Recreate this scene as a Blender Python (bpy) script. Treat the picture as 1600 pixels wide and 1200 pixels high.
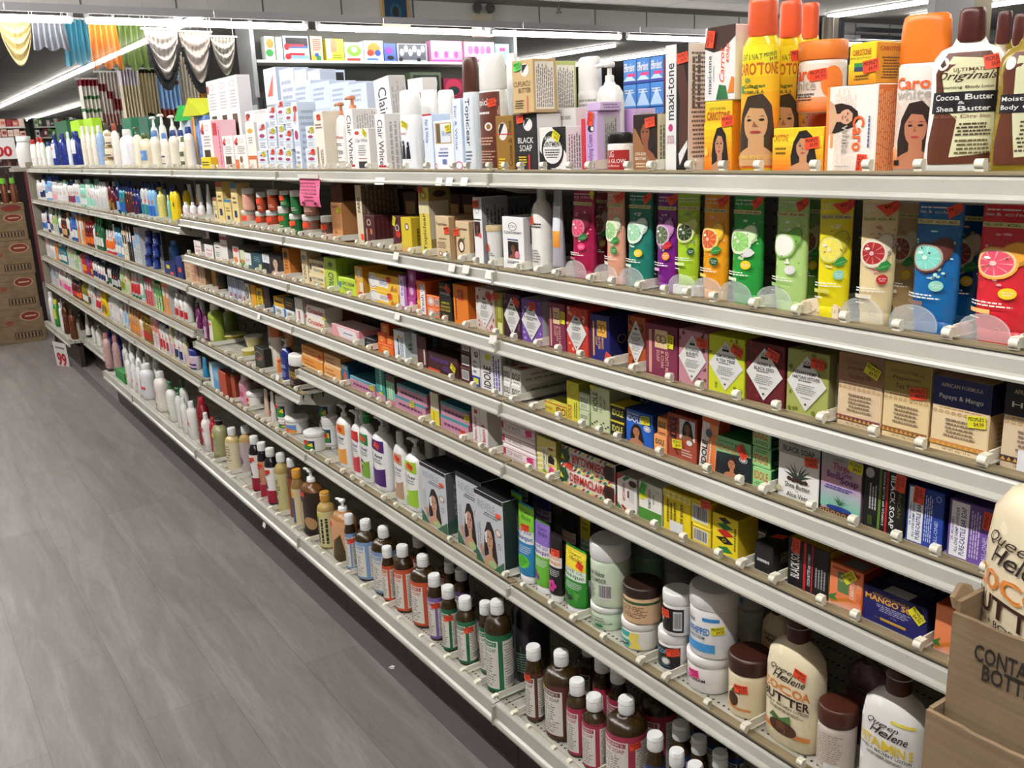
import bpy, math, random
from mathutils import Vector, Matrix
random.seed(7)
PI = math.pi
for o in list(bpy.data.objects): bpy.data.objects.remove(o)
SC = bpy.context.scene
COL = SC.collection
# ------------------------------------------------------------------ camera
F_PX, YAW, PITCH, ROLL, CAM = 1461.55, .5825, .2548, -.0418, Vector((-1.058, 0, 1.4828))
FW = Vector((math.sin(YAW)*math.cos(PITCH), math.cos(YAW)*math.cos(PITCH), -math.sin(PITCH)))
_r = Vector((math.cos(YAW), -math.sin(YAW), 0)); _u = _r.cross(FW)
RT = _r*math.cos(ROLL)+_u*math.sin(ROLL); UP = -_r*math.sin(ROLL)+_u*math.cos(ROLL)
cd = bpy.data.cameras.new('camera'); cd.sensor_width = 36; cd.lens = F_PX/1600*36; cd.clip_start = .02; cd.clip_end = 200
cam = bpy.data.objects.new('camera', cd); COL.objects.link(cam)
M = Matrix((RT, UP, -FW)).transposed().to_4x4(); M.translation = CAM; cam.matrix_world = M
SC.camera = cam
# ------------------------------------------------------------------ world, lights, exposure
SC.view_settings.view_transform = 'Standard'; SC.view_settings.look = 'None'
SC.view_settings.gamma = 1; SC.view_settings.use_curve_mapping = False; SC.view_settings.exposure = 0.0
w = bpy.data.worlds.new('world'); SC.world = w; w.use_nodes = True
w.node_tree.nodes['Background'].inputs[0].default_value = (.86, .93, 1, 1)
w.node_tree.nodes['Background'].inputs[1].default_value = .26
def area(name, loc, sx, sy, power, rot=(0, 0, 0), col=(1, .98, .94)):
    l = bpy.data.lights.new(name, 'AREA'); l.shape = 'RECTANGLE'; l.size = sx; l.size_y = sy; l.energy = power; l.color = col
    o = bpy.data.objects.new(name, l); o.location = loc; o.rotation_euler = rot; COL.objects.link(o); return o
AISLE_GLOW, REAR_FILL_GLOW, VALANCE_GLOW, FAR_GLOW = 146, 90, 27, 24      # radiance of the tube rows built with the ceiling below
# ------------------------------------------------------------------ pixel helpers (the photograph is 1600 x 1200)
def ray(px, py): return FW+RT*((px-800)/F_PX)+UP*((600-py)/F_PX)
def onX(px, py, X): v = ray(px, py); return CAM+v*((X-CAM.x)/v.x)
def onY(px, py, Y): v = ray(px, py); return CAM+v*((Y-CAM.y)/v.y)
def onZ(px, py, Z): v = ray(px, py); return CAM+v*((Z-CAM.z)/v.z)
def shelfY(px, X, Z):   # position along a shelf (line X, Z) that shows in image column px
    n = RT-FW*((px-800)/F_PX); return -(n.x*(X-CAM.x)+n.z*(Z-CAM.z))/n.y+CAM.y
def heightZ(py, X, Y):
    n = UP-FW*((600-py)/F_PX); return CAM.z-(n.x*(X-CAM.x)+n.y*(Y-CAM.y))/n.z
# ------------------------------------------------------------------ materials
_m = {}
def lin(c): return c/12.92 if c <= .04045 else ((c+.055)/1.055)**2.4
NAMED = dict(w='e3e2df', white='e3e2df', off='d0cec6', cream='e9dcbc', k='17161a', black='17161a', grey='8d8f92', lg='c4c6c9', dg='3d3e42', navy='16245f', blue='1f62b8', sky='7fb2dd', teal='1d8290', red='c22127', mar='5a1524', mar2='7c2947', or_='e8691c', or2='f0932e', yel='f2cf1f', gold='8b6a22', lime='a9cf2e', green='2c8a3a', dgreen='1d5a38', pgreen='b9d79b', brown='4a271b', tan='c99a68', pink='e79aa9', hot='ef3b7b', pur='6b4a9c', lil='c7a6d6', dpur='3d1d3a', amber='4d3310', olive='8c8a22', stk='f4502e', stky='e3e02c', mint='8fd3bd', peach='e8b48c', card='9b7b58', skin='c08a68', dskin='7a4a33', hair='1e1614', clear='d9dcd8')
def rgb(c):
    c = NAMED.get(c, c); return tuple(lin(int(c[i:i+2], 16)/255) for i in (0, 2, 4))+(1,)
def mat(c, rough=.45, metal=0, emit=0, alpha=1, trans=0, noise=.1, name=None):
    key = (c, rough, metal, emit, alpha, trans, noise)
    if key in _m: return _m[key]
    m = bpy.data.materials.new(name or 'surface_'+c); m.use_nodes = True; nt = m.node_tree; b = nt.nodes['Principled BSDF']
    b.inputs['Base Color'].default_value = rgb(c); b.inputs['Metallic'].default_value = metal; b.inputs['Roughness'].default_value = rough
    if noise:
        n = nt.nodes.new('ShaderNodeTexNoise'); n.inputs['Scale'].default_value = 40; n.inputs['Detail'].default_value = 1
        g = nt.nodes.new('ShaderNodeTexCoord'); nt.links.new(g.outputs['Object'], n.inputs['Vector'])
        r = nt.nodes.new('ShaderNodeMapRange'); r.inputs[3].default_value = max(0, rough-noise); r.inputs[4].default_value = rough+noise
        nt.links.new(n.outputs[0], r.inputs[0]); nt.links.new(r.outputs[0], b.inputs['Roughness'])
    if emit: b.inputs['Emission Color'].default_value = rgb(c); b.inputs['Emission Strength'].default_value = emit
    if trans: b.inputs['Transmission Weight'].default_value = trans; b.inputs['IOR'].default_value = 1.4
    if alpha < 1: b.inputs['Alpha'].default_value = alpha
    _m[key] = m; return m
def nodemat(name, build):
    m = bpy.data.materials.new(name); m.use_nodes = True; build(m.node_tree, m.node_tree.nodes['Principled BSDF']); return m
def ramp(nt, stops, src):
    r = nt.nodes.new('ShaderNodeValToRGB'); e = r.color_ramp.elements
    while len(e) < len(stops): e.new(.5)
    for i, (p, c) in enumerate(stops): e[i].position = p; e[i].color = rgb(c)
    nt.links.new(src, r.inputs[0]); return r.outputs[0]
def coords(nt, scale=(1, 1, 1), rot=(0, 0, 0), out='Object'):
    t = nt.nodes.new('ShaderNodeTexCoord'); mp = nt.nodes.new('ShaderNodeMapping'); mp.inputs['Scale'].default_value = scale; mp.inputs['Rotation'].default_value = rot
    nt.links.new(t.outputs[out], mp.inputs[0]); return mp.outputs[0]
def mixc(nt, mode, fac, a, b):
    x = nt.nodes.new('ShaderNodeMixRGB'); x.blend_type = mode
    for i, v in enumerate((fac, a, b)):
        if hasattr(v, 'links'): nt.links.new(v, x.inputs[i])
        else: x.inputs[i].default_value = v
    return x.outputs[0]
def m_floor(nt, b):
    v = coords(nt, rot=(0, 0, PI/2))
    br = nt.nodes.new('ShaderNodeTexBrick'); nt.links.new(v, br.inputs['Vector'])
    br.inputs['Scale'].default_value = 1; br.inputs['Brick Width'].default_value = 1.22; br.inputs['Row Height'].default_value = .232
    br.inputs['Mortar Size'].default_value = .0009; br.inputs['Mortar Smooth'].default_value = .6; br.offset = .37
    br.inputs['Color1'].default_value = rgb('8c8887'); br.inputs['Color2'].default_value = rgb('989493'); br.inputs['Mortar'].default_value = rgb('625d5b')
    n = nt.nodes.new('ShaderNodeTexNoise'); nt.links.new(coords(nt, (9, 1.1, 1)), n.inputs['Vector']); n.inputs['Scale'].default_value = 1.6; n.inputs['Detail'].default_value = 6; n.inputs['Roughness'].default_value = .6; n.inputs['Distortion'].default_value = .8
    n2 = nt.nodes.new('ShaderNodeTexNoise'); nt.links.new(coords(nt, (70, 5, 1)), n2.inputs['Vector']); n2.inputs['Scale'].default_value = 2; n2.inputs['Detail'].default_value = 4; n2.inputs['Distortion'].default_value = 1.5
    c = mixc(nt, 'OVERLAY', .6, br.outputs[0], ramp(nt, [(.28, '5c5856'), (.5, '8a8684'), (.72, 'b4b0ae')], n.outputs[0]))
    c = mixc(nt, 'OVERLAY', .3, c, ramp(nt, [(.35, '5e5a58'), (.6, '969290')], n2.outputs[0]))
    nt.links.new(c, b.inputs['Base Color']); b.inputs['Roughness'].default_value = .42; b.inputs['Specular IOR Level'].default_value = .35
    bu = nt.nodes.new('ShaderNodeBump'); bu.inputs['Strength'].default_value = .12; nt.links.new(n2.outputs[0], bu.inputs['Height']); nt.links.new(bu.outputs[0], b.inputs['Normal'])
def m_perf(nt, b):       # white enamelled deck punched with small round holes
    v = coords(nt); sp = nt.nodes.new('ShaderNodeSeparateXYZ'); nt.links.new(v, sp.inputs[0])
    def cell(o, p):
        a = nt.nodes.new('ShaderNodeMath'); a.operation = 'PINGPONG'; a.inputs[1].default_value = p/2; nt.links.new(o, a.inputs[0])
        s = nt.nodes.new('ShaderNodeMath'); s.operation = 'POWER'; s.inputs[1].default_value = 2; nt.links.new(a.outputs[0], s.inputs[0]); return s.outputs[0]
    ad = nt.nodes.new('ShaderNodeMath'); nt.links.new(cell(sp.outputs[0], .038), ad.inputs[0]); nt.links.new(cell(sp.outputs[1], .0127), ad.inputs[1])
    lt = nt.nodes.new('ShaderNodeMath'); lt.operation = 'LESS_THAN'; lt.inputs[1].default_value = .0000075; nt.links.new(ad.outputs[0], lt.inputs[0])
    n = nt.nodes.new('ShaderNodeTexNoise'); n.inputs['Scale'].default_value = 9; n.inputs['Detail'].default_value = 5; nt.links.new(v, n.inputs['Vector'])
    base = ramp(nt, [(.35, '9c998c'), (.6, 'bfbdb3')], n.outputs[0])
    nt.links.new(mixc(nt, 'MIX', lt.outputs[0], base, rgb('0a0a0a')), b.inputs['Base Color']); b.inputs['Roughness'].default_value = .4
def m_lip(nt, b):        # old off-white enamel with scuffs and rust specks
    v = coords(nt); n = nt.nodes.new('ShaderNodeTexNoise'); n.inputs['Scale'].default_value = 38; n.inputs['Detail'].default_value = 8; n.inputs['Roughness'].default_value = .75; nt.links.new(v, n.inputs['Vector'])
    n2 = nt.nodes.new('ShaderNodeTexNoise'); n2.inputs['Scale'].default_value = 5; nt.links.new(v, n2.inputs['Vector'])
    a = ramp(nt, [(.3, 'adaca2'), (.7, 'bfbeb4')], n2.outputs[0])
    k = ramp(nt, [(.27, '4c4230'), (.335, 'ffffff')], n.outputs[0])
    nt.links.new(mixc(nt, 'MULTIPLY', .8, a, k), b.inputs['Base Color']); b.inputs['Roughness'].default_value = .27
def m_card(nt, b):
    v = coords(nt, (1, 1, 60)); n = nt.nodes.new('ShaderNodeTexNoise'); n.inputs['Scale'].default_value = 3; n.inputs['Detail'].default_value = 4; nt.links.new(v, n.inputs['Vector'])
    n2 = nt.nodes.new('ShaderNodeTexNoise'); n2.inputs['Scale'].default_value = 14; n2.inputs['Detail'].default_value = 6; nt.links.new(coords(nt), n2.inputs['Vector'])
    nt.links.new(mixc(nt, 'MULTIPLY', .5, ramp(nt, [(.3, '7c684f'), (.7, '927b5f')], n.outputs[0]), ramp(nt, [(.3, 'c8c0b8'), (.6, 'ffffff')], n2.outputs[0])), b.inputs['Base Color']); b.inputs['Roughness'].default_value = .85
def m_tile(nt, b):       # suspended ceiling tiles with thin seams
    br = nt.nodes.new('ShaderNodeTexBrick'); nt.links.new(coords(nt), br.inputs['Vector']); br.offset = 0; br.inputs['Scale'].default_value = 1
    br.inputs['Brick Width'].default_value = 1.22; br.inputs['Row Height'].default_value = 1.22; br.inputs['Mortar Size'].default_value = .012
    br.inputs['Color1'].default_value = rgb('b9b6b0'); br.inputs['Color2'].default_value = rgb('aeaba6'); br.inputs['Mortar'].default_value = rgb('8a8782')
    nt.links.new(br.outputs[0], b.inputs['Base Color']); b.inputs['Roughness'].default_value = .8
def m_peg(nt, b):
    v = coords(nt); sp = nt.nodes.new('ShaderNodeSeparateXYZ'); nt.links.new(v, sp.inputs[0]); outs = []
    for o in (1, 2):
        a = nt.nodes.new('ShaderNodeMath'); a.operation = 'PINGPONG'; a.inputs[1].default_value = .0127; nt.links.new(sp.outputs[o], a.inputs[0])
        s = nt.nodes.new('ShaderNodeMath'); s.operation = 'POWER'; s.inputs[1].default_value = 2; nt.links.new(a.outputs[0], s.inputs[0]); outs.append(s.outputs[0])
    ad = nt.nodes.new('ShaderNodeMath'); nt.links.new(outs[0], ad.inputs[0]); nt.links.new(outs[1], ad.inputs[1])
    lt = nt.nodes.new('ShaderNodeMath'); lt.operation = 'LESS_THAN'; lt.inputs[1].default_value = .0000085; nt.links.new(ad.outputs[0], lt.inputs[0])
    nt.links.new(mixc(nt, 'MIX', lt.outputs[0], rgb('7e7c74'), rgb('0c0c0c')), b.inputs['Base Color']); b.inputs['Roughness'].default_value = .6
FLOOR = nodemat('grey_wood_vinyl', m_floor); PERF = nodemat('perforated_white_deck', m_perf); LIP = nodemat('scuffed_white_enamel', m_lip)
CARD = nodemat('corrugated_cardboard', m_card); TILE = nodemat('ceiling_tile', m_tile); PEG = nodemat('pegboard', m_peg)
CLEAR = mat('eef2f2', .08, alpha=.2, noise=0, name='clear_acrylic')
def resolve(c, rough=.42):
    if not isinstance(c, str): return c
    if c == 'card': return CARD
    if c == 'clear': return CLEAR
    return mat(c, rough)
# ------------------------------------------------------------------ mesh builder
class MB:
    def __init__(s): s.v = []; s.f = []; s.mi = []; s.sm = []; s.mats = []
    def slot(s, m):
        if m not in s.mats: s.mats.append(m)
        return s.mats.index(m)
    def add(s, vs, fs, m, smooth=False):
        b = len(s.v); k = s.slot(m); s.v += [tuple(x) for x in vs]
        for f in fs: s.f.append(tuple(i+b for i in f)); s.mi.append(k); s.sm.append(smooth)
    def box(s, x0, y0, z0, x1, y1, z1, m, cols=None):
        vs = [(x, y, z) for z in (z0, z1) for y in (y0, y1) for x in (x0, x1)]
        fs = [(0, 2, 3, 1), (4, 5, 7, 6), (0, 1, 5, 4), (2, 6, 7, 3), (0, 4, 6, 2), (1, 3, 7, 5)]   # bottom top front back left right
        if cols is None: s.add(vs, fs, m)
        else:
            for f, c in zip(fs, cols): s.add(vs, [f], c or m)
    def cbox(s, w, d, h, mats, c=.0012):   # carton with softened edges; mats = bottom top front back left right
        X, Y = w/2, d/2; c = min(c, w*.2, d*.2, h*.2)
        def q(ax, sgn):
            if ax == 2: z = h if sgn > 0 else 0; return [(-X+c, -Y+c, z), (X-c, -Y+c, z), (X-c, Y-c, z), (-X+c, Y-c, z)]
            if ax == 1: y = Y*sgn; return [(-X+c, y, c), (X-c, y, c), (X-c, y, h-c), (-X+c, y, h-c)]
            x = X*sgn; return [(x, -Y+c, c), (x, Y-c, c), (x, Y-c, h-c), (x, -Y+c, h-c)]
        B, T, Fr, Bk, L, R = q(2, -1), q(2, 1), q(1, -1), q(1, 1), q(0, -1), q(0, 1)
        for pts, m in zip((B[::-1], T, Fr, Bk[::-1], L[::-1], R), mats): s.add(pts, [(0, 1, 2, 3)], m)
        f = mats[2]
        for a, b_, cc, d_ in ((Fr[3], Fr[2], T[1], T[0]), (B[0], B[1], Fr[1], Fr[0]), (Fr[1], R[0], R[3], Fr[2]), (L[0], Fr[0], Fr[3], L[3]),
                              (T[1], R[3], R[2], T[2]), (T[3], T[2], Bk[2], Bk[3]), (T[0], T[3], L[2], L[3]), (R[1], Bk[1], Bk[2], R[2]), (L[1], L[2], Bk[3], Bk[0]), (B[1], B[2], R[1], R[0]), (B[0], L[0], L[1], B[3]), (B[3], Bk[0], Bk[1], B[2])):
            s.add([a, b_, cc, d_], [(0, 1, 2, 3)], f)
        s.add([Fr[2], R[3], T[1]], [(0, 1, 2)], f); s.add([Fr[3], T[0], L[3]], [(0, 1, 2)], f)
        s.add([R[2], Bk[2], T[2]], [(0, 1, 2)], f); s.add([L[2], T[3], Bk[3]], [(0, 1, 2)], f)
    def loft(s, prof, m, n=24, cx=0, cy=0, cap0=True, cap1=True, smooth=True):
        vs = []; fs = []
        for (z, rx, ry, e) in prof:
            for i in range(n):
                a = 2*PI*i/n; c, sn = math.cos(a), math.sin(a)
                vs.append((cx+rx*math.copysign(abs(c)**(2/e), c), cy+ry*math.copysign(abs(sn)**(2/e), sn), z))
        for j in range(len(prof)-1):
            for i in range(n):
                k = (i+1) % n; fs.append((j*n+i, j*n+k, (j+1)*n+k, (j+1)*n+i))
        s.add(vs, fs, m, smooth); t = len(prof)-1
        if cap0: s.add(vs[:n], [tuple(range(n-1, -1, -1))], m)
        if cap1: s.add(vs[t*n:], [tuple(range(n))], m)
    def tube(s, pts, r, m, n=8):
        pts = [Vector(p) for p in pts]; vs = []; fs = []
        rr = r if isinstance(r, (list, tuple)) else [r]*len(pts)
        for i, p in enumerate(pts):
            t = (pts[min(i+1, len(pts)-1)]-pts[max(i-1, 0)]).normalized()
            a = t.cross(Vector((0, 0, 1)) if abs(t.z) < .9 else Vector((1, 0, 0))).normalized(); b = t.cross(a)
            for k in range(n): an = 2*PI*k/n; vs.append(p+a*rr[i]*math.cos(an)+b*rr[i]*math.sin(an))
        for i in range(len(pts)-1):
            for k in range(n): q = (k+1) % n; fs.append((i*n+k, i*n+q, (i+1)*n+q, (i+1)*n+k))
        s.add(vs, fs, m, True); s.add(vs[:n], [tuple(range(n))], m); s.add(vs[-n:], [tuple(range(n-1, -1, -1))], m)
    def mesh(s, name):
        me = bpy.data.meshes.new(name); me.from_pydata(s.v, [], s.f)
        for m in s.mats: me.materials.append(m)
        me.polygons.foreach_set('material_index', s.mi); me.polygons.foreach_set('use_smooth', s.sm); me.update(); return me
def link(name, me, parent=None, loc=None, rot=None):
    o = bpy.data.objects.new(name, me); COL.objects.link(o)
    if parent: o.parent = parent
    if loc is not None: o.location = loc
    if rot is not None: o.rotation_euler = rot
    return o
def tag(o, label, cat, group=None, kind=None):
    o['label'] = label; o['category'] = cat
    if group: o['group'] = group
    if kind: o['kind'] = kind
    return o
def struct(name, mb_or_me, loc=None):
    o = link(name, mb_or_me.mesh(name) if isinstance(mb_or_me, MB) else mb_or_me, loc=loc); o['kind'] = 'structure'; return o
# ------------------------------------------------------------------ printed art
_tx = {}; _tb = {}
def textmesh(s, bold=0, shear=0):
    key = (s, bold, shear)
    if key in _tx: return _tx[key]
    c = bpy.data.curves.new('lettering', 'FONT'); c.body = s; c.resolution_u = 2; c.offset = bold; c.shear = shear
    o = bpy.data.objects.new('lettering', c); me = bpy.data.meshes.new_from_object(o)
    v = [(p.co.x, p.co.y) for p in me.vertices]; f = [tuple(p.vertices) for p in me.polygons]
    bpy.data.objects.remove(o); bpy.data.curves.remove(c); bpy.data.meshes.remove(me)
    x0 = min(a for a, b in v); x1 = max(a for a, b in v); y0 = min(b for a, b in v); y1 = max(b for a, b in v)
    if bold:   # a thickened glyph can fold over itself; fall back to the plain one
        _tx[key] = None; textmesh(s, 0, shear); wx, wy = _tb[(s, 0, shear)]
        if x1-x0 > wx*1.2+.1 or y1-y0 > wy*1.2+.1: _tx[key] = _tx[(s, 0, shear)]; return _tx[key]
    _tb[key] = (x1-x0, y1-y0)
    v = [((a-x0)/(x1-x0), (b-y0)/(y1-y0)) for a, b in v]; _tx[key] = (v, f); return _tx[key]
NXR = 4
def prims(art, fw, fh):
    """art -> list of (verts uv, faces, colour); fw, fh face size in metres"""
    out = []
    for a in art:
        t = a[0]
        if t == 'r':
            _, x0, y0, x1, y1, c = a; nx = max(1, int(NXR*(x1-x0)+.99)); ny = 6 if y1-y0 > .3 else 1
            vs = [(x0+(x1-x0)*i/nx, y0+(y1-y0)*j/ny) for j in range(ny+1) for i in range(nx+1)]
            out.append((vs, [(j*(nx+1)+i, j*(nx+1)+i+1, (j+1)*(nx+1)+i+1, (j+1)*(nx+1)+i) for j in range(ny) for i in range(nx)], c))
        elif t == 'g':   # printed colour blend, bottom colour to top colour
            _, x0, y0, x1, y1, c0, c1 = a; A = NAMED.get(c0, c0); B = NAMED.get(c1, c1); n = 8
            for j in range(n):
                k = j/(n-1); h = ''.join('%02x' % round(int(A[q:q+2], 16)*(1-k)+int(B[q:q+2], 16)*k) for q in (0, 2, 4))
                ya = y0+(y1-y0)*j/n; yb = y0+(y1-y0)*(j+1)/n
                out.append(([(x0+(x1-x0)*i/14, y) for y in (ya, yb) for i in range(15)], [(i, i+1, i+16, i+15) for i in range(14)], h))
        elif t == 'e':
            _, cx, cy, rx, ry, c = a; n = 18
            out.append(([(cx, cy)]+[(cx+rx*math.cos(2*PI*i/n), cy+ry*math.sin(2*PI*i/n)) for i in range(n)], [(0, 1+i, 1+(i+1) % n) for i in range(n)], c))
        elif t == 'o':   # ring
            _, cx, cy, rx, ry, th, c = a; n = 22
            out.append(([(cx+rx*q*math.cos(2*PI*i/n), cy+ry*q*math.sin(2*PI*i/n)) for q in (1, 1-th) for i in range(n)], [(i, (i+1) % n, n+(i+1) % n, n+i) for i in range(n)], c))
        elif t == 'p': out.append((list(a[1]), [tuple(range(len(a[1])))], a[2]))
        elif t == 't':
            s, x0, y0, x1, y1, c = a[1:7]; rot = a[7] if len(a) > 7 else 0; bold = a[8] if len(a) > 8 else .02; sh = a[9] if len(a) > 9 else 0
            v, f = textmesh(s, round(bold*.4, 3), sh)
            if rot == 0: vs = [(x0+(x1-x0)*p, y0+(y1-y0)*q) for p, q in v]
            elif rot == -90: vs = [(x0+(x1-x0)*q, y1-(y1-y0)*p) for p, q in v]
            elif rot == 90: vs = [(x1-(x1-x0)*q, y0+(y1-y0)*p) for p, q in v]
            else: vs = [(x1-(x1-x0)*p, y1-(y1-y0)*q) for p, q in v]
            out.append((vs, f, c))
        elif t == 'l':   # lines of fine print
            _, x0, y0, x1, y1, n, c = a[:7]; R = random.Random(int(x0*97+n*13+y1*31)); vs = []; fs = []
            for i in range(n):
                y = y1-(y1-y0)*(i+.5)/n; hh = (y1-y0)/n*.24; x = x0+(0 if len(a) > 7 else R.random()*.12*(x1-x0)); xe = x1-R.random()*.22*(x1-x0)
                while x < xe:
                    ww = (.05+.11*R.random())*(x1-x0); b = len(vs); vs += [(x, y-hh), (min(xe, x+ww), y-hh), (min(xe, x+ww), y+hh), (x, y+hh)]; fs.append((b, b+1, b+2, b+3)); x += ww+.022*(x1-x0)
            out.append((vs, fs, c))
        elif t == 'v':   # upright fine print
            _, x0, y0, x1, y1, n, c = a; vs = []; fs = []; R = random.Random(n)
            for i in range(n):
                x = x0+(x1-x0)*(i+.5)/n; hh = (x1-x0)/n*.26; y = y0; ye = y1-R.random()*.15*(y1-y0)
                while y < ye:
                    ww = (.05+.1*R.random())*(y1-y0); b = len(vs); vs += [(x-hh, y), (x+hh, y), (x+hh, min(ye, y+ww)), (x-hh, min(ye, y+ww))]; fs.append((b, b+1, b+2, b+3)); y += ww+.02*(y1-y0)
            out.append((vs, fs, c))
        elif t == 'b':   # bar code
            _, x0, y0, x1, y1 = a[:5]; vs = []; fs = []; R = random.Random(3); x = x0+.04*(x1-x0)
            out += prims([('r', x0, y0, x1, y1, 'w')], fw, fh)
            while x < x1-.06*(x1-x0):
                ww = (x1-x0)*(.015+.03*R.random()); b = len(vs); vs += [(x, y0+.1*(y1-y0)), (x+ww, y0+.1*(y1-y0)), (x+ww, y1-.08*(y1-y0)), (x, y1-.08*(y1-y0))]; fs.append((b, b+1, b+2, b+3)); x += ww+(x1-x0)*(.015+.03*R.random())
            out.append((vs, fs, 'k'))
        elif t == 'S':   # the same portrait lying on its side
            _, x0, y0, x1, y1, sk, hr, cl = a
            for vs, fs, c in prims([('F', 0, 0, 1, 1, sk, hr, cl)], fw, fh): out.append(([(x0+v*(x1-x0), y0+(1-u)*(y1-y0)) for u, v in vs], fs, c))
        elif t == 'F':   # printed portrait of a woman: x0,y0,x1,y1, skin, hair, clothing
            _, x0, y0, x1, y1, sk, hr, cl = a; W = x1-x0; H = y1-y0
            P = lambda x, y: (x0+W*x, y0+H*y)
            out += prims([('p', [P(*q) for q in [(.16, .05), (.12, .4), (.2, .72), (.36, .95), (.58, .98), (.78, .82), (.86, .5), (.94, .2), (.86, 0)]], hr),
                          ('p', [P(*q) for q in [(.02, 0), (.14, .17), (.4, .26), (.4, .4), (.62, .4), (.62, .26), (.88, .14), (.98, 0)]], sk),
                          ('e', x0+W*.49, y0+H*.6, W*.2, H*.25, sk),
                          ('p', [P(*q) for q in [(.3, .66), (.32, .86), (.52, .93), (.72, .8), (.7, .62), (.6, .78), (.42, .8)]], hr),
                          ('e', x0+W*.41, y0+H*.63, W*.045, H*.017, 'k'), ('e', x0+W*.58, y0+H*.63, W*.045, H*.017, 'k'),
                          ('p', [P(*q) for q in [(.35, .675), (.4, .69), (.46, .675), (.4, .68)]], hr), ('p', [P(*q) for q in [(.53, .675), (.59, .69), (.64, .675), (.59, .68)]], hr),
                          ('p', [P(*q) for q in [(.49, .62), (.47, .54), (.53, .54)]], '9a6248'), ('e', x0+W*.5, y0+H*.465, W*.065, H*.018, 'a83a3f')], fw, fh)
            if cl: out += prims([('p', [P(*q) for q in [(.04, 0), (.2, .1), (.5, .05), (.8, .1), (.96, 0)]], cl)], fw, fh)
    return out
def clipgrid(vs, nx, ny):
    def cut(poly, ax, val, keep):
        out = []
        for i in range(len(poly)):
            a, b = poly[i-1], poly[i]; ia, ib = (a[ax]-val)*keep >= -1e-9, (b[ax]-val)*keep >= -1e-9
            if ia != ib: t = (val-a[ax])/(b[ax]-a[ax]); out.append((a[0]+(b[0]-a[0])*t, a[1]+(b[1]-a[1])*t))
            if ib: out.append(b)
        return out
    res = []; x0, x1 = min(v[0] for v in vs), max(v[0] for v in vs); y0, y1 = min(v[1] for v in vs), max(v[1] for v in vs)
    for i in range(int(math.floor(x0*nx)), int(math.ceil(x1*nx))):
        p = cut(vs, 0, i/nx, 1); p = cut(p, 0, (i+1)/nx, -1) if len(p) > 2 else []
        if len(p) < 3: continue
        for j in range(int(math.floor(y0*ny)), int(math.ceil(y1*ny))):
            q = cut(p, 1, j/ny, 1); q = cut(q, 1, (j+1)/ny, -1) if len(q) > 2 else []
            if len(q) > 2: res.append(q)
    return res
def ears(vs):    # split a possibly concave outline into triangles
    ix = list(range(len(vs))); out = []
    A = sum(vs[i-1][0]*vs[i][1]-vs[i][0]*vs[i-1][1] for i in ix); s = 1 if A > 0 else -1
    cr = lambda o, a, b: ((a[0]-o[0])*(b[1]-o[1])-(a[1]-o[1])*(b[0]-o[0]))*s
    g = 0
    while len(ix) > 3 and g < 400:
        g += 1
        for k in range(len(ix)):
            a, b, c = ix[k-1], ix[k], ix[(k+1) % len(ix)]
            if cr(vs[a], vs[b], vs[c]) <= 0: continue
            if any(cr(vs[a], vs[b], vs[p]) > 0 and cr(vs[b], vs[c], vs[p]) > 0 and cr(vs[c], vs[a], vs[p]) > 0 for p in ix if p not in (a, b, c)): continue
            out.append([vs[a], vs[b], vs[c]]); ix.pop(k); break
        else: break
    out.append([vs[i] for i in ix]); return out
def decals(mb, art, fw, fh, place, e0=.0003, de=.00009, grid=None):
    if grid:
        for k, (vs, fs, c) in enumerate(prims(art, fw, fh)):
            e = e0+de*k; m = resolve(c)
            if len(fs) == 1 and len(vs) < 60 or (len(vs) == 19 and len(fs) == 18):
                poly = vs[1:] if len(fs) == 18 else vs
                tris = [poly] if len(fs) == 18 else ears(poly)
                for t in tris:
                    for q in clipgrid(t, *grid): mb.add([place(u, v, e) for u, v in q], [tuple(range(len(q)))], m)
            else: mb.add([place(u, v, e) for u, v in vs], fs, m)
        return
    for k, (vs, fs, c) in enumerate(prims(art, fw, fh)):
        e = e0+de*k; mb.add([place(u, v, e) for u, v in vs], fs, resolve(c))
# ---- reusable art
def diamond(c1, lines, pat=None):
    a = [('p', [(.02, .5), (.5, .07), (.98, .5), (.5, .93)], 'w'), ('p', [(.4, .745), (.6, .745), (.585, .785), (.415, .785)], 'k'),
         ('o', .44, .81, .035, .022, .3, 'k'), ('o', .5, .83, .04, .028, .3, 'k'), ('o', .56, .81, .035, .022, .3, 'k')]
    y = .69
    for t in lines: wd = min(.66, .052*len(t)); a.append(('t', t, .5-wd/2, y-.055, .5+wd/2, y, '2b2b30', 0, .03)); y -= .075
    a += [('l', .3, y-.02, .7, y+.02, 1, '777777'), ('l', .24, .33, .76, y-.05, 5, '9a9a9a'), ('l', .35, .26, .65, .3, 1, 'aaaaaa'), ('e', .5, .18, .03, .02, '5a4a40')]
    if pat:
        R = random.Random(len(lines[0])+len(pat)); b = []
        for i in range(34):
            x, y = R.random(), R.random()
            if abs(x-.5)+abs(y-.5) > .53 and .05 < x < .95: b.append(('e', x, y, .02+.045*R.random(), .02+.03*R.random(), pat))
        a = b+a
    return a
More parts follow.
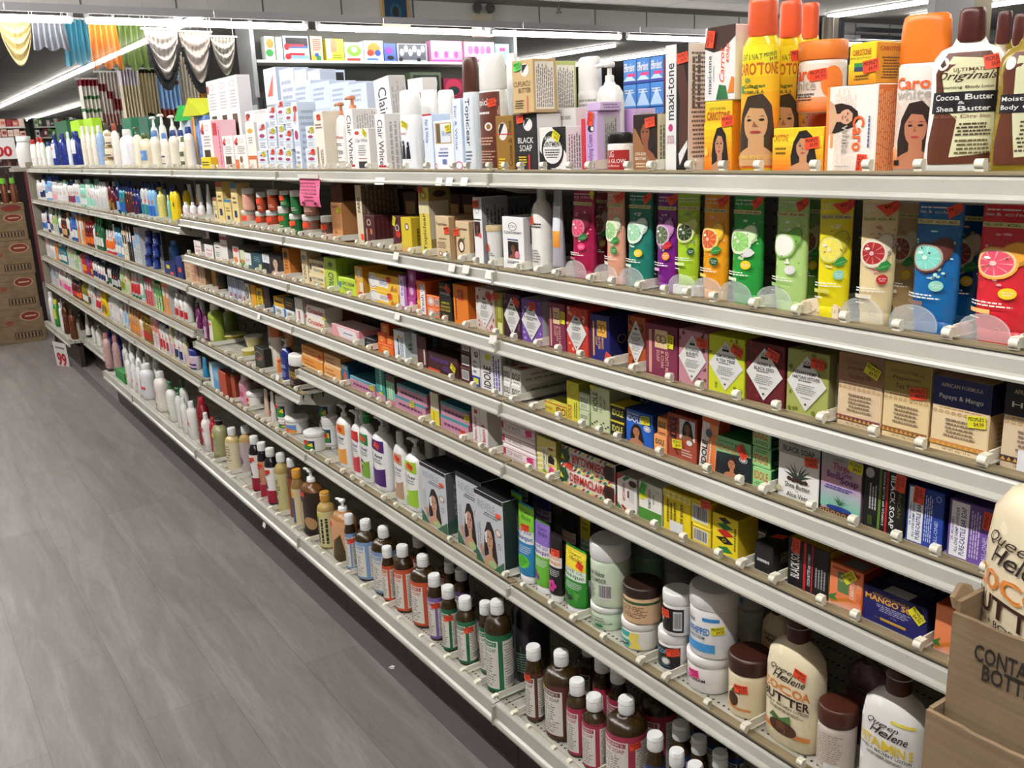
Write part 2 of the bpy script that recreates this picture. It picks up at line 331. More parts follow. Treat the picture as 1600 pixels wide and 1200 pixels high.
def africanf(c1, l1, l2=None, c2='6b3a44'):
    a = [('r', 0, .62, 1, 1, c1), ('l', .1, .58, .9, .61, 1, 'b9945a'), ('t', 'AFRICAN FORMULA', .14, .87, .86, .92, 'c7b299' if c1 in ('navy', 'k') else '6a5a42')]
    fg = 'w' if c1 in ('navy', 'k') else '4a3a26'
    if l2: a += [('t', l1, .2, .78, .8, .84, fg), ('t', l2, .26, .68, .74, .74, fg)]
    else: a += [('t', l1, .12, .7, .88, .78, fg)]
    for i in range(9): a.append(('o', .06+.11*i, .545, .035, .022, .45, 'bd9a62'))
    a += [('l', .22, .22, .8, .48, 5, '8a7660'), ('r', 0, .1, 1, .16, c2)]
    for i in range(10): a.append(('p', [(.02+.1*i, .105), (.1+.1*i, .105), (.06+.1*i, .15)], 'd9a545'))
    a.append(('t', 'NET WT. 100g / 3.5 oz.', .25, .04, .75, .075, '5a4632')); return a
def idole(bg, tc, fx='w', por=True, rot=0):
    a = [('t', 'Savon Germicide', .06, .85, .5, .93, fx), ('t', 'IDOLE', .06, .64, .62, .82, tc, 0, .05)]
    if por: a += [('F', .1, 0, .72, .62, 'b57a58', 'hair', None), ('e', .82, .56, .13, .1, 'w'), ('o', .82, .56, .1, .08, .2, '3a6fb0')]
    return a
def blacksoap():
    return [('t', 'BLACK SOAP', .08, .2, .3, .82, 'w', 90, .03), ('r', .4, 0, .46, 1, 'red'), ('t', 'COCOA BUTTER with VITAMIN E', .5, .14, .57, .8, 'w', 90), ('r', .6, 0, .63, 1, 'red'), ('v', .68, .18, .95, .6, 4, '9a9a9a')]
def drb(c):
    dk = dict(blue='27457f', pep='4a6ca8').get(c, c)
    return [('r', .2, .06, .66, .9, 'e4dfd6'), ('r', .22, .8, .64, .88, dk), ('t', 'DR. BRONNER\'S', .24, .82, .62, .86, 'w'), ('t', 'PURE-CASTILE SOAP', .23, .7, .63, .77, dk, 0, .03),
            ('l', .23, .1, .63, .66, 12, '8a8580'), ('r', .72, .06, .98, .9, 'e4dfd6'), ('l', .73, .1, .97, .86, 16, '8a8580'), ('b', .76, .1, .94, .28)]
def generic(bar, line='7a7a7a'):
    return [('r', .12, .62, .88, .84, bar), ('l', .18, .2, .82, .52, 4, line)]
def barsart(*cols):
    n = len(cols); return [('r', 0, i/n, 1, (i+1)/n, c) for i, c in enumerate(cols)]
def civic(): return [('t', 'CIVIC CREAM', .2, .56, .92, .78, '22334a', 0, .04), ('e', .1, .55, .07, .2, '2a7ab8'), ('l', .25, .22, .85, .42, 2, '5a6a6a')]
def qh(big, c1, c2, extra=None):
    a = [('t', 'Queen', .28, .85, .66, .93, '2a1c18', 0, .02, .5), ('t', 'Helene', .34, .76, .8, .86, '2a1c18', 0, .02, .5)]
    y = .72
    for t, c in big: a.append(('t', t, .14, y-.11, .9, y, c, 0, .05)); y -= .13
    a.append(('t', 'HAND + BODY LOTION', .16, y-.03, .88, y+.005, '2a1c18', 0, .03)); a.append(('l', .3, y-.09, .8, y-.05, 2, '8a7a6a')); return a+(extra or [])
COCOA = [('r', .1, .1, .94, .155, 'd98a4a'), ('e', .5, .17, .19, .085, '4a2a1c'), ('e', .48, .19, .05, .05, '6e4630'), ('p', [(.3, .25), (.38, .33), (.5, .25)], '3f6b35'), ('p', [(.45, .26), (.58, .36), (.6, .25)], '4f7d3d')]
def masque(bg, t1, c1, low, deco):
    return [('r', 0, .66, 1, 1, bg), ('t', 'Queen', .34, .88, .66, .94, 'k', 0, .0, .5), ('t', 'Helene', .36, .8, .76, .88, 'k', 0, .0, .5), ('r', 0, .48, 1, .66, 'w'), ('t', t1, .14, .6, .86, .65, c1, 0, .03),
            ('t', 'Masque', .1, .5, .92, .59, c1, 0, .05), ('r', 0, 0, 1, .48, low), ('l', .3, .32, .85, .44, 4, 'c8c8c8')]+deco
def stives(c, low):
    return [('p', [(.1, .98), (.9, .98), (.9, .74), (.1, .8)], c), ('t', 'St Ives', .2, .62, .82, .7, '16245f', 0, .03, .3), ('l', .2, .5, .8, .6, 2, '8a8a8a'), ('p', [(.1, .42), (.5, .36), (.9, .42), (.9, .04), (.14, .04)], low)]
def stijar():
    return [('r', .3, .1, .85, .92, 'navy'), ('p', [(.34, .12), (.5, .6), (.66, .9), (.8, .5), (.8, .12)], 'green'), ('p', [(.6, .5), (.78, .75), (.8, .4)], 'yel'), ('t', 'St Ives', .02, .5, .28, .66, '3a4a7a', 0, .02, .3)]
def fw_():   # small pale boxes with red and blue ovals
    return [('e', .45, .8, .34, .13, 'c4d4e6'), ('p', [(.2, .72), (.8, .95), (.62, .72)], 'd8543e'), ('e', .5, .52, .3, .07, 'a83a6a'), ('r', .05, .36, .95, .43, 'c9dcec'), ('l', .15, .08, .85, .3, 3, '9aa4b4')]
def clair(v=True):
    if v: return [('t', 'Clair White', .25, .1, .8, .9, '3a3a46', -90, .02), ('r', .1, .06, .9, .1, 'red')]
    return [('e', .22, .9, .16, .045, 'c23a3a'), ('t', 'Clair White', .1, .68, .9, .76, '3a3a46', 0, .01, .2), ('l', .2, .35, .8, .62, 5, '8a8a8a'), ('r', .22, .06, .8, .22, '1c1c2a'), ('l', .2, .27, .8, .31, 1, 'c23a3a')]
def maxitone(): return [('t', 'maxi-tone', .08, .42, .4, .86, '2a2a36', 90, .02), ('t', 'QUICK TONE LOTION', .1, .22, .4, .3, 'a8447a'), ('e', .25, .36, .1, .03, 'c2387a'), ('r', .5, 0, 1, 1, '120d0e'), ('p', [(.52, .95), (.78, .9), (.98, .66), (.98, .2), (.72, .05), (.6, .3), (.66, .55), (.56, .7)], '4a2a20'), ('p', [(.6, .15), (.98, .26), (.98, .2), (.66, .06)], 'w')]
def fruit(c1, c2, leaf=None, circ='yel'):
    a = [('g', 0, .62, 1, 1, c2+'' if 0 else '000000', '000000')][:0]
    R = random.Random(len(c1)*7+len(c2)+sum(map(ord, c1))); mix = lambda p, q, k: ''.join('%02x' % round(int(NAMED.get(p, p)[z:z+2], 16)*(1-k)+int(NAMED.get(q, q)[z:z+2], 16)*k) for z in (0, 2, 4))
    a += [('t', 'clean & clear skin', .2, .89, .8, .915, 'e8e8e0'), ('l', .2, .925, .8, .95, 1, 'e8e8e0'), ('r', .14, .8, .86, .84, 'd8cf8a'), ('t', 'PEEL-OFF GEL MASK', .2, .81, .8, .83, '3a3a2a')]
    for i in range(16): t = R.random()*6.28; a.append(('e', .5+.36*math.cos(t)*R.random(), .55+.2*math.sin(t), .03, .006+.01*R.random(), mix(c1, 'f4f4f0', .5)))
    a += [('e', .64, .6, .17, .1, mix(c2, '3a2a1a', .25)), ('e', .63, .61, .14, .08, c2), ('e', .42, .52, .27, .13, c2), ('e', .42, .52, .24, .114, mix(c2, 'f4f0e0', .6)), ('e', .42, .52, .21, .1, c1)]
    for i in range(9): t = 2*PI*i/9; a.append(('p', [(.42+.03*math.cos(t), .52+.015*math.sin(t)), (.42+.2*math.cos(t-.05), .52+.095*math.sin(t-.05)), (.42+.2*math.cos(t+.05), .52+.095*math.sin(t+.05))], mix(c1, 'f8f4e8', .55)))
    a += [('e', .42, .52, .04, .02, mix(c1, 'f8f4e8', .7)), ('e', .34, .56, .05, .012, 'f4f4f0')]
    if leaf: a += [('p', [(.5, .38), (.58, .44), (.68, .46), (.78, .42), (.7, .38), (.6, .365)], leaf), ('p', [(.5, .38), (.64, .41), (.78, .42), (.64, .4)], mix(leaf, 'f4f4f0', .4))]
    for i in range(9): a.append(('e', .15+.7*R.random(), .34+.42*R.random(), .014, .008, mix(c2, '2a2018', .5)))
    a += [('e', .62, .29, .1, .045, circ), ('t', 'all skin', .55, .292, .69, .305, 'f4f4f0'), ('t', 'types', .57, .27, .67, .284, 'f4f4f0'), ('l', .08, .17, .7, .22, 2, 'f0efe4'), ('r', .08, .115, .46, .15, mix(c2, 'f4f4f0', .3)), ('l', .08, .06, .4, .085, 1, 'f0efe4')]
    return a
def oval_label(bg): return [('e', .5, .5, .46, .47, bg)]
def stickerart(s, far=False):
    if far: return []
    return [('t', "PEOPLE'S", .08, .58, .92, .9, '2a1210', 0, .03), ('t', '$4.99', .35, .12, .9, .5, '8a2a20', 0, .03)]
STK_ART = stickerart('o')
# ------------------------------------------------------------------ product bodies
def place_box(w, d, h, face):
    if face == 'F': return lambda u, v, e: (-w/2+u*w, -d/2-e, v*h)
    if face == 'R': return lambda u, v, e: (w/2+e, -d/2+u*d, v*h)
    if face == 'T': return lambda u, v, e: (-w/2+u*w, -d/2+v*d, h+e)
PROF = {  # (z, x factor, y factor, exponent): z as fraction of height
 'round': ([(0, .9, .9, 2), (.015, .98, .98, 2), (.03, 1, 1, 2), (.68, 1, 1, 2), (.74, .95, .95, 2), (.79, .8, .8, 2), (.82, .6, .6, 2), (.84, .4, .4, 2), (.86, .38, .38, 2)], [(.845, .44), (.86, .46), (.985, .43), (1, .38)]),
 'flip': ([(0, .88, .9, 2.6), (.02, .98, 1, 2.6), (.2, 1, 1, 2.6), (.6, 1, 1, 2.6), (.72, .93, .96, 2.4), (.79, .68, .8, 2.2), (.82, .42, .6, 2), (.85, .36, .5, 2)], [(.835, .42), (.86, .44), (.98, .4), (1, .34)]),
 'waist': ([(0, .84, .86, 2.3), (.02, .94, .97, 2.3), (.12, 1, 1, 2.3), (.36, .86, .93, 2.3), (.56, .9, .95, 2.3), (.68, .96, .98, 2.2), (.77, .8, .88, 2.1), (.82, .5, .62, 2), (.85, .4, .5, 2)], [(.835, .46), (.86, .48), (.98, .44), (1, .36)]),
 'orig': ([(0, .9, .84, 2.6), (.02, .98, 1, 2.6), (.1, 1, 1, 2.6), (.3, .95, .97, 2.5), (.5, .91, .92, 2.4), (.64, .93, .9, 2.4), (.71, .88, .84, 2.3), (.76, .72, .7, 2.1), (.785, .46, .5, 2), (.83, .36, .4, 2)], [(.8, .4), (.82, .43), (.97, .4), (.99, .385), (1, .34)]),
 'wide': ([(0, .9, .9, 2.8), (.02, .98, 1, 2.8), (.1, 1, 1, 2.8), (.7, .97, .97, 2.6), (.76, .9, .9, 2.4), (.79, .76, .82, 2.2), (.82, .7, .78, 2.1)], [(.79, .82), (.81, .86), (.97, .84), (.99, .82), (1, .74)]),
 'pump': ([(0, .9, .9, 2.4), (.015, .98, 1, 2.4), (.1, 1, 1, 2.4), (.62, 1, 1, 2.4), (.71, .93, .95, 2.3), (.77, .66, .74, 2.1), (.79, .4, .46, 2), (.81, .38, .44, 2)], [(.795, .3), (.81, .32), (.87, .3), (.875, .2)]),
 'dome': ([(0, .9, .9, 2.2), (.02, 1, 1, 2.2), (.5, 1, 1, 2.2), (.68, .98, .98, 2.2), (.7, .94, .94, 2.2)], [(.7, .98), (.71, 1.0), (.88, .97), (.95, .94), (.985, .88), (1, .74)]),
 'jar': ([(0, .9, .9, 2), (.02, .97, .97, 2), (.05, 1, 1, 2), (.66, 1, 1, 2), (.72, .97, .97, 2), (.74, .9, .9, 2)], [(.735, 1.0), (.75, 1.03), (.96, 1.03), (.985, 1.0), (1, .94)]),
 'tub': ([(0, .74, .74, 2), (.03, .78, .78, 2), (.86, .96, .96, 2), (.88, .97, .97, 2)], [(.87, 1.05), (.9, 1.06), (.96, 1.06), (1, 1.0)]),
 'tube': ([(.09, .86, .82, 2), (.14, .94, .95, 2), (.3, .97, .9, 2), (.6, .99, .6, 2.2), (.86, 1.0, .25, 3), (.93, 1.01, .08, 4), (1, 1.01, .05, 5)], [(0, .8), (.01, .84), (.1, .86), (.105, .8)]),
 'cone': ([(.1, .9, .9, 2), (.14, .94, .95, 2), (.5, .9, .7, 2), (.93, .8, .1, 3), (1, .8, .05, 4)], [(0, .82), (.01, .86), (.1, .88), (.105, .8)]),
 'spray': ([(0, .94, .94, 2), (.02, 1, 1, 2), (.72, 1, 1, 2), (.76, .95, .95, 2), (.77, .9, .9, 2)], [(.77, .96), (.78, .97), (.96, .97), (1, .85)]),
}
WRAP = {'round': (150, .05, .67), 'flip': (68, .07, .7), 'waist': (62, .07, .68), 'orig': (62, .08, .66), 'wide': (70, .03, .74), 'pump': (68, .05, .66), 'dome': (72, .05, .66), 'jar': (130, .07, .66), 'tub': (85, .12, .8), 'tube': (80, .1, .97), 'cone': (80, .12, .9), 'spray': (110, .04, .7)}
ASP = {'flip': .55, 'waist': .6, 'orig': .55, 'wide': .6, 'pump': .62, 'tube': .62, 'dome': .62, 'cone': .75}
_mc = {}
def prof_at(P, z):
    for a, b in zip(P, P[1:]):
        if a[0] <= z <= b[0]:
            t = (z-a[0])/max(1e-6, b[0]-a[0]); return [a[i]*(1-t)+b[i]*t for i in (1, 2, 3)]
    return P[-1][1:] if z > P[-1][0] else P[0][1:]
def lname(cat):
    return {'soap': 'soap_box', 'box': 'carton', 'lotion': 'lotion_bottle', 'bottle': 'soap_bottle', 'jar': 'cream_jar', 'tube': 'squeeze_tube', 'tub': 'butter_tub'}.get(cat, cat)
ITEMS = []   # (object, desc, shelf phrase, category, order)
def parts_of(kind, w, h, d, cols, art, far, side, top, lab, sticker, ext):
    """list of (part name, mesh) relative to base centre"""
    key = (kind, round(w, 3), round(h, 3), round(d, 3), str(cols), str(art), far, str(side), str(top), str(lab), str(sticker), str(ext))
    if key in _mc: return _mc[key]
    out = []; n = 12 if far else 28
    if kind == 'box':
        mb = MB(); cs = [resolve(c, .5) for c in (cols if isinstance(cols, (list, tuple)) else (cols,))]; f = cs[0]; sd = cs[1] if len(cs) > 1 else f; tp = cs[2] if len(cs) > 2 else sd  # most side and top tones hold painted shade, darker than the front
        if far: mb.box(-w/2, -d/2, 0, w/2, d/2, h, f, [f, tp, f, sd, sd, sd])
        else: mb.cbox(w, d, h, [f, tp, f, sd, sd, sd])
        if art: decals(mb, art, w, h, place_box(w, d, h, 'F'))
        if side: decals(mb, side, d, h, place_box(w, d, h, 'R'))
        if top: decals(mb, top, w, d, place_box(w, d, h, 'T'))
        out.append((None, mb.mesh('carton')))
        place = place_box(w, d, h, 'F'); fwid, fhgt = w, h
    else:
        P, C = PROF[kind]; rx, ry = w/2, d/2
        if kind == 'round':
            f = min(.8, .0168/rx); zc = 1-min(.2, .031/h); q = zc-.05; P = P[:3]+[(q-.1, 1, 1, 2), (q-.045, .93, .93, 2), (q-.01, .78, .78, 2), (q+.015, max(f, .55), max(f, .55), 2), (q+.03, f*.84, f*.84, 2), (zc+.01, f*.82, f*.82, 2)]; C = [(zc, f*.95), (zc+.01, f), (.985, f*.97), (1, f*.86)]
        elif kind == 'jar' and w > .07: P = [(z, a, b, e) for z, a, b, e in P]
        body, cap = (cols if isinstance(cols, (list, tuple)) else (cols, 'w'))[:2]
        mb = MB(); mb.loft([(z*h, rx*a, ry*b, e) for z, a, b, e in P], resolve(body, .25), n); out.append(('bottle_body' if kind not in ('jar', 'tub', 'tube', 'cone') else {'jar': 'jar_body', 'tub': 'tub_body'}.get(kind, 'tube_body'), mb.mesh('body')))
        mb = MB(); cm = resolve(cap, .35); r0 = min(rx, ry) if kind in ('flip', 'waist', 'orig', 'wide', 'pump') else None
        if kind in ('flip', 'waist', 'orig', 'wide', 'pump'):
            k = (rx*.62+ry*.38)
            mb.loft([(z*h, k*a, k*a*.92, 2.2) for z, a in C], cm, n)
        else: mb.loft([(z*h, rx*a, ry*a, 2) for z, a in C], cm, n)
        if kind in ('round', 'flip') and not far:   # seam of the flip lid
            zz = (1-.3*(1-C[0][0]))*h; k = (rx*(C[1][1]+.012) if kind == 'round' else (rx*.62+ry*.38)*.455); mb.loft([(zz, k, k*(1 if kind == 'round' else .92), 2), (zz+.0012, k, k*(1 if kind == 'round' else .92), 2)], resolve('off'), n)
        if kind == 'pump':
            s = h/.2; mb.loft([(.87*h, .0045*s, .0045*s, 2), (.955*h, .0045*s, .0045*s, 2)], cm, 10)
            mb.loft([(.945*h, .008*s, .008*s, 2), (.955*h, .0105*s, .0105*s, 2), (.985*h, .0105*s, .0105*s, 2), (1.0*h, .006*s, .006*s, 2)], cm, 12)
            mb.tube([(0, 0, .972*h), (-.018*s, -.004*s, .975*h), (-.032*s, -.006*s, .965*h)], [.006*s, .005*s, .0035*s], cm, 8)
        out.append(({'jar': 'lid', 'tub': 'lid', 'pump': 'pump_head'}.get(kind, 'cap'), mb.mesh('cap')))
        A, v0, v1 = WRAP[kind]
        if lab and len(lab) > 1: A, v0, v1 = lab[1:]
        A = math.radians(A)
        def place(u, v, e):
            z = v0+(v1-v0)*v; a, b, ex = prof_at(P, z); th = (2*u-1)*A; s, c = math.sin(th), math.cos(th)
            return ((rx*a+e)*math.copysign(abs(s)**(2/ex), s), -(ry*b+e)*math.copysign(abs(c)**(2/ex), c), z*h)
        fwid, fhgt = 2*A*rx, (v1-v0)*h
        global NXR
        NXR = nx = max(10, int(2*A/math.radians(9)))
        if lab or art:
            mb = MB(); base = [] if not lab or lab[0] is None else [('r', 0, 0, 1, 1, lab[0])]
            if base:
                ny = 10; vs = [(i/nx, j/ny) for j in range(ny+1) for i in range(nx+1)]
                mb.add([place(u, v, .0003 if kind in ('round', 'jar') else .0007) for u, v in vs], [(j*(nx+1)+i, j*(nx+1)+i+1, (j+1)*(nx+1)+i+1, (j+1)*(nx+1)+i) for j in range(ny) for i in range(nx)], resolve(lab[0]), True)
            if art: decals(mb, art, fwid, fhgt, place, .0006 if kind in ('round', 'jar') else .0011, .00009, (nx, 10) if not far else None)
            out.append(('label', mb.mesh('label')))
        NXR = 4
    if sticker:
        col, su, sv = sticker[:3]; sw, sh_ = .024, .0155; mb = MB(); cc = {'o': 'stk', 'y': 'stky', 'h': 'ff4fa0', 'g': '3fd04f'}[col]
        ux, uy = sw/fwid, sh_/fhgt; tl = sticker[3] if len(sticker) > 3 else .12
        ca, sa = math.cos(tl), math.sin(tl)
        def pl(u, v, e): a, b = (u-.5)*sw, (v-.5)*sh_; return place(su+(a*ca-b*sa)/fwid, sv+(a*sa+b*ca)/fhgt, e+.0022)
        nx = 4; mb.add([pl(i/nx, j, 0) for j in (0, 1) for i in range(nx+1)], [(i, i+1, nx+2+i, nx+1+i) for i in range(nx)], resolve(cc))
        if not far: decals(mb, STK_ART, sw, sh_, pl, .0002, .0001)
        out.append(('price_sticker', mb.mesh('price_sticker')))
    _mc[key] = out; return out
BOXES = {}
def overlaps(a, b, t=.0008): return all(a[i]+t < b[i+3] and b[i]+t < a[i+3] for i in range(3))
SH = {  # level: (deck height, front X of deck, gap above, phrase)
 '1': (1.4206, 0, 9, 'on the top shelf'), '2': (1.220, 0, .2, 'on the second shelf'), '3': (1.071, 0, .149, 'on the third shelf'), '4': (.9330, 0, .138, 'on the fourth shelf'),
 '5': (.791, 0, .142, 'on the fifth shelf'), '6': (.497, 0, .294, 'on the sixth shelf'), '7': (.200, -.05, .297, 'on the bottom shelf'), 'm5': (.697, 0, .236, 'on the short middle shelf'),
 'f2': (1.183, 0, .237, 'on the far second shelf'), 'f3': (.940, 0, .243, 'on the far third shelf'), 'f4': (.738, 0, .202, 'on the far fourth shelf'), 'f5': (.515, 0, .223, 'on the far fifth shelf'), 'f7': (.2, -.05, .315, 'on the far bottom shelf')}
def I(L, x0, x1, yt, kind, cols, desc, cat='box', art=None, side=None, top=None, lab=None, st=None, xf=.03, d=None, on=None, rz=0, h=None, far=False, rows=1, lean=0, asp=None, dy=0, wy=None, push=True):
    z, X0, gap, ph = SH[L]; base = z
    if isinstance(on, tuple): base = on[2]; xf = on[1] if xf == .03 else xf
    elif isinstance(on, float): base = z+on
    X = X0+xf+(-.005 if L in ('7', 'f7') else 0)
    rnd = kind != 'box'
    Ya, Yb = shelfY(x0, X, base), shelfY(x1, X, base); W = Ya-Yb
    if rnd:
        xm = (x0+x1)/2; asp_ = asp or ASP.get(kind, 1); D = .05
        for _ in range(3):
            Yc = shelfY(xm, X+D*asp_/2, base); dist = math.hypot(X+D*asp_/2-CAM.x, Yc); 
            zc = (Vector((X+D*asp_/2, Yc, base))-CAM).dot(FW)
            sil = abs(x1-x0)/F_PX*zc; ct = abs(X-CAM.x)/dist; sn = Yc/dist
            D = sil/math.sqrt((ct*ct)+(asp_*sn)**2) if asp_ < 1 and not rz else sil
        wd, dp = D, (D*asp_ if d is None else d)
        if wy: wd = wy
        Yc0 = Yc
    else:
        wd = W*.985; Yc0 = (Ya+Yb)/2; dp = d or .06
    if h is None:
        h = heightZ(yt, X+(dp/2 if rnd else 0), Yc0 if rnd else Ya)-base
    h = max(.012, min(h, z+gap-.026-base))
    if lean: pass
    obj0 = None
    for r in range(rows):
        Xc = X+dp/2+r*(dp*1.03+.002); Yc = Yc0+dy
        if rz: ca, sa = abs(math.cos(rz)), abs(math.sin(rz)); ey, ex = (wd*ca+dp*sa)/2, (wd*sa+dp*ca)/2
        else: ey, ex = wd/2, dp/2
        if Yc+ey > 8.375: Yc = 8.375-ey
        if push:
            for _ in range(14):
                bb = (Xc-ex, Yc-ey, base, Xc+ex, Yc+ey, base+h); hit = next((b for b in BOXES.get(L, []) if overlaps(bb, b)), None)
                if not hit: break
                lo = min(bb[4], hit[4])-max(bb[1], hit[1])
                if lo < .3*2*ey and r == 0:
                    s = (2*ey-lo-.0012)/(2*ey); 
                    if rnd and kind not in ('flip', 'waist', 'pump', 'tube', 'cone', 'orig', 'wide', 'dome'): dp *= s; Xc = X+dp/2
                    wd *= s; Yc = (bb[1]+hit[1])/2-.0006 if bb[1] < hit[1] and bb[4] < hit[4] else (bb[4]+hit[4])/2+.0006
                    if bb[1] < hit[1] and bb[4] < hit[4]: Yc = bb[1]+(2*ey-lo-.0012)/2
                    elif bb[1] >= hit[1] and bb[4] >= hit[4]: Yc = bb[4]-(2*ey-lo-.0012)/2
                    ey = ey*s
                    if rz == 0: ex = dp/2
                else: Xc = hit[3]+ex+.002
            bb = (Xc-ex, Yc-ey, base, Xc+ex, Yc+ey, base+h)
        else: bb = (Xc-ex, Yc-ey, base, Xc+ex, Yc+ey, base+h)
        if (Xc+ex > .413 and L != '1') or Xc+ex > .83: break
        BOXES.setdefault(L, []).append(bb)
        pr = parts_of(kind, wd, h, dp, cols, art if r == 0 or not far else None, far, side, top, lab, st if r == 0 else None, None)
        nm = lname(cat); loc = (Xc, Yc, base+.0002); rot = (0, 0, -PI/2+rz) if not lean else None
        if pr[0][0] is None: root = link(nm, pr[0][1]); rest = pr[1:]
        else: root = link(nm, None); root.empty_display_size = .02; rest = pr
        root.location = loc; root.rotation_euler = (0, 0, -PI/2+rz)
        if lean: root.rotation_euler = (0, lean, -PI/2+rz)
        lb_ = None
        for pn, me in rest:
            q_ = link(pn, me, lb_ if pn == 'price_sticker' and lb_ else root)
            if pn == 'label': lb_ = q_
        ITEMS.append([root, desc+(' in the row behind' if r else ''), ph, nm.split('_')[-1] if cat not in ('jar', 'tube', 'tub') else cat, Yc])
        if r == 0: obj0 = (root, bb[0]-X0, bb[5]+.0004)
    return obj0
# ------------------------------------------------------------------ goods, near half of the top shelf
O = ('o', .75, .86)
TOPI = [('t', 'Topiclear', .3, .25, .7, .9, '2a3550', -90, .03)]
I('1', 729, 756, 90, 'dome', ('dfe7ee', 'brown'), 'pale blue bottle with dark brown cap and upright blue lettering', 'lotion', lab=('dfe7ee', 60, .04, .66), art=[('t', 'Topiclear', .4, .3, .75, .98, '2a3550', -90, .03), ('l', .3, .04, .8, .24, 4, '55607a')], wy=.045)
I('1', 755, 797, 85, 'dome', ('w', 'w'), 'tall white capped bottle with brown front label', 'lotion', lab=('5b2c1c', 70, .03, .68), art=[('t', 'Topiclear', .12, .8, .9, .92, 'w', 0, .04), ('l', .2, .7, .8, .76, 1, 'w'), ('e', .62, .55, .12, .055, 'w'), ('e', .62, .55, .07, .035, '8a5a20'), ('l', .15, .3, .8, .42, 3, 'd0a890'), ('l', .15, .06, .8, .24, 5, 'c09880'), ('v', .9, .1, .99, .9, 2, 'd0a890')], st=('o', .75, .86))
I('1', 797, 815, 84, 'dome', ('w', 'w'), 'white bottle with round white cap behind the cocoa coloured one', 'lotion', xf=.12)
gb = I('1', 772, 805, 182, 'box', ('8a6318', '6b4a12'), 'gold carton with black and white oval', 'soap', art=[('e', .4, .72, .26, .16, 'w'), ('p', [(.2, .62), (.5, .86), (.3, .86), (.16, .74)], 'k'), ('t', 'Cocoa & Shea', .7, .1, .9, .9, '3a2408', 90), ('r', 0, .66, 1, .68, 'red'), ('l', .1, .05, .5, .25, 4, 'yel')], d=.05)
bs = I('1', 806, 841, 180, 'box', ('141214', 'w'), 'black soap carton with white lettering', 'soap', art=[('t', 'BLACK', .15, .5, .85, .6, 'w', 0, .03), ('t', 'SOAP', .22, .36, .78, .47, 'w', 0, .03), ('e', .62, .82, .2, .11, 'w'), ('p', [(.45, .78), (.7, .92), (.5, .92)], 'k'), ('r', .6, 0, .68, .3, 'red'), ('l', .15, .1, .55, .28, 4, 'yel')], side=[('r', .08, .7, .95, .97, 'w'), ('v', .1, .1, .9, .66, 6, '777777')], st=('o', .3, .92), d=.06)
oi = I('1', 844, 886, 200, 'box', ('w', 'ecdfe6'), 'white ointment carton with black oval', 'box', art=[('p', [(.5, 1), (1, 1), (1, .4)], 'k'), ('p', [(0, 0), (.5, 0), (0, .5)], 'k'), ('e', .5, .5, .42, .42, 'k'), ('e', .5, .48, .36, .3, 'w'), ('t', 'BLACK & WHITE', .22, .72, .78, .8, 'w', 0, .03), ('t', 'OINTMENT', .15, .56, .85, .68, 'k', 0, .05), ('l', .2, .3, .8, .52, 4, '333333'), ('t', 'NET WT. 2.25 OZ', .2, .02, .8, .07, 'k')], side=[('v', .1, .08, .9, .92, 6, '8a7a80')], st=('y', .66, .8, -.5), d=.045)
I('1', 866, 897, 171, 'box', ('w', 'ecdfe6'), 'white skin soap carton standing upside down', 'soap', xf=.085, art=[('t', 'SKIN SOAP', .1, .82, .75, .88, 'k', 180), ('e', .25, .62, .16, .08, 'k')], d=.05)
I('1', 802, 835, 96, 'box', ('c9ab7a', 'c0a374'), 'kraft coloured cupuacu butter soap carton on top of the black soap', 'soap', on=gb, art=[('t', 'CUPUACU', .08, .5, .85, .6, '4a3018', 0, .02), ('t', 'BUTTER', .3, .38, .88, .47, '4a3018', 0, .02), ('e', .62, .8, .2, .12, 'w'), ('p', [(.5, .74), (.75, .9), (.5, .9)], 'k'), ('r', .68, 0, .74, .32, 'd96a4a'), ('l', .1, .08, .55, .26, 4, '4a3018')], side=[('r', .08, .06, .88, .94, 'efe9d8'), ('v', .12, .1, .84, .9, 9, '777777')], st=('g', .3, .88), d=.055, xf=.02)
I('1', 842, 868, 99, 'box', ('b9c37a', 'b9c37a'), 'green edged soap carton behind the kraft one on the gold boxes', 'soap', on=gb, side=[('r', .1, .05, .9, .92, 'f0ece0'), ('v', .14, .1, .86, .88, 9, '777777')], d=.055, xf=.1, push=True)
I('1', 898, 934, 89, 'dome', ('w', 'w'), 'white bottle with ribbed cap and narrow brown label', 'lotion', xf=.13, lab=('w', 100, .03, .7), art=[('r', .2, 0, .3, .9, '6b3420'), ('l', .36, .2, .95, .9, 12, '9a9a9a')])
I('1', 934, 975, 96, 'pump', ('w', 'w'), 'white bottle with orange brown label and small white top', 'lotion', xf=.12, lab=('e0a878', 80, .05, .6), art=[('t', 'Topiclear', .1, .86, .9, .95, '6b3420', 0, .03), ('r', .55, 0, .62, .8, '6b3420'), ('l', .1, .1, .5, .7, 7, 'f4e2d0')])
p1 = I('1', 916, 934, 175, 'box', ('c3a0d2', 'd2b8de'), 'lilac beautifying cream carton', 'box', art=[('t', 'Beautifying Cream', .2, .06, .7, .62, '5a3a7a', 90), ('e', .5, .72, .28, .06, 'k'), ('e', .6, .72, .14, .04, 'w')], side=[('r', .3, .06, .85, .92, 'b8b4b0'), ('v', .33, .1, .82, .88, 6, '6a6a6a')], st=('o', .5, .88, 1.4), d=.055)
I('1', 926, 946, 172, 'box', ('c3a0d2', 'd2b8de'), 'lilac cream carton second in its row', 'box', side=[('r', .3, .06, .85, .92, 'b8b4b0'), ('v', .33, .1, .82, .88, 6, '6a6a6a')], d=.055, xf=.09)
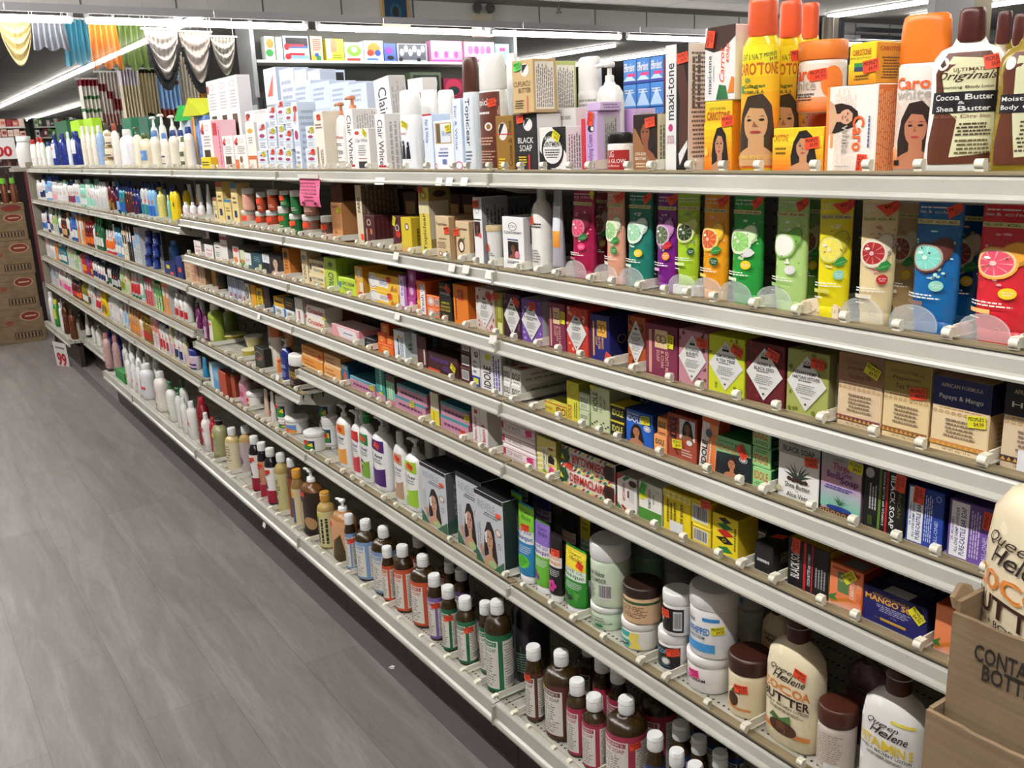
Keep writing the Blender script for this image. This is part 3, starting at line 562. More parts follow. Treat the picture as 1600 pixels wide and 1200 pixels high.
I('1', 938, 958, 172, 'box', ('c3a0d2', 'd2b8de'), 'lilac cream carton last in its row', 'box', side=[('r', .3, .06, .85, .92, 'b8b4b0'), ('v', .33, .1, .82, .88, 6, '6a6a6a')], d=.055, xf=.15)
I('1', 909, 915.5, 186, 'box', ('c22a3a', 'ead0d8'), 'slim red edged carton left of the lilac boxes', 'box', d=.05)
I('1', 916, 938, 161, 'box', ('c9aed8', 'd8c2e4'), 'lilac carton lying flat on the upright lilac box', 'box', on=p1, d=.05, side=[('l', .1, .2, .9, .8, 2, '8a6aa2')])
I('1', 950, 992, 207, 'jar', ('f3e9e6', '161414'), 'red and white butter jar with black lid', 'jar', lab=('a82420', 85, .03, .56), art=[('t', 'UG', .42, .66, .6, .98, 'w', 0, .02), ('t', 'ULTRA GLOW', .1, .38, .9, .58, 'w', 0, .03), ('t', 'Cocoa Butter', .25, .2, .75, .32, 'e8c8b8')])
I('1', 990, 1027, 180, 'box', ('7a4a2c', 'cfc8a8'), 'brown beauty cream carton with a woman portrait', 'box', art=[('r', 0, .25, 1, 1, '2a1a14'), ('F', .05, .2, .98, 1, '8a5238', 'hair', None), ('p', [(0, 0), (1, 0), (1, .06), (.6, .3), (.3, .6), (.12, .75), (0, .78)], '94683f'), ('t', 'ULTRA GLOW', .1, .3, .55, .35, 'w'), ('t', 'BEAUTY BAR', .1, .22, .55, .27, 'w'), ('l', .12, .08, .6, .18, 2, 'e0d0b8')], side=[('v', .1, .06, .9, .9, 6, '6a6a5a')], st=('o', .74, .86), d=.05)
e_ = None
for r in range(4):
    for c in range(3):
        q = I('1', 974+21*c, 994+21*c, 0, 'box', ('3f7fc8', '3467a8'), 'small blue denture tablet carton in the stack', 'box', h=.046, on=.02+.047*r, xf=.24, d=.05, far=False, push=False,
          art=[('t', 'Efferdent', .05, .5, .9, .86, 'w', 0, .05, .2), ('r', .0, .0, 1, .12, '24358a'), ('p', [(0, .12), (.5, .4), (1, .12)], 'b8d4ee'), ('r', .3, .3, .95, .42, 'd83a7a')] if r % 2 else [('p', [(0, .1), (.5, .8), (1, .1)], 'b8d4ee'), ('l', .1, .6, .9, .8, 2, 'w')])
tb = I('1', 974, 1040, 0, 'box', ('2b8a90', '237076'), 'flat teal carton under the stack of blue denture boxes', 'box', h=.0195, xf=.24, d=.06)
I('1', 1028, 1039, 92, 'box', ('6e1a22', '4a1016'), 'dark red carton with a woman beside the tall white one', 'box', art=[('F', 0, .3, 1, 1, '5a3324', 'hair', None)], xf=.07, d=.05)
I('1', 1039, 1075, 72, 'box', ('w', 'e6d3c0'), 'tall quick tone lotion carton with a dark portrait panel', 'box', art=maxitone(), side=[('v', .1, .5, .55, .96, 2, '5a4a44'), ('l', .12, .04, .9, .94, 26, '6a5a54')], st=('o', .78, .89), d=.052)
ct = I('1', 1100, 1142, 160, 'box', ('f0c41c', 'e08a1c'), 'yellow orange carrot soap carton with portrait under the white one', 'soap', art=[('g', 0, 0, 1, .7, 'e8741c', 'f2cf1f'), ('t', 'LIGHT & NATURAL', .2, .88, .8, .92, '6a7a20'), ('t', 'CAROTONE', .1, .74, .95, .86, 'b04a1c', 0, .05), ('F', .2, 0, .98, .66, 'skin', 'hair', None), ('e', .1, .3, .07, .06, 'f6c860')], st=('o', .88, .72), d=.06)
I('1', 1100, 1148, 45, 'box', ('w', 'e9e4de'), 'white carrot soap carton lying on the yellow one', 'soap', on=ct, art=[('p', [(.0, .72), (.1, 1), (1, 1), (1, .85), (.6, .68), (.3, .66)], '3a221a'), ('t', 'maxi-tone', .12, .1, .24, .62, '3a3a46', 90), ('l', .3, .15, .33, .6, 1, '8a8a8a'), ('t', 'Carrot', .5, .25, .66, .72, 'e0562a', 90, .02, .3), ('t', 'soap', .72, .5, .84, .76, 'e0562a', 90, .02, .3), ('p', [(.4, .02), (.5, .22), (.72, .2), (.8, .02)], '2a6a3a'), ('p', [(.78, .1), (.9, .32), (.99, .3), (.99, .1)], 'e07a2a')], st=('o', .22, .84, 1.4), d=.06)
CT = [('g', 0, 0, 1, 1, 'e8701c', 'f5e01e'), ('t', 'LIGHT & NATURAL', .12, .88, .72, .93, '6a7a20', 0, .02), ('t', 'CAROTONE', .04, .76, .92, .86, 'c05a20', 0, .06), ('e', .32, .72, .07, .02, '7a8a3a'), ('r', .12, .62, .22, .68, '2a8a5a'), ('t', 'Collagen', .24, .65, .6, .69, '3a5a20', 0, .05), ('t', 'FORMULA', .24, .61, .58, .64, '3a5a20'), ('F', 0, .02, .96, .62, 'd0a070', '3a2c1c', None), ('t', 'BRIGHTENING BODY LOTION', .05, .08, .8, .11, 'f0d060')]
for k, (a, b, t) in enumerate(((1143, 1215, 0), (1206, 1250, 2), (1240, 1275, 5))):
    I('1', a, b, t, 'wide', ('f2d21e', 'd9592f'), ('large yellow to orange body lotion bottle with tall red cap', 'yellow lotion bottle with red cap behind the largest one', 'third yellow lotion bottle with red cap, rearmost')[k], 'lotion', art=CT, lab=('f2d21e', 76, .03, .74), st=('y', .72, .9) if k == 0 else ('o', .75, .92), xf=.03+.085*k, rz=.5)
ITEMS_CARO = len(ITEMS)
sb = I('1', 1206, 1285, 201, 'box', ('f2c81c', 'e0801c'), 'wide yellow orange soap carton with portrait and red price sticker', 'soap', art=[('g', 0, 0, 1, .8, 'e8741c', 'f6dc2a'), ('t', 'CAROTONE', .02, .7, .32, .86, 'c05a20', 0, .04), ('l', .05, .4, .3, .6, 2, '7a5a1a'), ('F', .3, 0, .95, .96, 'c89068', 'hair', None)], st=('o', .8, .66), d=.05)
rj = I('1', 1226, 1302, 178, 'jar', ('f0b020', 'c8432e'), 'yellow jar with red shrink wrapped lid behind the soap', 'jar', xf=.1, art=[('t', '3 en 1', .35, .4, .7, .8, '6a1a10')])
I('1', 1233, 1328, 66, 'jar', ('f0e4d8', 'ee8a3a'), 'white cream jar with peach orange lid on top of another jar', 'jar', on=rj, xf=.095, lab=('f0e6da', 88, .02, .68), art=[('g', 0, 0, 1, .3, 'e8803a', 'f0b080'), ('e', .86, .6, .16, .34, 'f08a3a'), ('t', 'Caro', .18, .66, .62, .94, 'e8642a', 0, .06), ('t', 'white', .2, .46, .64, .66, 'b8b0a4', 0, .04), ('l', .3, .22, .66, .4, 3, '4a4a4a'), ('p', [(.06, .1), (.02, .5), (.1, .9), (.2, .6), (.16, .1)], 'a86a4a'), ('p', [(.08, .6), (.1, .94), (.2, .8), (.24, .4), (.18, .3)], '2a1a14')], st=('o', .66, .76))
cw = I('1', 1287, 1366, 137, 'box', ('f3ede4', 'e0762a'), 'white and orange ribbed soap carton with a woman lying sideways', 'soap', art=[('r', 0, 0, .06, 1, 'e88a3a'), ('r', .1, .3, .16, .7, 'f0a060'), ('v', .18, .02, .6, .98, 9, 'f0d8c4'), ('S', .06, .44, .66, .86, 'd8a888', '2a1a14', None), ('t', 'Caro', .55, .26, .78, .66, 'e8642a', -90, .06), ('t', 'white', .34, .24, .5, .56, 'b8b0a4', -90, .03), ('v', .84, .3, .9, .66, 1, '4a5a8a'), ('l', .2, .08, .6, .1, 1, '8a8a8a')], side=[('v', .02, .01, .98, .99, 16, 'f0b080')], st=('o', .76, .12, 1.5), d=.075)
I('1', 1325, 1367, 69, 'box', ('f2d21e', 'e8a01c'), 'yellow spot corrector carton on the ribbed soap box', 'box', on=cw, xf=.03, art=[('g', 0, 0, 1, .5, 'e8901c', 'f4d81e'), ('t', 'CAROTONE', .14, .7, .82, .84, 'b04a1c', 0, .05), ('t', 'Black Spot Corrector', .06, .6, .86, .67, '5a5a20', 0, .01, .3), ('r', .22, .32, .66, .5, '2a3a5a'), ('r', .22, .42, .66, .52, '3a8a4a'), ('l', .2, .1, .8, .24, 2, '6a4a1a')], side=[('t', 'CAROTONE', .1, .78, .8, .88, 'b04a1c', 0, .04), ('l', .15, .1, .7, .65, 8, '6a4a1a'), ('p', [(.7, .0), (.74, .4), (.86, .46), (.95, .1)], '9a5a3a')], st=('o', .86, .42), d=.075)
I('1', 1397, 1470, 22, 'dome', ('f4f0ec', 'f07e26'), 'tall white lotion bottle with big orange cap', 'lotion', lab=('f4ede6', 74, .03, .68), art=[('g', 0, 0, 1, .22, 'e8803a', 'f0b890'), ('e', .9, .78, .2, .13, 'f08a3a'), ('v', .05, .2, .95, .7, 12, 'f0dccb'), ('t', 'Caro', .08, .78, .62, .9, 'e8642a', 0, .06), ('t', 'white', .1, .68, .64, .79, 'b8b0a4', 0, .04), ('F', .08, 0, .84, .68, 'b87858', '2a1a16', None), ('r', .12, .04, .24, .09, 'k')], st=('o', .84, .8), rz=.45, push=False, xf=.05, asp=.5)
ORG = [('p', [(.08, .02), (.92, .02), (.96, .2), (.88, .5), (.92, .8), (.8, .97), (.2, .97), (.08, .8), (.12, .5), (.04, .2)], '5a2c18'), ('p', [(.32, .94), (.84, .9), (.86, .5), (.84, .12), (.4, .08), (.44, .4), (.3, .5), (.2, .78)], 'e3e2b8'), ('e', .2, .88, .09, .055, 'w'), ('p', [(.2, .92), (.15, .87), (.2, .845), (.25, .87)], '3a1a10'), ('t', 'ULTIMATE', .36, .81, .68, .84, '5a2c18'), ('t', 'Originals', .14, .72, .86, .81, '3a2414', 0, .02, .4), ('t', 'Moisturizing Body Lotion', .14, .66, .82, .69, '3a2414'), ('r', .06, .46, .9, .64, 'k'), ('t', 'Cocoa Butter', .12, .57, .82, .62, 'w', 0, .04), ('t', '&', .44, .535, .5, .56, 'w'), ('t', 'Shea Butter', .16, .475, .78, .52, 'w', 0, .04), ('t', 'for Extra Dry Skin', .12, .41, .78, .445, '8a5a4a'), ('l', .44, .26, .8, .38, 4, '4a3a2a'), ('l', .44, .1, .8, .24, 4, '6a5a3a')]
I('1', 1446, 1556, 13, 'orig', ('f4f3f0', '4b1f18'), 'white curvy lotion bottle with brown cap and brown cream label', 'lotion', lab=(None, 64, .05, .76), art=ORG, st=('o', .78, .88), rz=.5, push=False, xf=.036)
for k, (a, b, t) in enumerate(((1520, 1580, 18), (1545, 1605, 22))):
    I('1', a, b, t, 'orig', ('7a6410', '4b1f18'), ('olive amber lotion bottle with brown cap behind the white one', 'rearmost olive amber lotion bottle with brown cap')[k], 'lotion', xf=.115+.07*k, rz=.5)
I('1', 1549, 1650, 10, 'orig', ('8a7420', '4b1f18'), 'olive amber lotion bottle cut by the right edge of the photo', 'lotion', lab=(None, 64, .05, .76), art=ORG[:1]+[('p', [(.3, .94), (.84, .9), (.86, .12), (.4, .08), (.3, .5)], 'd8d8b0'), ('e', .2, .88, .09, .055, 'w'), ('r', .06, .46, .9, .62, 'k'), ('t', 'Moisturizing', .1, .55, .84, .6, 'w', 0, .03), ('t', 'Body Oil', .1, .48, .6, .53, 'w', 0, .03), ('l', .4, .12, .8, .4, 8, '4a3a2a')], rz=.5, push=False, xf=.036)
# ---- top shelf, white bleaching creams
I('1', 712, 729, 155, 'box', ('dfe8f4', 'c8d8ee'), 'slim pale blue carton leaning by the brown capped bottle', 'box', art=[('t', 'Fair & White', .2, .3, .5, .9, '3a62b8', -90), ('o', .5, .08, .5, .06, .2, 'red')], d=.05)
I('1', 681, 711, 190, 'box', ('eef0f4', 'd4dcea'), 'white carton with gold frame and blue squares', 'box', art=[('r', .08, .55, .92, .96, 'b89a5a'), ('r', .12, .57, .88, .94, 'dfe6f0'), ('t', 'FAIR & WHITE', .45, .7, .85, .8, '3a5aa8', 0, .03), ('r', .14, .57, .36, .94, '6b5a3a'), ('t', 'SAVON', .3, .42, .7, .47, '5a6aa8'), ('l', .2, .28, .8, .4, 2, '5a6aa8'), ('r', .4, .14, .62, .24, '6a78b0'), ('o', .06, .1, .06, .06, .3, 'red')], st=('y', .78, .84), d=.06)
I('1', 665, 679, 179, 'box', ('dfe8f4', 'c8d8ee'), 'slim pale blue carton with red flap between white cartons', 'box', art=[('r', 0, .97, 1, 1, 'red'), ('t', 'Fair & White', .25, .5, .6, .9, '3a62b8', -90), ('o', .3, .1, .3, .06, .2, 'red')], d=.05)
for k, (a, b) in enumerate(((631, 664), (664, 690), (690, 716))):
    I('1', a, b, 141, 'dome', ('f2f1f2', 'f6f5f4'), ('white bottle with square cap and three dark figures on its label', 'white square capped bottle in the middle behind the slim carton', 'white square capped bottle with a red flap label')[k], 'lotion', asp=.6, xf=.03 if k == 0 else .1, lab=('eef0f4', 66, .04, .6), art=[('o', .2, .92, .08, .04, .3, '8a7a5a'), ('t', 'FAIR & WHITE', .2, .74, .6, .78, 'a83a3a'), ('p', [(.16, .2), (.2, .5), (.32, .52), (.34, .2)], '16182a'), ('p', [(.36, .2), (.4, .5), (.52, .52), (.54, .2)], '16182a'), ('p', [(.56, .2), (.6, .46), (.72, .5), (.76, .2)], '16182a'), ('e', .25, .56, .05, .05, '16182a'), ('e', .46, .56, .05, .05, '16182a'), ('e', .67, .53, .05, .05, '16182a')], st=('y', .55, .96, -.4) if k == 0 else None)
c1 = I('1', 607, 632, 197, 'box', ('f1efef', 'd9d6d4'), 'white lightening soap carton with red oval and dark foot', 'soap', art=clair(0), st=('o', .76, .88), d=.05)
I('1', 591, 606, 179, 'box', ('f1efef', 'dcd8d6'), 'tall narrow white carton with upright lettering, right of two', 'box', art=clair(), side=[('v', .1, .03, .9, .97, 6, 'aaa6a4')], d=.1)
I('1', 557, 580, 202, 'box', ('f1efef', 'd9d6d4'), 'white carton with yellow sticker and dark foot, left of two', 'soap', art=clair(0), st=('y', .75, .9, -.6), d=.05)
I('1', 545, 557, 171, 'box', ('f1efef', 'dcd8d6'), 'tall narrow white carton with upright lettering, left of two', 'box', art=clair(), side=[('v', .1, .03, .9, .97, 12, 'aaa6a4')], d=.11)
WL = [('t', 'White', .2, .7, .9, .78, 'c23a3a', 0, .03, .3), ('l', .2, .52, .8, .6, 2, 'k'), ('t', 'LOTION', .2, .32, .8, .42, '1a1a22', 0, .05), ('l', .2, .22, .8, .26, 1, 'k'), ('r', .1, .04, .9, .14, '3a3a5a')]
I('1', 580, 599, 166, 'pump', ('f4f2f0', 'c07a50'), 'white body lotion bottle with tan pump between white cartons', 'lotion', art=WL, lab=('f4f2f0', 68, .04, .64), xf=.09)
I('1', 531, 550, 160, 'pump', ('f4f2f0', 'c07a50'), 'white body lotion bottle with tan pump left of the tall cartons', 'lotion', art=WL, lab=('f4f2f0', 68, .04, .64), xf=.06)
I('1', 511, 543, 150, 'pump', ('dca87e', 'c07a50'), 'tan lotion bottle with tan pump top', 'lotion', lab=('dca87e', 60, .05, .6), art=[('t', 'CLAIR', .3, .42, .8, .5, '7a4a2a', 0, .03), ('l', .3, .15, .8, .35, 3, '9a6a4a')], st=('y', .4, .86, -.7))
I('1', 497, 511, 175, 'box', ('efe8dc', 'ded4c2'), 'cream carton left of the tan pump bottle', 'box', art=[('l', .1, .7, .9, .8, 2, '6a4a3a'), ('r', .1, .05, .3, .4, '9a8a6a'), ('v', .5, .05, .8, .4, 2, '6a5a4a')], st=('o', .6, .9), d=.06)
I('1', 598, 622, 112, 'box', ('f1efef', 'c9c6c4'), 'tall narrow white carton standing tilted above the others', 'box', art=clair(), side=[('v', .1, .03, .9, .97, 5, 'aaa6a4')], d=.05, xf=.105, h=.235, lean=-.09)
I('1', 645, 668, 124, 'box', ('f1eeec', 'e8e6e2'), 'white soap carton with red oval on the caps behind', 'soap', xf=.22, art=[('e', .3, .7, .25, .14, 'c23a3a'), ('t', 'White', .3, .4, .95, .56, '4a4a5a', 0, .02, .2)], st=('o', .8, .8), h=.235, d=.045)
# ---- top shelf wall of small pale cartons
FWB = ('e8edf4', 'cdd9ea', 'd8e2ee'); FS = [('l', .08, .1, .92, .9, 9, 'a8b2c4')]
cols = [(405, 419, (236, 192), 0), (420, 433, (232, 200, 168), 1), (434, 446, (232, 196, 158), 1), (446, 458, (234, 204, 168), 0), (480, 499, (232, 198), 1)]
for x0, x1, tops, s in cols:
    on = None
    for j, t in enumerate(tops):
        on = I('1', x0, x1, t, 'box', FWB, 'small pale blue carton with red and blue ovals', 'soap', art=fw_(), side=FS, d=.05, on=on, st=('o' if (j+s) % 2 else 'y', .75, .84))
I('1', 459, 473, 161, 'box', FWB, 'tall pale blue carton with red ovals in front of the stack', 'box', art=fw_(), side=FS, d=.06, st=('o', .7, .9))
for (x0, x1, t0, t1, n) in ((470, 497, 130, 0, 0), (497, 526, 131, 0, 1), (526, 555, 132, 0, 2), (555, 582, 133, 0, 3)):
    I('1', x0, x1, t0, 'box', ('d2dcec', 'c6d2e6'), 'large pale blue case of creams stacked at the back', 'box', xf=.17, d=.09, art=[('l', .06, .78, .8, .95, 3, 'a0acc6'), ('r', .04, .66, .96, .7, 'c0cce0'), ('l', .06, .4, .8, .62, 4, 'a8b4cc'), ('r', .04, .3, .96, .34, 'c0cce0'), ('l', .06, .06, .8, .26, 3, 'a8b4cc')])
for k, (x0, x1, t) in enumerate(((426, 445, 109), (450, 472, 110), (473, 492, 111), (493, 512, 112))):
    I('1', x0, x1, t, 'box', ('dde6f0', 'c6d2e6'), 'upright pale blue carton on the back row of the stack', 'box', xf=.27, d=.06, art=fw_() if k == 0 else [('l', .1, .6, .9, .9, 4, 'a0acc6'), ('l', .1, .1, .9, .5, 5, 'a8b4cc')])
for k in range(3):
    I('1', 402+8*k, 414+8*k, 108, 'box', ('2a2a2e', '1c1c20'), 'black carded cosmetic pack hanging behind the pale cartons', 'box', xf=.3+.03*k, d=.02, h=.27, art=[('r', .15, .1, .85, .9, '9a9a9c'), ('e', .5, .7, .25, .08, 'stk')])
# ---- top shelf cartons with three portraits
CR = [('p', [(0, .8), (.3, .96), (.34, .84), (.1, .72)], 'stk'), ('e', .22, .76, .12, .05, '8a2a3a'), ('o', .62, .84, .16, .06, .25, 'd8a89a'), ('l', .2, .45, .9, .7, 4, 'b0a8a8'), ('r', .2, .08, .75, .4, '4a3416')]
I('1', 390, 404, 192, 'box', ('f4efe8', 'e4dcd4'), 'white cream tube carton with orange foot', 'box', art=[('e', .5, .82, .3, .05, 'e8a83a'), ('l', .2, .55, .8, .7, 3, 'a0a0a0'), ('r', 0, 0, 1, .3, 'e0743a'), ('r', .1, .0, .9, .22, 'f0e8d8')], d=.05)
b5 = I('1', 370, 389, 212, 'box', ('f6f2f0', 'eee6e0'), 'white and orange carton with a woman mark, lower of two', 'box', art=CR[:-1]+[('r', 0, 0, .3, .3, 'e0743a'), ('e', .5, .3, .12, .1, '8a5a3a')], d=.05)
I('1', 368, 404, 175, 'box', ('f4f0ee', 'e4dcd8'), 'white carton with orange lower corner on the small boxes', 'box', on=b5, art=[('p', [(0, .02), (0, .3), (.35, .2), (.35, .02)], 'e0743a'), ('e', .12, .8, .1, .1, '8a2a3a'), ('r', .4, .3, .9, .8, 'dcd8dc'), ('l', .4, .84, .9, .96, 2, 'b0a8a8')], st=('o', .1, .7), d=.07, xf=.04)
I('1', 352, 368, 213, 'box', ('f6f2f0', 'eee6e0'), 'white carton with red mark and brown window', 'box', art=CR, d=.05)
I('1', 338, 351, 189, 'box', ('eaa0b0', 'f0c4ce', 'f4d4dc'), 'pink carton between white ones', 'box', art=[('r', .1, .7, .6, .95, 'c23a3a'), ('v', .7, .1, .9, .9, 1, 'b04a6a')], d=.06)
b6 = I('1', 320, 337, 189, 'box', ('f6f2f0', 'eee6e0'), 'white carton with narrow brown window beside the pink one', 'box', art=CR, d=.05)
for k in range(3):
    I('1', 337+16*k, 352.5+16*k, 109, 'box', ('f6f4f4', 'e4e0e0'), ('tall white carton with brown window, leftmost of the high three', 'tall white carton with brown window, middle of the high three', 'tall white carton with brown window, rightmost of the high three')[k], 'box', xf=.1, h=.33, art=[('o', .5, .92, .25, .035, .25, 'd8a89a'), ('l', .15, .66, .9, .86, 6, 'b8b0b4'), ('r', .25, .3, .75, .6, '4e3a1a')]+([('e', .12, .9, .12, .05, '8a2a3a')] if k == 0 else []), d=.05)
I('1', 360, 382, 154, 'box', ('f2eeee', 'e4e0e0'), 'white twin carton with round marks below the high three', 'box', xf=.16, h=.24, art=[('o', .3, .9, .14, .04, .25, 'd8a89a'), ('l', .1, .6, .9, .8, 3, 'b8b0b4')], d=.05)
YW = I('1', 308, 331, 183, 'box', ('7a9ad8', '5a7ab8'), 'blue patterned carton with yellow edge', 'box', art=[('r', 0, 0, .1, 1, 'e05a3a'), ('r', .1, 0, .22, 1, 'e8c83a')]+[('e', .3+.13*(i % 6), .05+.09*(i//2), .04, .03, ('4a6ab8', 'a8c0e8')[i % 2]) for i in range(20)], xf=.08, d=.04)
I('1', 316, 331, 246, 'box', ('e8d020', 'd0b818'), 'tiny bright yellow carton at the shelf edge', 'box', art=[('l', .1, .3, .9, .7, 2, '3a3a2a')], xf=.004, d=.025)
GW = I('1', 291, 305, 190, 'box', ('b8c8d8', '9aa8b8'), 'pale carton under the green folded toy', 'box', xf=.16, d=.06)
# ---- top shelf lotions
def LO(x0, x1, t, k, c, desc, lab=None, art=None, st=None, xf=.03, **kw): I('1', x0, x1, t, k, c, desc, 'lotion', lab=lab, art=art, st=st, xf=xf, far=True, **kw)
BL = [('r', .1, .62, .9, .72, 'navy'), ('r', .1, .3, .9, .56, 'd8d4c0'), ('r', .1, .12, .9, .26, 'navy')]
LO(293, 309, 198, 'waist', ('efe6d2', '2b3f7c'), 'cream pump lotion bottle with navy collar, right of the far group')
LO(281, 296, 203, 'flip', ('efe6d2', '2b3f7c'), 'cream lotion bottle with navy cap standing behind', xf=.12)
LO(285, 297, 214, 'flip', ('e6e0c8', '5a6a40'), 'cream bottle with grey green panels', lab=('d8d4b8', 60, .1, .7), art=barsart('5a5f48', 'e8e4d0', '5a5f48', 'e8e4d0'), xf=.03)
LO(269, 285, 203, 'waist', ('efe6d2', '2b3f7c'), 'cream curved lotion bottle with navy cap')
LO(256, 269, 208, 'flip', ('efe8d8', '5a86c0'), 'cream bottle with light blue cap and navy blocks', lab=('efe8d8', 60, .05, .5), art=BL)
LO(240, 256, 204, 'waist', ('efe6d2', '5a86c0'), 'cream curved lotion bottle with light blue cap')
LO(224, 243, 208, 'flip', ('e4d8b8', '4a5a2c'), 'tan bottle with square blue label and olive cap', lab=('5f8cc6', 66, .24, .52), art=[('l', .2, .3, .8, .7, 3, 'dce6f4')])
LO(214, 228, 198, 'pump', ('ece4cc', '4a5a3c'), 'cream bottle with olive pump')
LO(194, 217, 202, 'flip', ('f2eef2', 'w'), 'wide white bottle with purple and green side stripes', lab=('f2eef2', 68, .04, .68), art=[('p', [(.0, 0), (.2, .5), (.1, 1), (0, 1)], '2f8a4c'), ('p', [(.5, 1), (.2, .7), (.3, .9)], '7a5ab0'), ('p', [(.6, .1), (.9, .1), (.9, .45)], 'b89ad0')])
LO(181, 193, 193, 'flip', ('efe9e0', 'a24a32'), 'cream bottle with red brown cap')
for k in range(3): I('1', 166, 188, 0, 'jar', ('ece4d2', 'c8b088'), 'small cream tub with tan lid in a stack', 'jar', h=.062, on=.0625*k, far=True, lab=('e8dcc0', 80, .05, .6), art=[('r', .1, .1, .9, .3, '5a3a2a')])
LO(168, 182, 192, 'flip', ('f0ece4', '4a3a2c'), 'cream bottle with dark cap behind the stacked tubs', xf=.11)
LO(157, 169, 196, 'flip', ('9ab6de', 'e8e6e0'), 'light blue and white bottle')
for k, x in enumerate((133, 141, 149)): LO(x, x+9, 197, 'flip', ('f0e9da', 'ece8de'), 'narrow cream white lotion bottle with slanted shoulder')
LO(117, 134, 205, 'flip', ('1a2a78', '1a2a78'), 'navy bottle with wide white upper label', lab=('e8ecf4', 60, .4, .76), art=[('r', .2, .1, .5, .3, 'stk')])
LO(110, 117, 206, 'flip', ('e8ecf4', 'e8ecf4'), 'slim white bottle between navy ones')
LO(98, 111, 209, 'flip', ('1c2c80', '16226a'), 'navy blue bottle with dark cap')
LO(86, 99, 210, 'flip', ('22348a', '16226a'), 'navy bottle with tilted white label', lab=('dfe3f0', 60, .3, .72), art=[('r', .3, .6, .7, .75, 'stk')])
LO(76, 87, 222, 'flip', ('e8eaf2', '2a3a80'), 'short white bottle with navy cap')
for k, x in enumerate((68, 62, 55, 49, 43)): LO(x, x+8, (215, 214, 218, 219, 218)[k], 'flip', ('f0eeee', 'c22a2c'), 'white bottle with bright red cap', lab=('f0eeee', 60, .1, .6), art=[('r', .2, .3, .6, .5, 'c22a2c'), ('r', .3, .1, .6, .2, '8a2a2a')])
# back row peeking over the far lotions
for k, (x, t, c) in enumerate(((60, 200, 'dgreen'), (74, 196, '3a3a3a'), (120, 190, 'a8d822'), (140, 187, 'a8d822'), (100, 193, 'a8d822'), (200, 186, '1d6a4a'), (226, 184, '1d5a48'), (243, 182, 'd8dcd8'), (256, 178, 'd8dcd8'), (272, 180, 'd4d8d6'), (286, 182, 'd8dcd8'))):
    if c == 'd8dcd8' or c == 'd4d8d6': I('1', x, x+11, t, 'pump', ('dfe0da', 'e4e4e0'), 'clear topped white pump bottle in the back row', 'lotion', xf=.24, far=True)
    else: I('1', x, x+14, t, 'box', (c, c), {'a8d822': 'lime green carton in the back row', 'dgreen': 'dark green carton in the back row', '3a3a3a': 'dark carton in the back row'}.get(c, 'green and white carton in the back row'), 'box', xf=.24, d=.06, far=True)
# ------------------------------------------------------------------ second shelf
BX = lambda *a, **k: I(a[0], a[1], a[2], a[3], 'box', *a[4:], **k)
LOTC = [('t', 'body lotion', .15, .6, .85, .68, '8a5a2a'), ('l', .2, .3, .8, .5, 3, '8a8a8a')]
for k, (a, b) in enumerate(((293, 307), (308, 322))):
    I('2', a, b, 288, 'tube', ('eceae6', 'w'), ('white and orange tube with navy band, left of the pair', 'white and orange tube with navy band, right of the pair')[k], 'tube', art=[('e', .4, .36, .3, .2, 'e08a2a'), ('r', .0, .22, 1, .3, 'navy')], xf=.09, far=True)
I('2', 324, 336, 288, 'cone', ('e4e6e8', 'e4e6e8'), 'plain pale grey tube beside the orange tipped ones', 'tube', far=True, xf=.07)
for k, x in enumerate((288, 299, 312)):
    I('2', x, x+10, 316, 'flip', ('f0e8ea', 'w'), 'short white and pink bottle at the shelf edge', 'lotion', lab=('f0e8ea', 66, .1, .6), art=[('r', .2, .2, .8, .5, 'e88aa0')], far=True)
YB = [('l', .2, .5, .8, .7, 2, '8a6a3a'), ('r', .3, .2, .7, .36, '2a3a6a')]
for k, (a, b, t, c) in enumerate(((336, 342, 309, 'e6d4a0'), (343, 353, 284, 'e8d08a'), (354, 364, 311, 'e8d08a'), (366, 376, 286, 'e9d494'))):
    BX('2', a, b, t, (c, 'd0b878'), 'pale yellow carton, %s' % ('short and slim', 'tall, left of two', 'short with blue top', 'tall, right of two')[k], art=YB+[('r', 0, .88, 1, 1, ('8a4a3a', 'c24a3a', '4a8ab0', '4a8ab0')[k])], d=.05, far=True)
def JR(L, x0, x1, yb, yt, body, lid, desc, lab=None, art=None, st=None, xf=.03, on=None, far=False, **kw):
    return I(L, x0, x1, yt, 'jar', (body, lid), desc, 'jar', lab=lab, art=art, st=st, xf=xf, on=on, far=far, **kw)
jn = [('l', .2, .2, .8, .5, 2, 'e0c8b8'), ('e', .2, .6, .08, .14, 'w')]
for k, (a, b, t1, t2, c, nm) in enumerate(((380, 401, 328, 294, 'e8a894', 'pink'), (402, 418, 330, 300, 'b0482a', 'rust orange'), (419, 438, 328, 296, 'a8401e', 'dark orange'), (438, 455, 322, 298, '2c7a3a', 'mid green'), (455, 474, 334, 297, '1f6a34', 'dark green'), (475, 502, 335, 300, '8a5a48', 'dusty brown'), (504, 523, 337, 0, '6a4a42', 'deep brown'))):
    j = JR('2', a, b, 0, t1, c, 'w', 'lower white lidded jar with %s label' % nm, lab=(c, 120, .02, .6), art=jn, st=('o', .6, .9), far=True)
    if t2: JR('2', a+1, b-1, 0, t2, c, 'w', 'upper white lidded jar with %s label' % nm, lab=(c, 120, .02, .6), art=jn, st=('o', .55, .9) if k % 2 else None, on=j, far=True)
TOPS = [('t', 'Topiclear', .06, .76, .9, .85, '4a1a16', 0, .05), ('l', .2, .44, .85, .5, 1, '6a4a32'), ('l', .12, .24, .8, .4, 4, '6a4a32')]
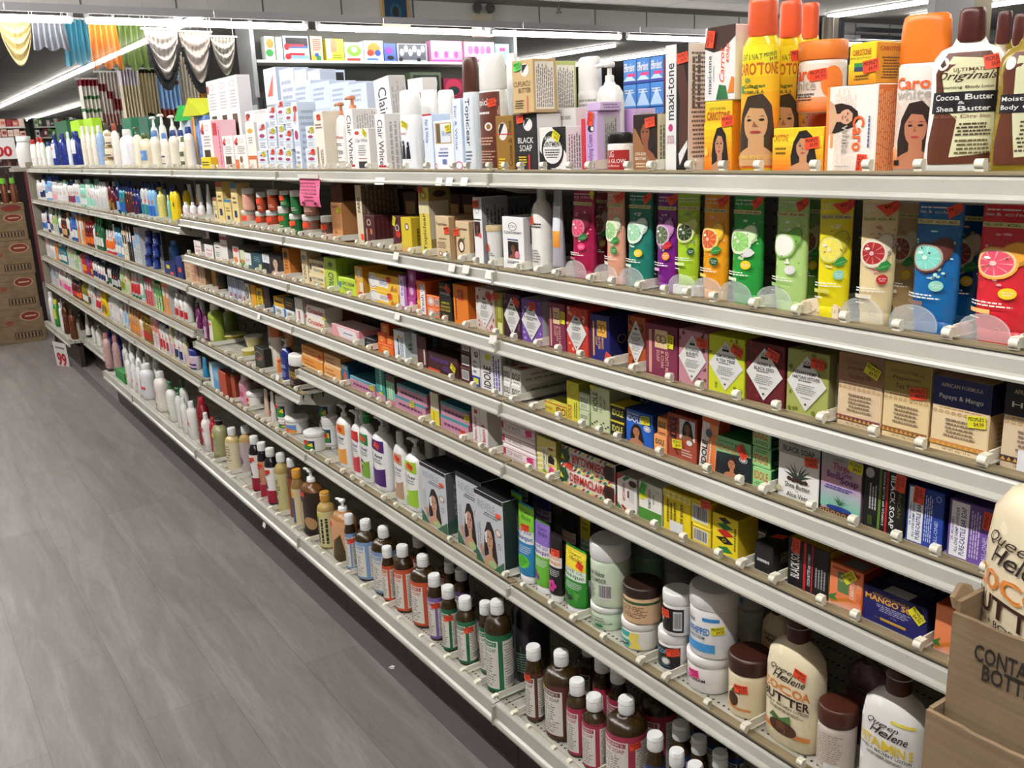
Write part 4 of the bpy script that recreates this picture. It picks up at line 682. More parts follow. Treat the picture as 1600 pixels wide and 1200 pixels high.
BX('2', 521, 537, 316, ('d0905a', 'b07848', 'a87040'), 'orange tan carton with a large kraft side', art=[('t', 'Topiclear', .05, .85, .95, .93, '4a1a16', 0, .04), ('l', .2, .2, .5, .3, 3, '4a2a1a')], d=.12, st=('y', .8, .82))
BX('2', 522, 540, 286, ('7a4630', '5a3424'), 'tall brown carton behind the orange tan one', xf=.17, d=.08)
BX('2', 561, 570, 289, ('e0d0b4', '5e4c3c'), 'tall cream carton with a wood grained side', art=[('t', 'PARIS', .3, .55, .75, .8, '2a1a16', 90, .04), ('r', .5, .1, 1, .2, 'stk')], side=[('v', 0, 0, 1, 1, 9, '8a745c')], d=.11)
MRN = [('o', .45, .78, .2, .1, .3, 'e0d0c0'), ('v', .1, .1, .3, .6, 1, 'd8a890'), ('e', .65, .5, .12, .1, 'c86a3a')]
BX('2', 572, 588, 336, ('4a141c', '3a0f16'), 'dark maroon carton with brown foot', art=MRN+[('g', 0, 0, 1, .2, 'b87a4a', '4a141c')], side=[('v', .05, .02, .95, .98, 7, '5e2228')], d=.1)
BX('2', 616, 628, 337, ('4a141c', '3a0f16'), 'dark maroon carton with white ring and red flower', art=[('o', .6, .66, .25, .1, .3, 'w'), ('e', .7, .48, .3, .1, 'c8281c'), ('g', 0, 0, 1, .24, 'c88a5a', '4a141c')], st=('y', .3, .85, 1.2), d=.09, xf=.04)
BX('2', 629, 645, 339, ('d8c02c', 'c4a628'), 'yellow carton with white ring and peach foot', art=[('e', .6, .74, .2, .1, 'w'), ('o', .6, .74, .2, .1, .3, '3a2a1a'), ('g', 0, 0, 1, .3, 'd8a878', 'd8c02c')], side=[('v', .15, .1, .5, .8, 2, '6a5a1a')], d=.08)
BX('2', 659, 675, 292, ('d9c64a', '8a7a4a'), 'tall yellow carton with upright lettering', art=[('t', 'Topiclear', .3, .08, .7, .62, '4a3a1a', 90, .03), ('r', 0, .62, 1, .8, 'e0d4a8'), ('o', .5, .88, .3, .05, .25, '4a3a1a')], side=[('r', 0, .25, .9, .8, 'c4bca4'), ('e', .5, .9, .3, .05, '3a2a1a')], st=('o', .3, .96), d=.06)
BX('2', 683, 704, 337, ('d5bc94', 'bca078'), 'tan soap carton with three ovals at its foot', 'soap', art=TOPS+[('e', .3, .12, .12, .06, 'e8e0d0'), ('o', .3, .12, .12, .06, .3, '4a3a2a'), ('e', .8, .12, .1, .07, '3a2a1a')], side=[('r', .2, 0, .24, 1, '8a2a22'), ('v', .5, .1, .9, .9, 3, '7a6a52')], st=('o', .88, .68), d=.08)
BX('2', 714, 735, 345, ('d5bc94', 'bca078'), 'tan coconut soap carton with a picture of a split coconut', 'soap', art=TOPS[:1]+[('e', .4, .4, .26, .18, '5a3420'), ('e', .42, .38, .16, .11, 'f0ece0'), ('p', [(.5, .56), (.7, .62), (.6, .5)], '3a7a3a'), ('l', .2, .05, .8, .18, 2, '6a4a32')], side=[('r', .2, 0, .24, 1, '8a2a22')], st=('o', .1, .72), d=.06)
CTF = [('o', .5, .82, .2, .08, .12, '3a3a3e'), ('t', 'CT+', .36, .8, .64, .84, '3a3a3e'), ('t', 'CLEARTHERAPY', .08, .68, .92, .73, '3a3a3e'), ('r', .25, .56, .75, .585, '3a3a5a'), ('r', .26, .22, .76, .54, '2a1a18'), ('F', .28, .22, .74, .54, '7a4a34', 'hair', None), ('e', .7, .3, .1, .07, 'e08a9a'), ('l', .2, .12, .84, .18, 2, '6a6a6a')]
BX('2', 743, 756, 308, ('eeedee', '8e8e96'), 'tall narrow white carton with a face above the tan lidded tub', art=[('o', .5, .8, .25, .04, .15, '3a3a3e'), ('r', .05, .66, .9, .68, '2a2a2a'), ('r', .1, .42, .8, .64, '3a221a'), ('F', .1, .42, .8, .64, '7a4a34', 'hair', None), ('e', .8, .44, .15, .04, 'e0506a')], side=[('v', .15, .2, .85, .9, 5, '4a4a52')], st=('o', .45, .9), d=.07)
BX('2', 770, 788, 309, ('c4c4ca', '77777f'), 'grey white tall carton behind the narrow white one', xf=.13, d=.08, side=[('v', .1, .3, .9, .9, 5, '4a4a52')])
I('2', 762, 789, 352, 'tub', ('f1f0ee', 'd2b98c'), 'white tapered tub with tan lid', 'tub', st=('o', .3, .5), art=[('l', .2, .2, .8, .35, 2, '9a9a9a')], lab=(None, 80, .1, .8))
BX('2', 787, 820, 338, ('f1f0f0', 'c9c8ca'), 'white clear skin carton with a face and pink flower', 'soap', art=CTF, side=[('v', .2, .5, .5, .9, 2, '5a5a5a'), ('b', .3, .05, .85, .34)], d=.07)
I('2', 834, 866, 290, 'flip', ('efece6', 'c8c6c0'), 'tall white tube bottle beside the fruit tubes', 'lotion', asp=.8, lab=(None, 80, .04, .84), art=[('o', .3, .8, .15, .06, .2, '3a3a3a'), ('l', .2, .6, .8, .68, 2, '2a2a2a'), ('r', .05, .36, .3, .56, '3a221a'), ('l', .1, .1, .7, .3, 5, '8a8a8a')], st=('o', .3, .7), h=.19)
I('2', 864, 886, 296, 'cone', ('9a98a2', '0f0f12'), 'silver grey tube with orange block and black cap', 'tube', lab=('a4a2ac', 80, .12, .86), art=[('g', .3, .3, .8, .56, 'd8882a', 'e8a84a'), ('r', .3, .56, .8, .95, 'dfe3ea')], h=.165)
FR = [(896, 935, 'a81c4c', 'd8406a', '7a1030', '2a7a3a', 'hot', 'magenta pomegranate tube', 0), (949, 980, 'e6a58a', '9ccf8a', 'e8f0d0', 'green', 'green', 'peach pink tube with cucumber slices', 0), (982, 1024, '1f7a6a', '9fd8b0', 'd8f0e0', None, 'yel', 'teal cucumber tube', 0),
      (1027, 1062, '7a1f86', '5a6a4a', 'c88ac8', 'red', 'or2', 'purple tube with a pink flower and berries', 0), (1098, 1139, 'f0a01c', 'd85a1c', 'f8c83a', 'green', 'dgreen', 'golden orange tube with papaya', 0), (1143, 1192, '279b3e', '8fd06a', 'd8f0c0', 'w', 'yel', 'bright green tube with white blossom', 0),
      (1210, 1260, 'b4d884', 'f2f4e8', '7ab04a', None, 'w', 'pale green pear tube', 0), (1276, 1325, 'efe01e', 'f4e85a', 'c8c01e', 'green', 'mint', 'bright yellow lemon tube turned sideways', .5), (1340, 1392, 'e8d2a0', 'b0282c', 'e8dcc0', 'green', 'red', 'cream coloured apple tube turned sideways', .5),
      (1424, 1490, '1566a8', '7fd8c8', '5a2a22', None, 'mint', 'deep blue coconut tube', 0), (1523, 1606, 'd62a36', 'e8506a', 'f0a83a', None, 'yel', 'red grapefruit tube', 0)]
for (a, b, c, c1_, c2_, lf, ci, nm, rz) in FR:
    I('2', a, b, 0, 'tube', (c, c), nm+' on a clear edged shelf', 'tube', lab=(None, 80, .12, .97), art=fruit(c1_, c2_, lf, ci), h=.176, rz=rz*.9, st=('o', .7, .93, .5) if a not in (896,) else ('y', .8, .95, -.5), asp=.6)
for (a, b, c, nm) in ((932, 962, '8a1238', 'dark magenta tube behind the pomegranate one'), (1250, 1290, '6a9a3a', 'green tube behind the pale pear one'), (1392, 1432, 'c8a878', 'cream tube behind the apple one'), (1478, 1530, '0d4a80', 'blue tube behind the coconut one')):
    I('2', a, b, 0, 'tube', (c, c), nm, 'tube', h=.174, xf=.09, lab=(None, 80, .12, .97), art=fruit('9a4a3a', 'd8c8a8', 'green', 'yel')[1:])  # copies behind hold painted shade, colours darker than the front tubes
ws = BX('2', 1040, 1085, 0, ('f4f3f2', 'e8e6e4'), 'small plain white carton lying under the lime tube', 'soap', h=.018, d=.055, xf=.03)
I('2', 1058, 1094, 0, 'tube', ('a9cf2e', 'a9cf2e'), 'lime green tube turned sideways on a small white carton', 'tube', lab=(None, 80, .12, .97), art=fruit('2a3a1a', 'd8e88a', None, 'dgreen'), h=.154, rz=.45, on=ws, xf=.032, asp=.6)
# fancy cream soap bar with relief lying against the edge
def soapbar():
    p0, p1 = shelfY(1246, .03, 1.22), shelfY(1306, .03, 1.22); Wd = p0-p1; mb = MB(); n = 14; vs = []; H = .026
    top = [(-Wd/2+Wd*i/n, .016+.011*math.sin(PI*i/n)**.6) for i in range(n+1)]
    m = mat('e9d6bc', .5); k = n+1
    for y in (-.013, .013): vs += [(x, y, 0) for x, _ in top]+[(x, y, z) for x, z in top]
    fs = []
    for i in range(n): fs += [(i, i+1, k+i+1, k+i), (2*k+i+1, 2*k+i, 3*k+i, 3*k+i+1), (k+i, k+i+1, 3*k+i+1, 3*k+i), (i+1, i, 2*k+i, 2*k+i+1)]
    fs += [(0, k, 3*k, 2*k), (n, 2*k+n, 3*k+n, k+n)]; mb.add(vs, fs, m)
    r = link('soap_bar', mb.mesh('soap_bar'), loc=(.047, (p0+p1)/2, 1.2202), rot=(0, 0, -PI/2))
    rl = MB(); 
    for i in range(7): x = -Wd*.36+Wd*.12*i; rl.tube([(x+.003*math.cos(q), -.0135, .012+.0045*math.sin(q)) for q in [PI*2*j/8*.8+i for j in range(8)]], .0009, m, 6)
    link('raised_lettering', rl.mesh('raised_lettering'), r); tag(r, 'cream soap bar with raised scrollwork lying at the second shelf edge', 'soap')
soapbar()
# ------------------------------------------------------------------ third shelf
def NB(a, b, t, c, lines, pat, nm, **k): BX('3', a, b, t, (c, k.pop('side_c', c)), nm, 'soap', art=diamond(c, lines, pat), d=k.pop('d', .055), **k)
RW = [('t', 'fast', .2, .55, .9, .68, 'c23a3a', 0, .04), ('l', .2, .2, .9, .4, 2, 'c23a3a')]
for (a, b, t, c, art, nm, x) in ((305, 316, 375, 'f0ecea', RW, 'white and red carton at the left end', .03), (320, 330, 360, 'e8e0dc', RW, 'tall white and red carton behind', .1), (321, 335, 381, 'f0ecea', RW, 'white and red carton with an open side', .03), (337, 347, 378, 'ecece8', [('r', .2, .7, .8, .76, '2a2a2a'), ('l', .2, .2, .8, .5, 3, '5a8a5a')], 'white carton with green lines', .03),
        (347, 358, 364, 'f0ecea', [('r', 0, 0, 1, .12, 'c23a3a'), ('t', '101', .2, .5, .8, .62, 'c23a3a', 0, .04), ('r', 0, .78, 1, .9, 'a8283a')], 'tall white carton with red bands', .03), (359, 369, 384, 'e8dcd6', RW, 'pale pink and red carton', .05), (366, 376, 384, 'f0e4da', [('e', .5, .8, .4, .1, 'c23a3a'), ('e', .4, .3, .3, .16, 'e8883a')], 'white carton with orange fruit', .03),
        (377, 384, 390, 'd8e0c0', [('r', 0, 0, 1, .4, '3a8a3a'), ('e', .5, .35, .4, .12, 'e8883a')], 'green and white carton with orange fruit', .03), (384, 394, 394, 'eef0ee', [('t', 'CT', .2, .45, .8, .6, 'c24a2a', 0, .04), ('r', .5, 0, 1, .25, '1a5a5a')], 'white carton with teal corner', .03), (376, 384, 362, '3a8a4a', None, 'tall green carton behind the row', .14), (412, 423, 396, 'e8eaf0', [('r', 0, 0, 1, .55, '14161e'), ('r', .3, .7, .7, .9, 'c8ccd8')], 'white over black carton', .03)):
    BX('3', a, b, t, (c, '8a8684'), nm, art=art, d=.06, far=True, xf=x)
BX('3', 395, 412, 393, ('1f4a56', '1a3a46'), 'dark teal carton with pale drawings', art=[('l', .2, .5, .8, .8, 3, '8ab0b0'), ('p', [(.6, .05), (.85, .05), (.9, .4), (.65, .4)], 'd8d8a0')], d=.06)
BX('3', 423, 442, 397, ('2a2428', '4a4a50'), 'dark carton with a large pale face of a woman', art=[('F', .02, 0, 1, 1, 'd8b8a0', 'hair', None)], d=.06)
BX('3', 430, 440, 362, ('d8a82a', 'b88a2a'), 'tall ochre carton behind the portrait', xf=.15, d=.05)
jb = BX('3', 445, 455, 387, ('d88a3c', 'c87a30'), 'amber carton standing, leftmost of the amber stack', art=[('e', .5, .8, .3, .1, '3a2a1a'), ('l', .2, .3, .8, .6, 3, '8a4a1a')], side=[('r', 0, .48, 1, .5, 'a86020'), ('l', .1, .1, .9, .4, 3, 'b06a28')], d=.1)
BX('3', 474, 483, 391, ('ead9ae', 'd8c490'), 'cream carton standing upright with blue lettering', art=[('t', 'CIVIC', .25, .15, .75, .62, '22334a', 90, .04), ('e', .5, .8, .35, .08, '8a8a9a')], d=.05)
c_ = BX('3', 484, 508, 427, ('ead9ae', 'd8c490', 'e0cfa0'), 'cream carton lying, lower of the pair', art=civic()[:1]+[('e', .1, .5, .07, .22, '4a4a5a'), ('e', .85, .3, .1, .1, 'd8a83a')]+civic()[2:], d=.05)
BX('3', 484, 508, 404, ('ead9ae', 'd8c490', 'e0cfa0'), 'cream carton lying, upper of the pair', art=civic()[:1]+[('e', .1, .5, .07, .22, '4a4a5a'), ('e', .85, .3, .1, .1, 'd8a83a')]+civic()[2:], on=c_, d=.05)
BX('3', 509, 528, 401, ('b8d24a', '8fae3a'), 'lime green carton standing upright with dark lettering', art=[('t', 'CIVIC', .3, .1, .75, .55, '22334a', -90, .05), ('e', .55, .8, .2, .08, '5a7a3a')], side=[('v', .1, .1, .9, .9, 5, '7a9a2e')], d=.12)
BX('3', 530, 557, 432, ('c0dc3c', 'a8c634', 'c8e04a'), 'lime green carton lying flat', art=civic(), d=.05)
BX('3', 557, 569, 415, ('e3b24a', 'c8922a'), 'golden yellow carton standing, left of the lying pair', 'box', art=[('e', .55, .78, .3, .14, 'e8e0d0'), ('o', .55, .78, .3, .14, .2, '8a8a9a'), ('r', .6, .1, 1, .5, 'e8e4da'), ('p', [(0, .4), (.3, .5), (.1, .6)], 'c8822a')], d=.08, st=('o', .7, .12))
YH = [('e', .14, .5, .15, .46, 'eceaea'), ('o', .14, .5, .13, .4, .14, '8a8aa0'), ('p', [(.2, .25), (.66, .2), (.66, .7), (.2, .78)], 'f2efe8'), ('l', .36, .35, .64, .66, 3, '2a3a8a'), ('p', [(.72, .1), (.8, .5), (.88, .12)], 'b8722a'), ('p', [(.82, .1), (.92, .44), (.96, .12)], 'c8822a')]
y_ = BX('3', 579, 624, 450, ('f0c23a', 'd8a024'), 'yellow white whitening soap carton lying, lower of the pair', 'soap', art=YH, st=('o', .72, .75), d=.06)
BX('3', 577, 624, 424, ('f0c23a', 'd8a024'), 'yellow white whitening soap carton lying, upper of the pair', 'soap', art=YH, on=y_, st=('o', .7, .75), d=.06)
BX('3', 625, 637, 429, ('b06ab0', '8a2a7a'), 'white and purple carton standing upright', art=[('r', .1, .1, .7, .95, 'e8dcea'), ('t', 'fresh', .25, .4, .6, .85, '5a3a9a', 90, .03)], d=.05)
m_ = None
for k in range(3): m_ = BX('3', 638, 650, 490-20*k, ('b0308a', '8a1a6a'), 'magenta carton in a stack of three, %s' % ('bottom', 'middle', 'top')[k], art=[('e', .5, .5, .32, .36, 'e4b0d4'), ('o', .5, .5, .3, .34, .2, '8a1a6a')], d=.06, on=m_, h=.035)
BX('3', 650, 667, 437, ('e87830', 'd05a1a'), 'orange and white carton standing tall', art=[('p', [(.35, .0), (.95, 0), (.95, .9), (.4, .9)], 'f0ece6'), ('o', .62, .78, .22, .1, .2, '6a7ab8'), ('t', 'fresh', .5, .1, .8, .6, '3a4ab0', 90, .03), ('e', .2, .35, .2, .08, 'f0b83a')], d=.08)
OS = [('e', .35, .55, .26, .34, 'f4e0d0'), ('o', .35, .55, .22, .28, .2, '8a6aa0'), ('b', .72, .3, .98, .8)]
o_ = BX('3', 668, 687, 480, ('e8763c', 'd0602a'), 'small orange carton, lower of two', 'soap', art=OS, d=.06)
BX('3', 667, 687, 460, ('e8763c', 'd0602a'), 'small orange carton, upper of two', 'soap', art=OS, on=o_, d=.06)
BX('3', 688, 707, 440, ('151416', '0c0c0e'), 'black soap carton with gold lettering', 'soap', art=[('t', 'KOJIC', .12, .82, .8, .9, 'c8922a', 0, .04), ('t', 'HAWAIIAN', .12, .68, .9, .75, 'w', 0, .04), ('t', 'ALMOND', .16, .44, .84, .5, 'd8c23a', 0, .04), ('t', 'GRAINS', .12, .34, .88, .4, 'd8c23a', 0, .04), ('t', 'CLAY SOAP', .1, .25, .9, .31, 'd8c23a', 0, .04), ('l', .2, .08, .8, .18, 2, 'a88a3a')], st=('o', .8, .85, -.6), d=.05)
BX('3', 710, 733, 443, ('e07c22', 'b85a18'), 'plain orange carton with a red stamp', art=[('r', .35, .62, .72, .88, 'b8281c'), ('t', 'K', .42, .66, .66, .84, 'e07c22', 0, .06), ('v', .12, .1, .26, .7, 1, '6a2a12')], d=.07, lean=0)
NB(745, 774, 448, 'd8c4bc', ['ROSE', '& CLAY'], 'b0323c', 'white diamond soap carton on pale red leopard pattern', st=('o', .75, .84, -.5))
BX('3', 775, 787, 456, ('8d8c2e', '6e6e22'), 'narrow olive green soap carton with a crest', 'soap', art=[('r', .3, .04, .9, .3, 'd8d89a'), ('v', .4, .4, .8, .9, 2, 'c8c87a')], d=.06, st=('o', .2, .9))
NB(789, 815, 457, '3a1530', ["GOAT'S MILK", '& CHAI'], '7a4a72', 'white diamond soap carton on plum tile pattern', st=('o', .8, .84, -.4))
NB(816, 848, 465, '6f4aa0', ['LAVENDER', '& WILDFLOWERS'], 'b8a0dc', 'white diamond soap carton on lavender flower pattern', st=('o', .6, .86), side_c='b8b4bc')
def GM(a, b, t, nm, c='7c2c4a', fx='d8a08a', l1="GOAT'S MILK", l2='& CHAI', l3='SOAP', **k):
    BX('3', a, b, t, (c, c), nm, 'soap', art=[('r', .11, .06, .2, .88, fx), ('r', .3, .56, .7, .9, 'e8c89a'), ('o', .42, .73, .1, .08, .2, '4a2418'), ('o', .56, .73, .1, .08, .2, '4a2418'), ('t', l3, .36, .3, .46, .52, 'e8b8a8', -90, .03), ('t', l2, .5, .2, .6, .52, 'e8b8a8', -90, .03), ('t', l1, .64, .04, .75, .52, 'e8b8a8', -90, .03)], d=.06, **k)
GM(858, 884, 471, 'mauve goat milk soap carton with cream crest, far one', st=('y', .92, .72, 1.5))
NB(886, 919, 478, 'c63c30', ['COCONUT', '& PAPAYA'], 'f0a88a', 'white diamond soap carton on red orange fruit pattern', st=('o', .58, .9, -.3))
BX('3', 923, 953, 489, ('1c1f6e', '171a58'), 'navy mango butter soap carton with gold crest', 'soap', art=[('r', .14, .1, .22, .84, 'e8a83a'), ('r', .36, .54, .86, .88, 'eab04a'), ('o', .5, .71, .12, .09, .2, '3a1a10'), ('o', .68, .71, .12, .09, .2, '3a1a10'), ('t', 'SOAP', .28, .34, .38, .52, 'e8b06a', -90, .04), ('t', 'BUTTER', .42, .26, .54, .52, 'e8b06a', -90, .04), ('t', 'MANGO', .6, .28, .72, .52, 'e8b06a', -90, .04)], side=[('o', .4, .5, .14, .1, .2, 'b08a4a'), ('v', .7, .1, .9, .9, 1, 'b08a4a')], st=('o', .92, .1, 1.2), d=.075)
NB(981, 1009, 492, 'b4521e', ['AFRICAN', 'BLACK SOAP'], '3a1a10', 'white diamond soap carton on rust and black pattern', xf=.045)
GM(1009, 1058, 503, 'mauve goat milk soap carton with cream crest, near one', st=('y', .82, .72, 1.5))
NB(1060, 1105, 513, 'c48a96', ['PATCHOULI', '& BURITI'], '6e3a4a', 'white diamond soap carton on dusty pink pattern', st=('o', .84, .82, -.1))
NB(1106, 1162, 521, 'ccd428', ['LEMONGRASS', '& TEA TREE'], '7a8a1c', 'white diamond soap carton on yellow green pattern', st=('o', .82, .8, -.4))
NB(1164, 1224, 531, '5e141c', ['HONEY &', 'BLACK SEED'], '7a1c24', 'white diamond soap carton on deep maroon', st=('o', .72, .84, -.3))
BX('3', 1227, 1292, 543, ('a7ad5c', '8a8a5a'), 'white diamond soap carton on pale olive leaf pattern', 'soap', art=diamond('x', ['INDIAN HEMP &', 'HAITIAN VETIVER'], '6e7a2e'), side=[('r', .35, .02, 1, .85, 'c8c8c6'), ('v', .45, .1, .7, .8, 2, '5a5a5a')], st=('o', .76, .84, -.1), d=.05)
BX('3', 1306, 1375, 549, ('e2c8a4', 'c9ad84'), 'cream and brown jojoba coconut oil soap carton', 'soap', art=africanf('9c7250', 'Jojoba &', 'Coconut Oil', '7a4450'), st=('y', .78, .82, -.4), d=.055)
BX('3', 1376, 1448, 563, ('e8cf9e', 'c9ad84'), 'cream and olive gold peppermint tea tree soap carton', 'soap', art=africanf('a08a3a', 'Peppermint', 'Tea Tree', '8a5a3a'), st=('o', .76, .66), d=.055)
BX('3', 1451, 1541, 585, ('e9d2a8', 'c4a87e'), 'cream and navy papaya mango soap carton', 'soap', art=africanf('navy', 'Papaya & Mango', None, 'c88a4a'), side=[('r', 0, .6, 1, 1, '101850'), ('l', .3, .1, .9, .5, 6, '9a8460')], st=('y', .8, .5), d=.055)
BX('3', 1560, 1660, 594, ('d9c4a4', 'c4a87e'), 'cream and black soap carton at the right edge', 'soap', art=africanf('k', 'Honey', None, '3a2a3a')+[('r', .3, .02, .9, .26, 'e8e8ee')], d=.055)
# ------------------------------------------------------------------ fourth shelf
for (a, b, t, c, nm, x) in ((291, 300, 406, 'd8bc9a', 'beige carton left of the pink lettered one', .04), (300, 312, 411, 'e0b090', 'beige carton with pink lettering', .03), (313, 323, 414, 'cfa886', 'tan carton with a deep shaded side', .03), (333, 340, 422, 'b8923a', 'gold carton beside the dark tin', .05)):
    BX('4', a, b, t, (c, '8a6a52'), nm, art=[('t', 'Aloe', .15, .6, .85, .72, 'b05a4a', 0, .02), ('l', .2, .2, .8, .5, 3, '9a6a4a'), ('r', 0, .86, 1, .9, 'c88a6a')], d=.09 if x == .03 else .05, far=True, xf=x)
I('4', 343, 358, 430, 'jar', ('3a2e1e', '2a2218'), 'dark olive tin with a red sticker', 'jar', st=('o', .4, .4), far=True)
for k, (a, b, t, c, nm) in enumerate(((358, 364, 431, 'aeb6cc', 'first blue grey upright carton'), (365, 371, 433, 'b4bcd0', 'second blue grey upright carton'), (372, 378, 436, 'a8b0c8', 'third blue grey upright carton'), (379, 384, 438, 'c8ccd4', 'silver white upright carton'), (385, 392, 442, 'dcd8c4', 'pale upright carton with a black oval'))):
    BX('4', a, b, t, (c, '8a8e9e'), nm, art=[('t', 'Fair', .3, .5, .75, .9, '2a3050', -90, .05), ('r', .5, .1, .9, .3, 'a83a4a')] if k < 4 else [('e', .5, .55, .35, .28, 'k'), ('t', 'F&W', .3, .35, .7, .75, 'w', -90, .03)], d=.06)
for k, (a, b, t) in enumerate(((394, 402, 444), (403, 412, 449))):
    BX('4', a, b, t, (('e0a020', 'f0c81c')[k], 'a87a1c'), 'golden yellow upright carton, %s' % ('without lettering', 'with black lettering')[k], art=[('t', 'BLACK', .25, .1, .8, .85, 'k', -90, .06)] if k else None, d=.06)
BX('4', 414, 424, 447, ('1e1a22', '14121a'), 'black upright carton beside the yellow lettered one', d=.06, art=[('v', .2, .4, .6, .9, 1, '8a2a3a')])
u = None
for k, c in enumerate(('dfe6ee', 'e4eaf0')): u = BX('4', 428+17*k, 444+17*k, 483+3*k, (c, 'b8c4d4', 'c8d4e0'), 'flat white and blue carton under the small dark ones', 'box', art=[('b', .3, .2, .8, .8), ('r', 0, 0, .2, 1, '3a7ab8')], d=.05, h=.03)
BX('4', 428, 444, 0, ('d8a420', '8a6a14', 'e0b020'), 'small golden carton on flat white cartons', on=u, h=.034, art=[('l', .1, .3, .9, .7, 1, 'k')], d=.05)
BX('4', 445, 461, 0, ('1c1a18', '100f0e', '26241e'), 'small black and gold carton on flat white cartons', on=u, h=.043, art=[('l', .1, .3, .9, .7, 2, 'c8a04a')], d=.05)
BX('4', 463, 475, 464, ('e9e6e0', 'c9c6c0'), 'white upright carton left of the red lettered pair', art=[('v', .3, .1, .7, .5, 1, 'c23a2a')], d=.06)
CRU = [('t', 'Crusader', .16, .3, .95, .75, 'c8242a', 0, .06), ('p', [(0, .5), (.12, 1), (0, 1)], 'c8242a'), ('p', [(.85, 0), (1, 0), (1, .7)], 'd8c83a')]
r_ = BX('4', 478, 508, 491, ('efe9dc', 'd8d0c0'), 'white soap carton with red lettering, lower of the pair', 'soap', art=CRU, d=.06)
BX('4', 478, 508, 474, ('f0e8e4', 'd8d0c8'), 'white soap carton with red lettering, upper of the pair', 'soap', art=CRU, on=r_, d=.06)
pk = BX('4', 519, 562, 506, ('e8a0a8', 'd88a94', 'e8c8cc'), 'long pink and white carton lying flat', art=[('p', [(.3, .1), (.95, .1), (.9, .9), (.2, .9)], 'f0e8ea'), ('l', .4, .4, .8, .6, 1, '4a5a9a')], d=.07, h=.036)
BX('4', 509, 528, 477, ('c87078', 'a85a64'), 'rose pink upright carton behind the flat one', xf=.1, art=[('v', .2, .2, .8, .9, 2, 'e8a8b0')], d=.06)
BX('4', 534, 556, 480, ('b86a72', '9a525c'), 'rose pink carton tucked deep on the shelf', xf=.13, d=.06)
BX('4', 570, 588, 526, ('16161a', '0e0e12'), 'small black carton at the shelf edge', art=[('l', .2, .4, .8, .6, 1, '9a9aa0')], d=.04)
BX('4', 566, 592, 494, ('e0dcd6', '16161a'), 'white carton below black one, deep on the shelf', xf=.12, d=.06, art=[('r', 0, .55, 1, 1, '16161a')])
OO = [('e', .5, .5, .3, .3, 'f0a050'), ('t', 'Extra', .25, .4, .75, .6, 'a83a12', 0, .03)]
g_ = BX('4', 591, 615, 0, ('e8651c', 'c8500f'), 'orange carton at the bottom of the orange stack', h=.026, art=OO, d=.05)
g1 = BX('4', 591, 603, 0, ('e8651c', 'c8500f'), 'orange carton, middle left of the orange stack', h=.028, art=OO, d=.05, on=g_)
g2 = BX('4', 604, 615, 0, ('e8651c', 'c8500f'), 'orange carton, middle right of the orange stack', h=.028, art=OO, d=.05, on=g_)
BX('4', 595, 608, 0, ('d85a18', 'b04410'), 'orange carton at the top of the orange stack', h=.03, art=OO, d=.05, on=g1)
BX('4', 617, 634, 514, ('e9ecf0', 'c0c8cc'), 'white carton with a blue figure and yellow dot', art=[('p', [(.35, .12), (.4, .55), (.25, .7), (.45, .72), (.5, .12)], '1f4a9a'), ('e', .5, .78, .14, .06, 'e8b82a'), ('v', .6, .1, .9, .9, 2, '6a7a9a')], side=[('l', .1, .3, .9, .6, 2, '5a7a8a')], d=.06)
BX('4', 640, 655, 518, ('c4ccd0', '5a6a72'), 'grey white carton with a dark ribbed side', xf=.05, side=[('l', .1, .1, .9, .9, 5, '8a949a')], d=.07)
BX('4', 653, 668, 523, ('4a1a1c', '2a1014'), 'tall maroon glossy carton beside the long one', art=[('r', .7, .1, .85, .6, 'd8c8c0')], d=.02)
BX('4', 669, 717, 557, ('3c1418', '5a2022', '3c1418'), 'long maroon carton lying with purple lettering', art=[('t', 'Neoprosone', .1, .5, .7, .8, '5a3a9a', 0, .04), ('t', 'GEL', .5, .2, .75, .44, '5a3a9a', 0, .04), ('r', 0, 0, .4, .14, 'd8502a')], st=('y', .86, .5, -.5), d=.05, h=.05)
v_ = None
for k in range(3): v_ = BX('4', 720, 736, 0, ('4a1218', '300c10'), 'small maroon carton with a white bar code, stacked %s' % ('lowest', 'second', 'top')[k], 'box', on=v_, h=.035, art=[('b', .15, .2, .85, .85)], d=.05)
BX('4', 738, 751, 537, ('eceaea', 'c8c6c8'), 'narrow white carton with yellow foot', art=[('t', 'e', .4, .7, .9, .85, '2a2a30', 90, .03), ('r', 0, 0, 1, .25, '2a3a9a'), ('r', .2, .06, .8, .2, 'e0d82a'), ('l', .2, .3, .7, .65, 3, '8a8a9a')], d=.1)
BX('4', 752, 785, 543, ('eeeced', 'b4b2ae'), 'tall white carton with black upright lettering', art=[('t', 'IDOLE', .15, .06, .5, .6, '16161a', 90, .05), ('e', .4, .82, .16, .08, 'd8d83a'), ('v', .6, .08, .95, .92, 3, '4a4aa0')], side=[('v', .05, .02, .95, .98, 10, '8a8884')], d=.17)
IW = [('t', 'IDOLE', .12, .3, .92, .72, '1c1a1e', 0, .06), ('l', .2, .08, .9, .2, 1, '8a8a8a')]
for i, (a, b) in enumerate(((787, 798), (799, 814))):
    w_ = BX('4', a, b, 604, ('efece8', 'cfcbc2'), ('small white carton, lower left of the block of four', 'small white carton, lower right of the block of four')[i], 'soap', art=IW, side=[('l', .02, .2, .98, .8, 2, '9a9a94')], d=.2, h=.035)
    BX('4', a, b, 581, ('efece8', 'cfcbc2'), ('small white carton, upper left of the block of four', 'small white carton, upper right of the block of four')[i], 'soap', art=IW, side=[('l', .02, .2, .98, .8, 2, '9a9a94')], top=[('e', .5, .1, .3, .05, 'red')], on=w_, d=.2, h=.035)
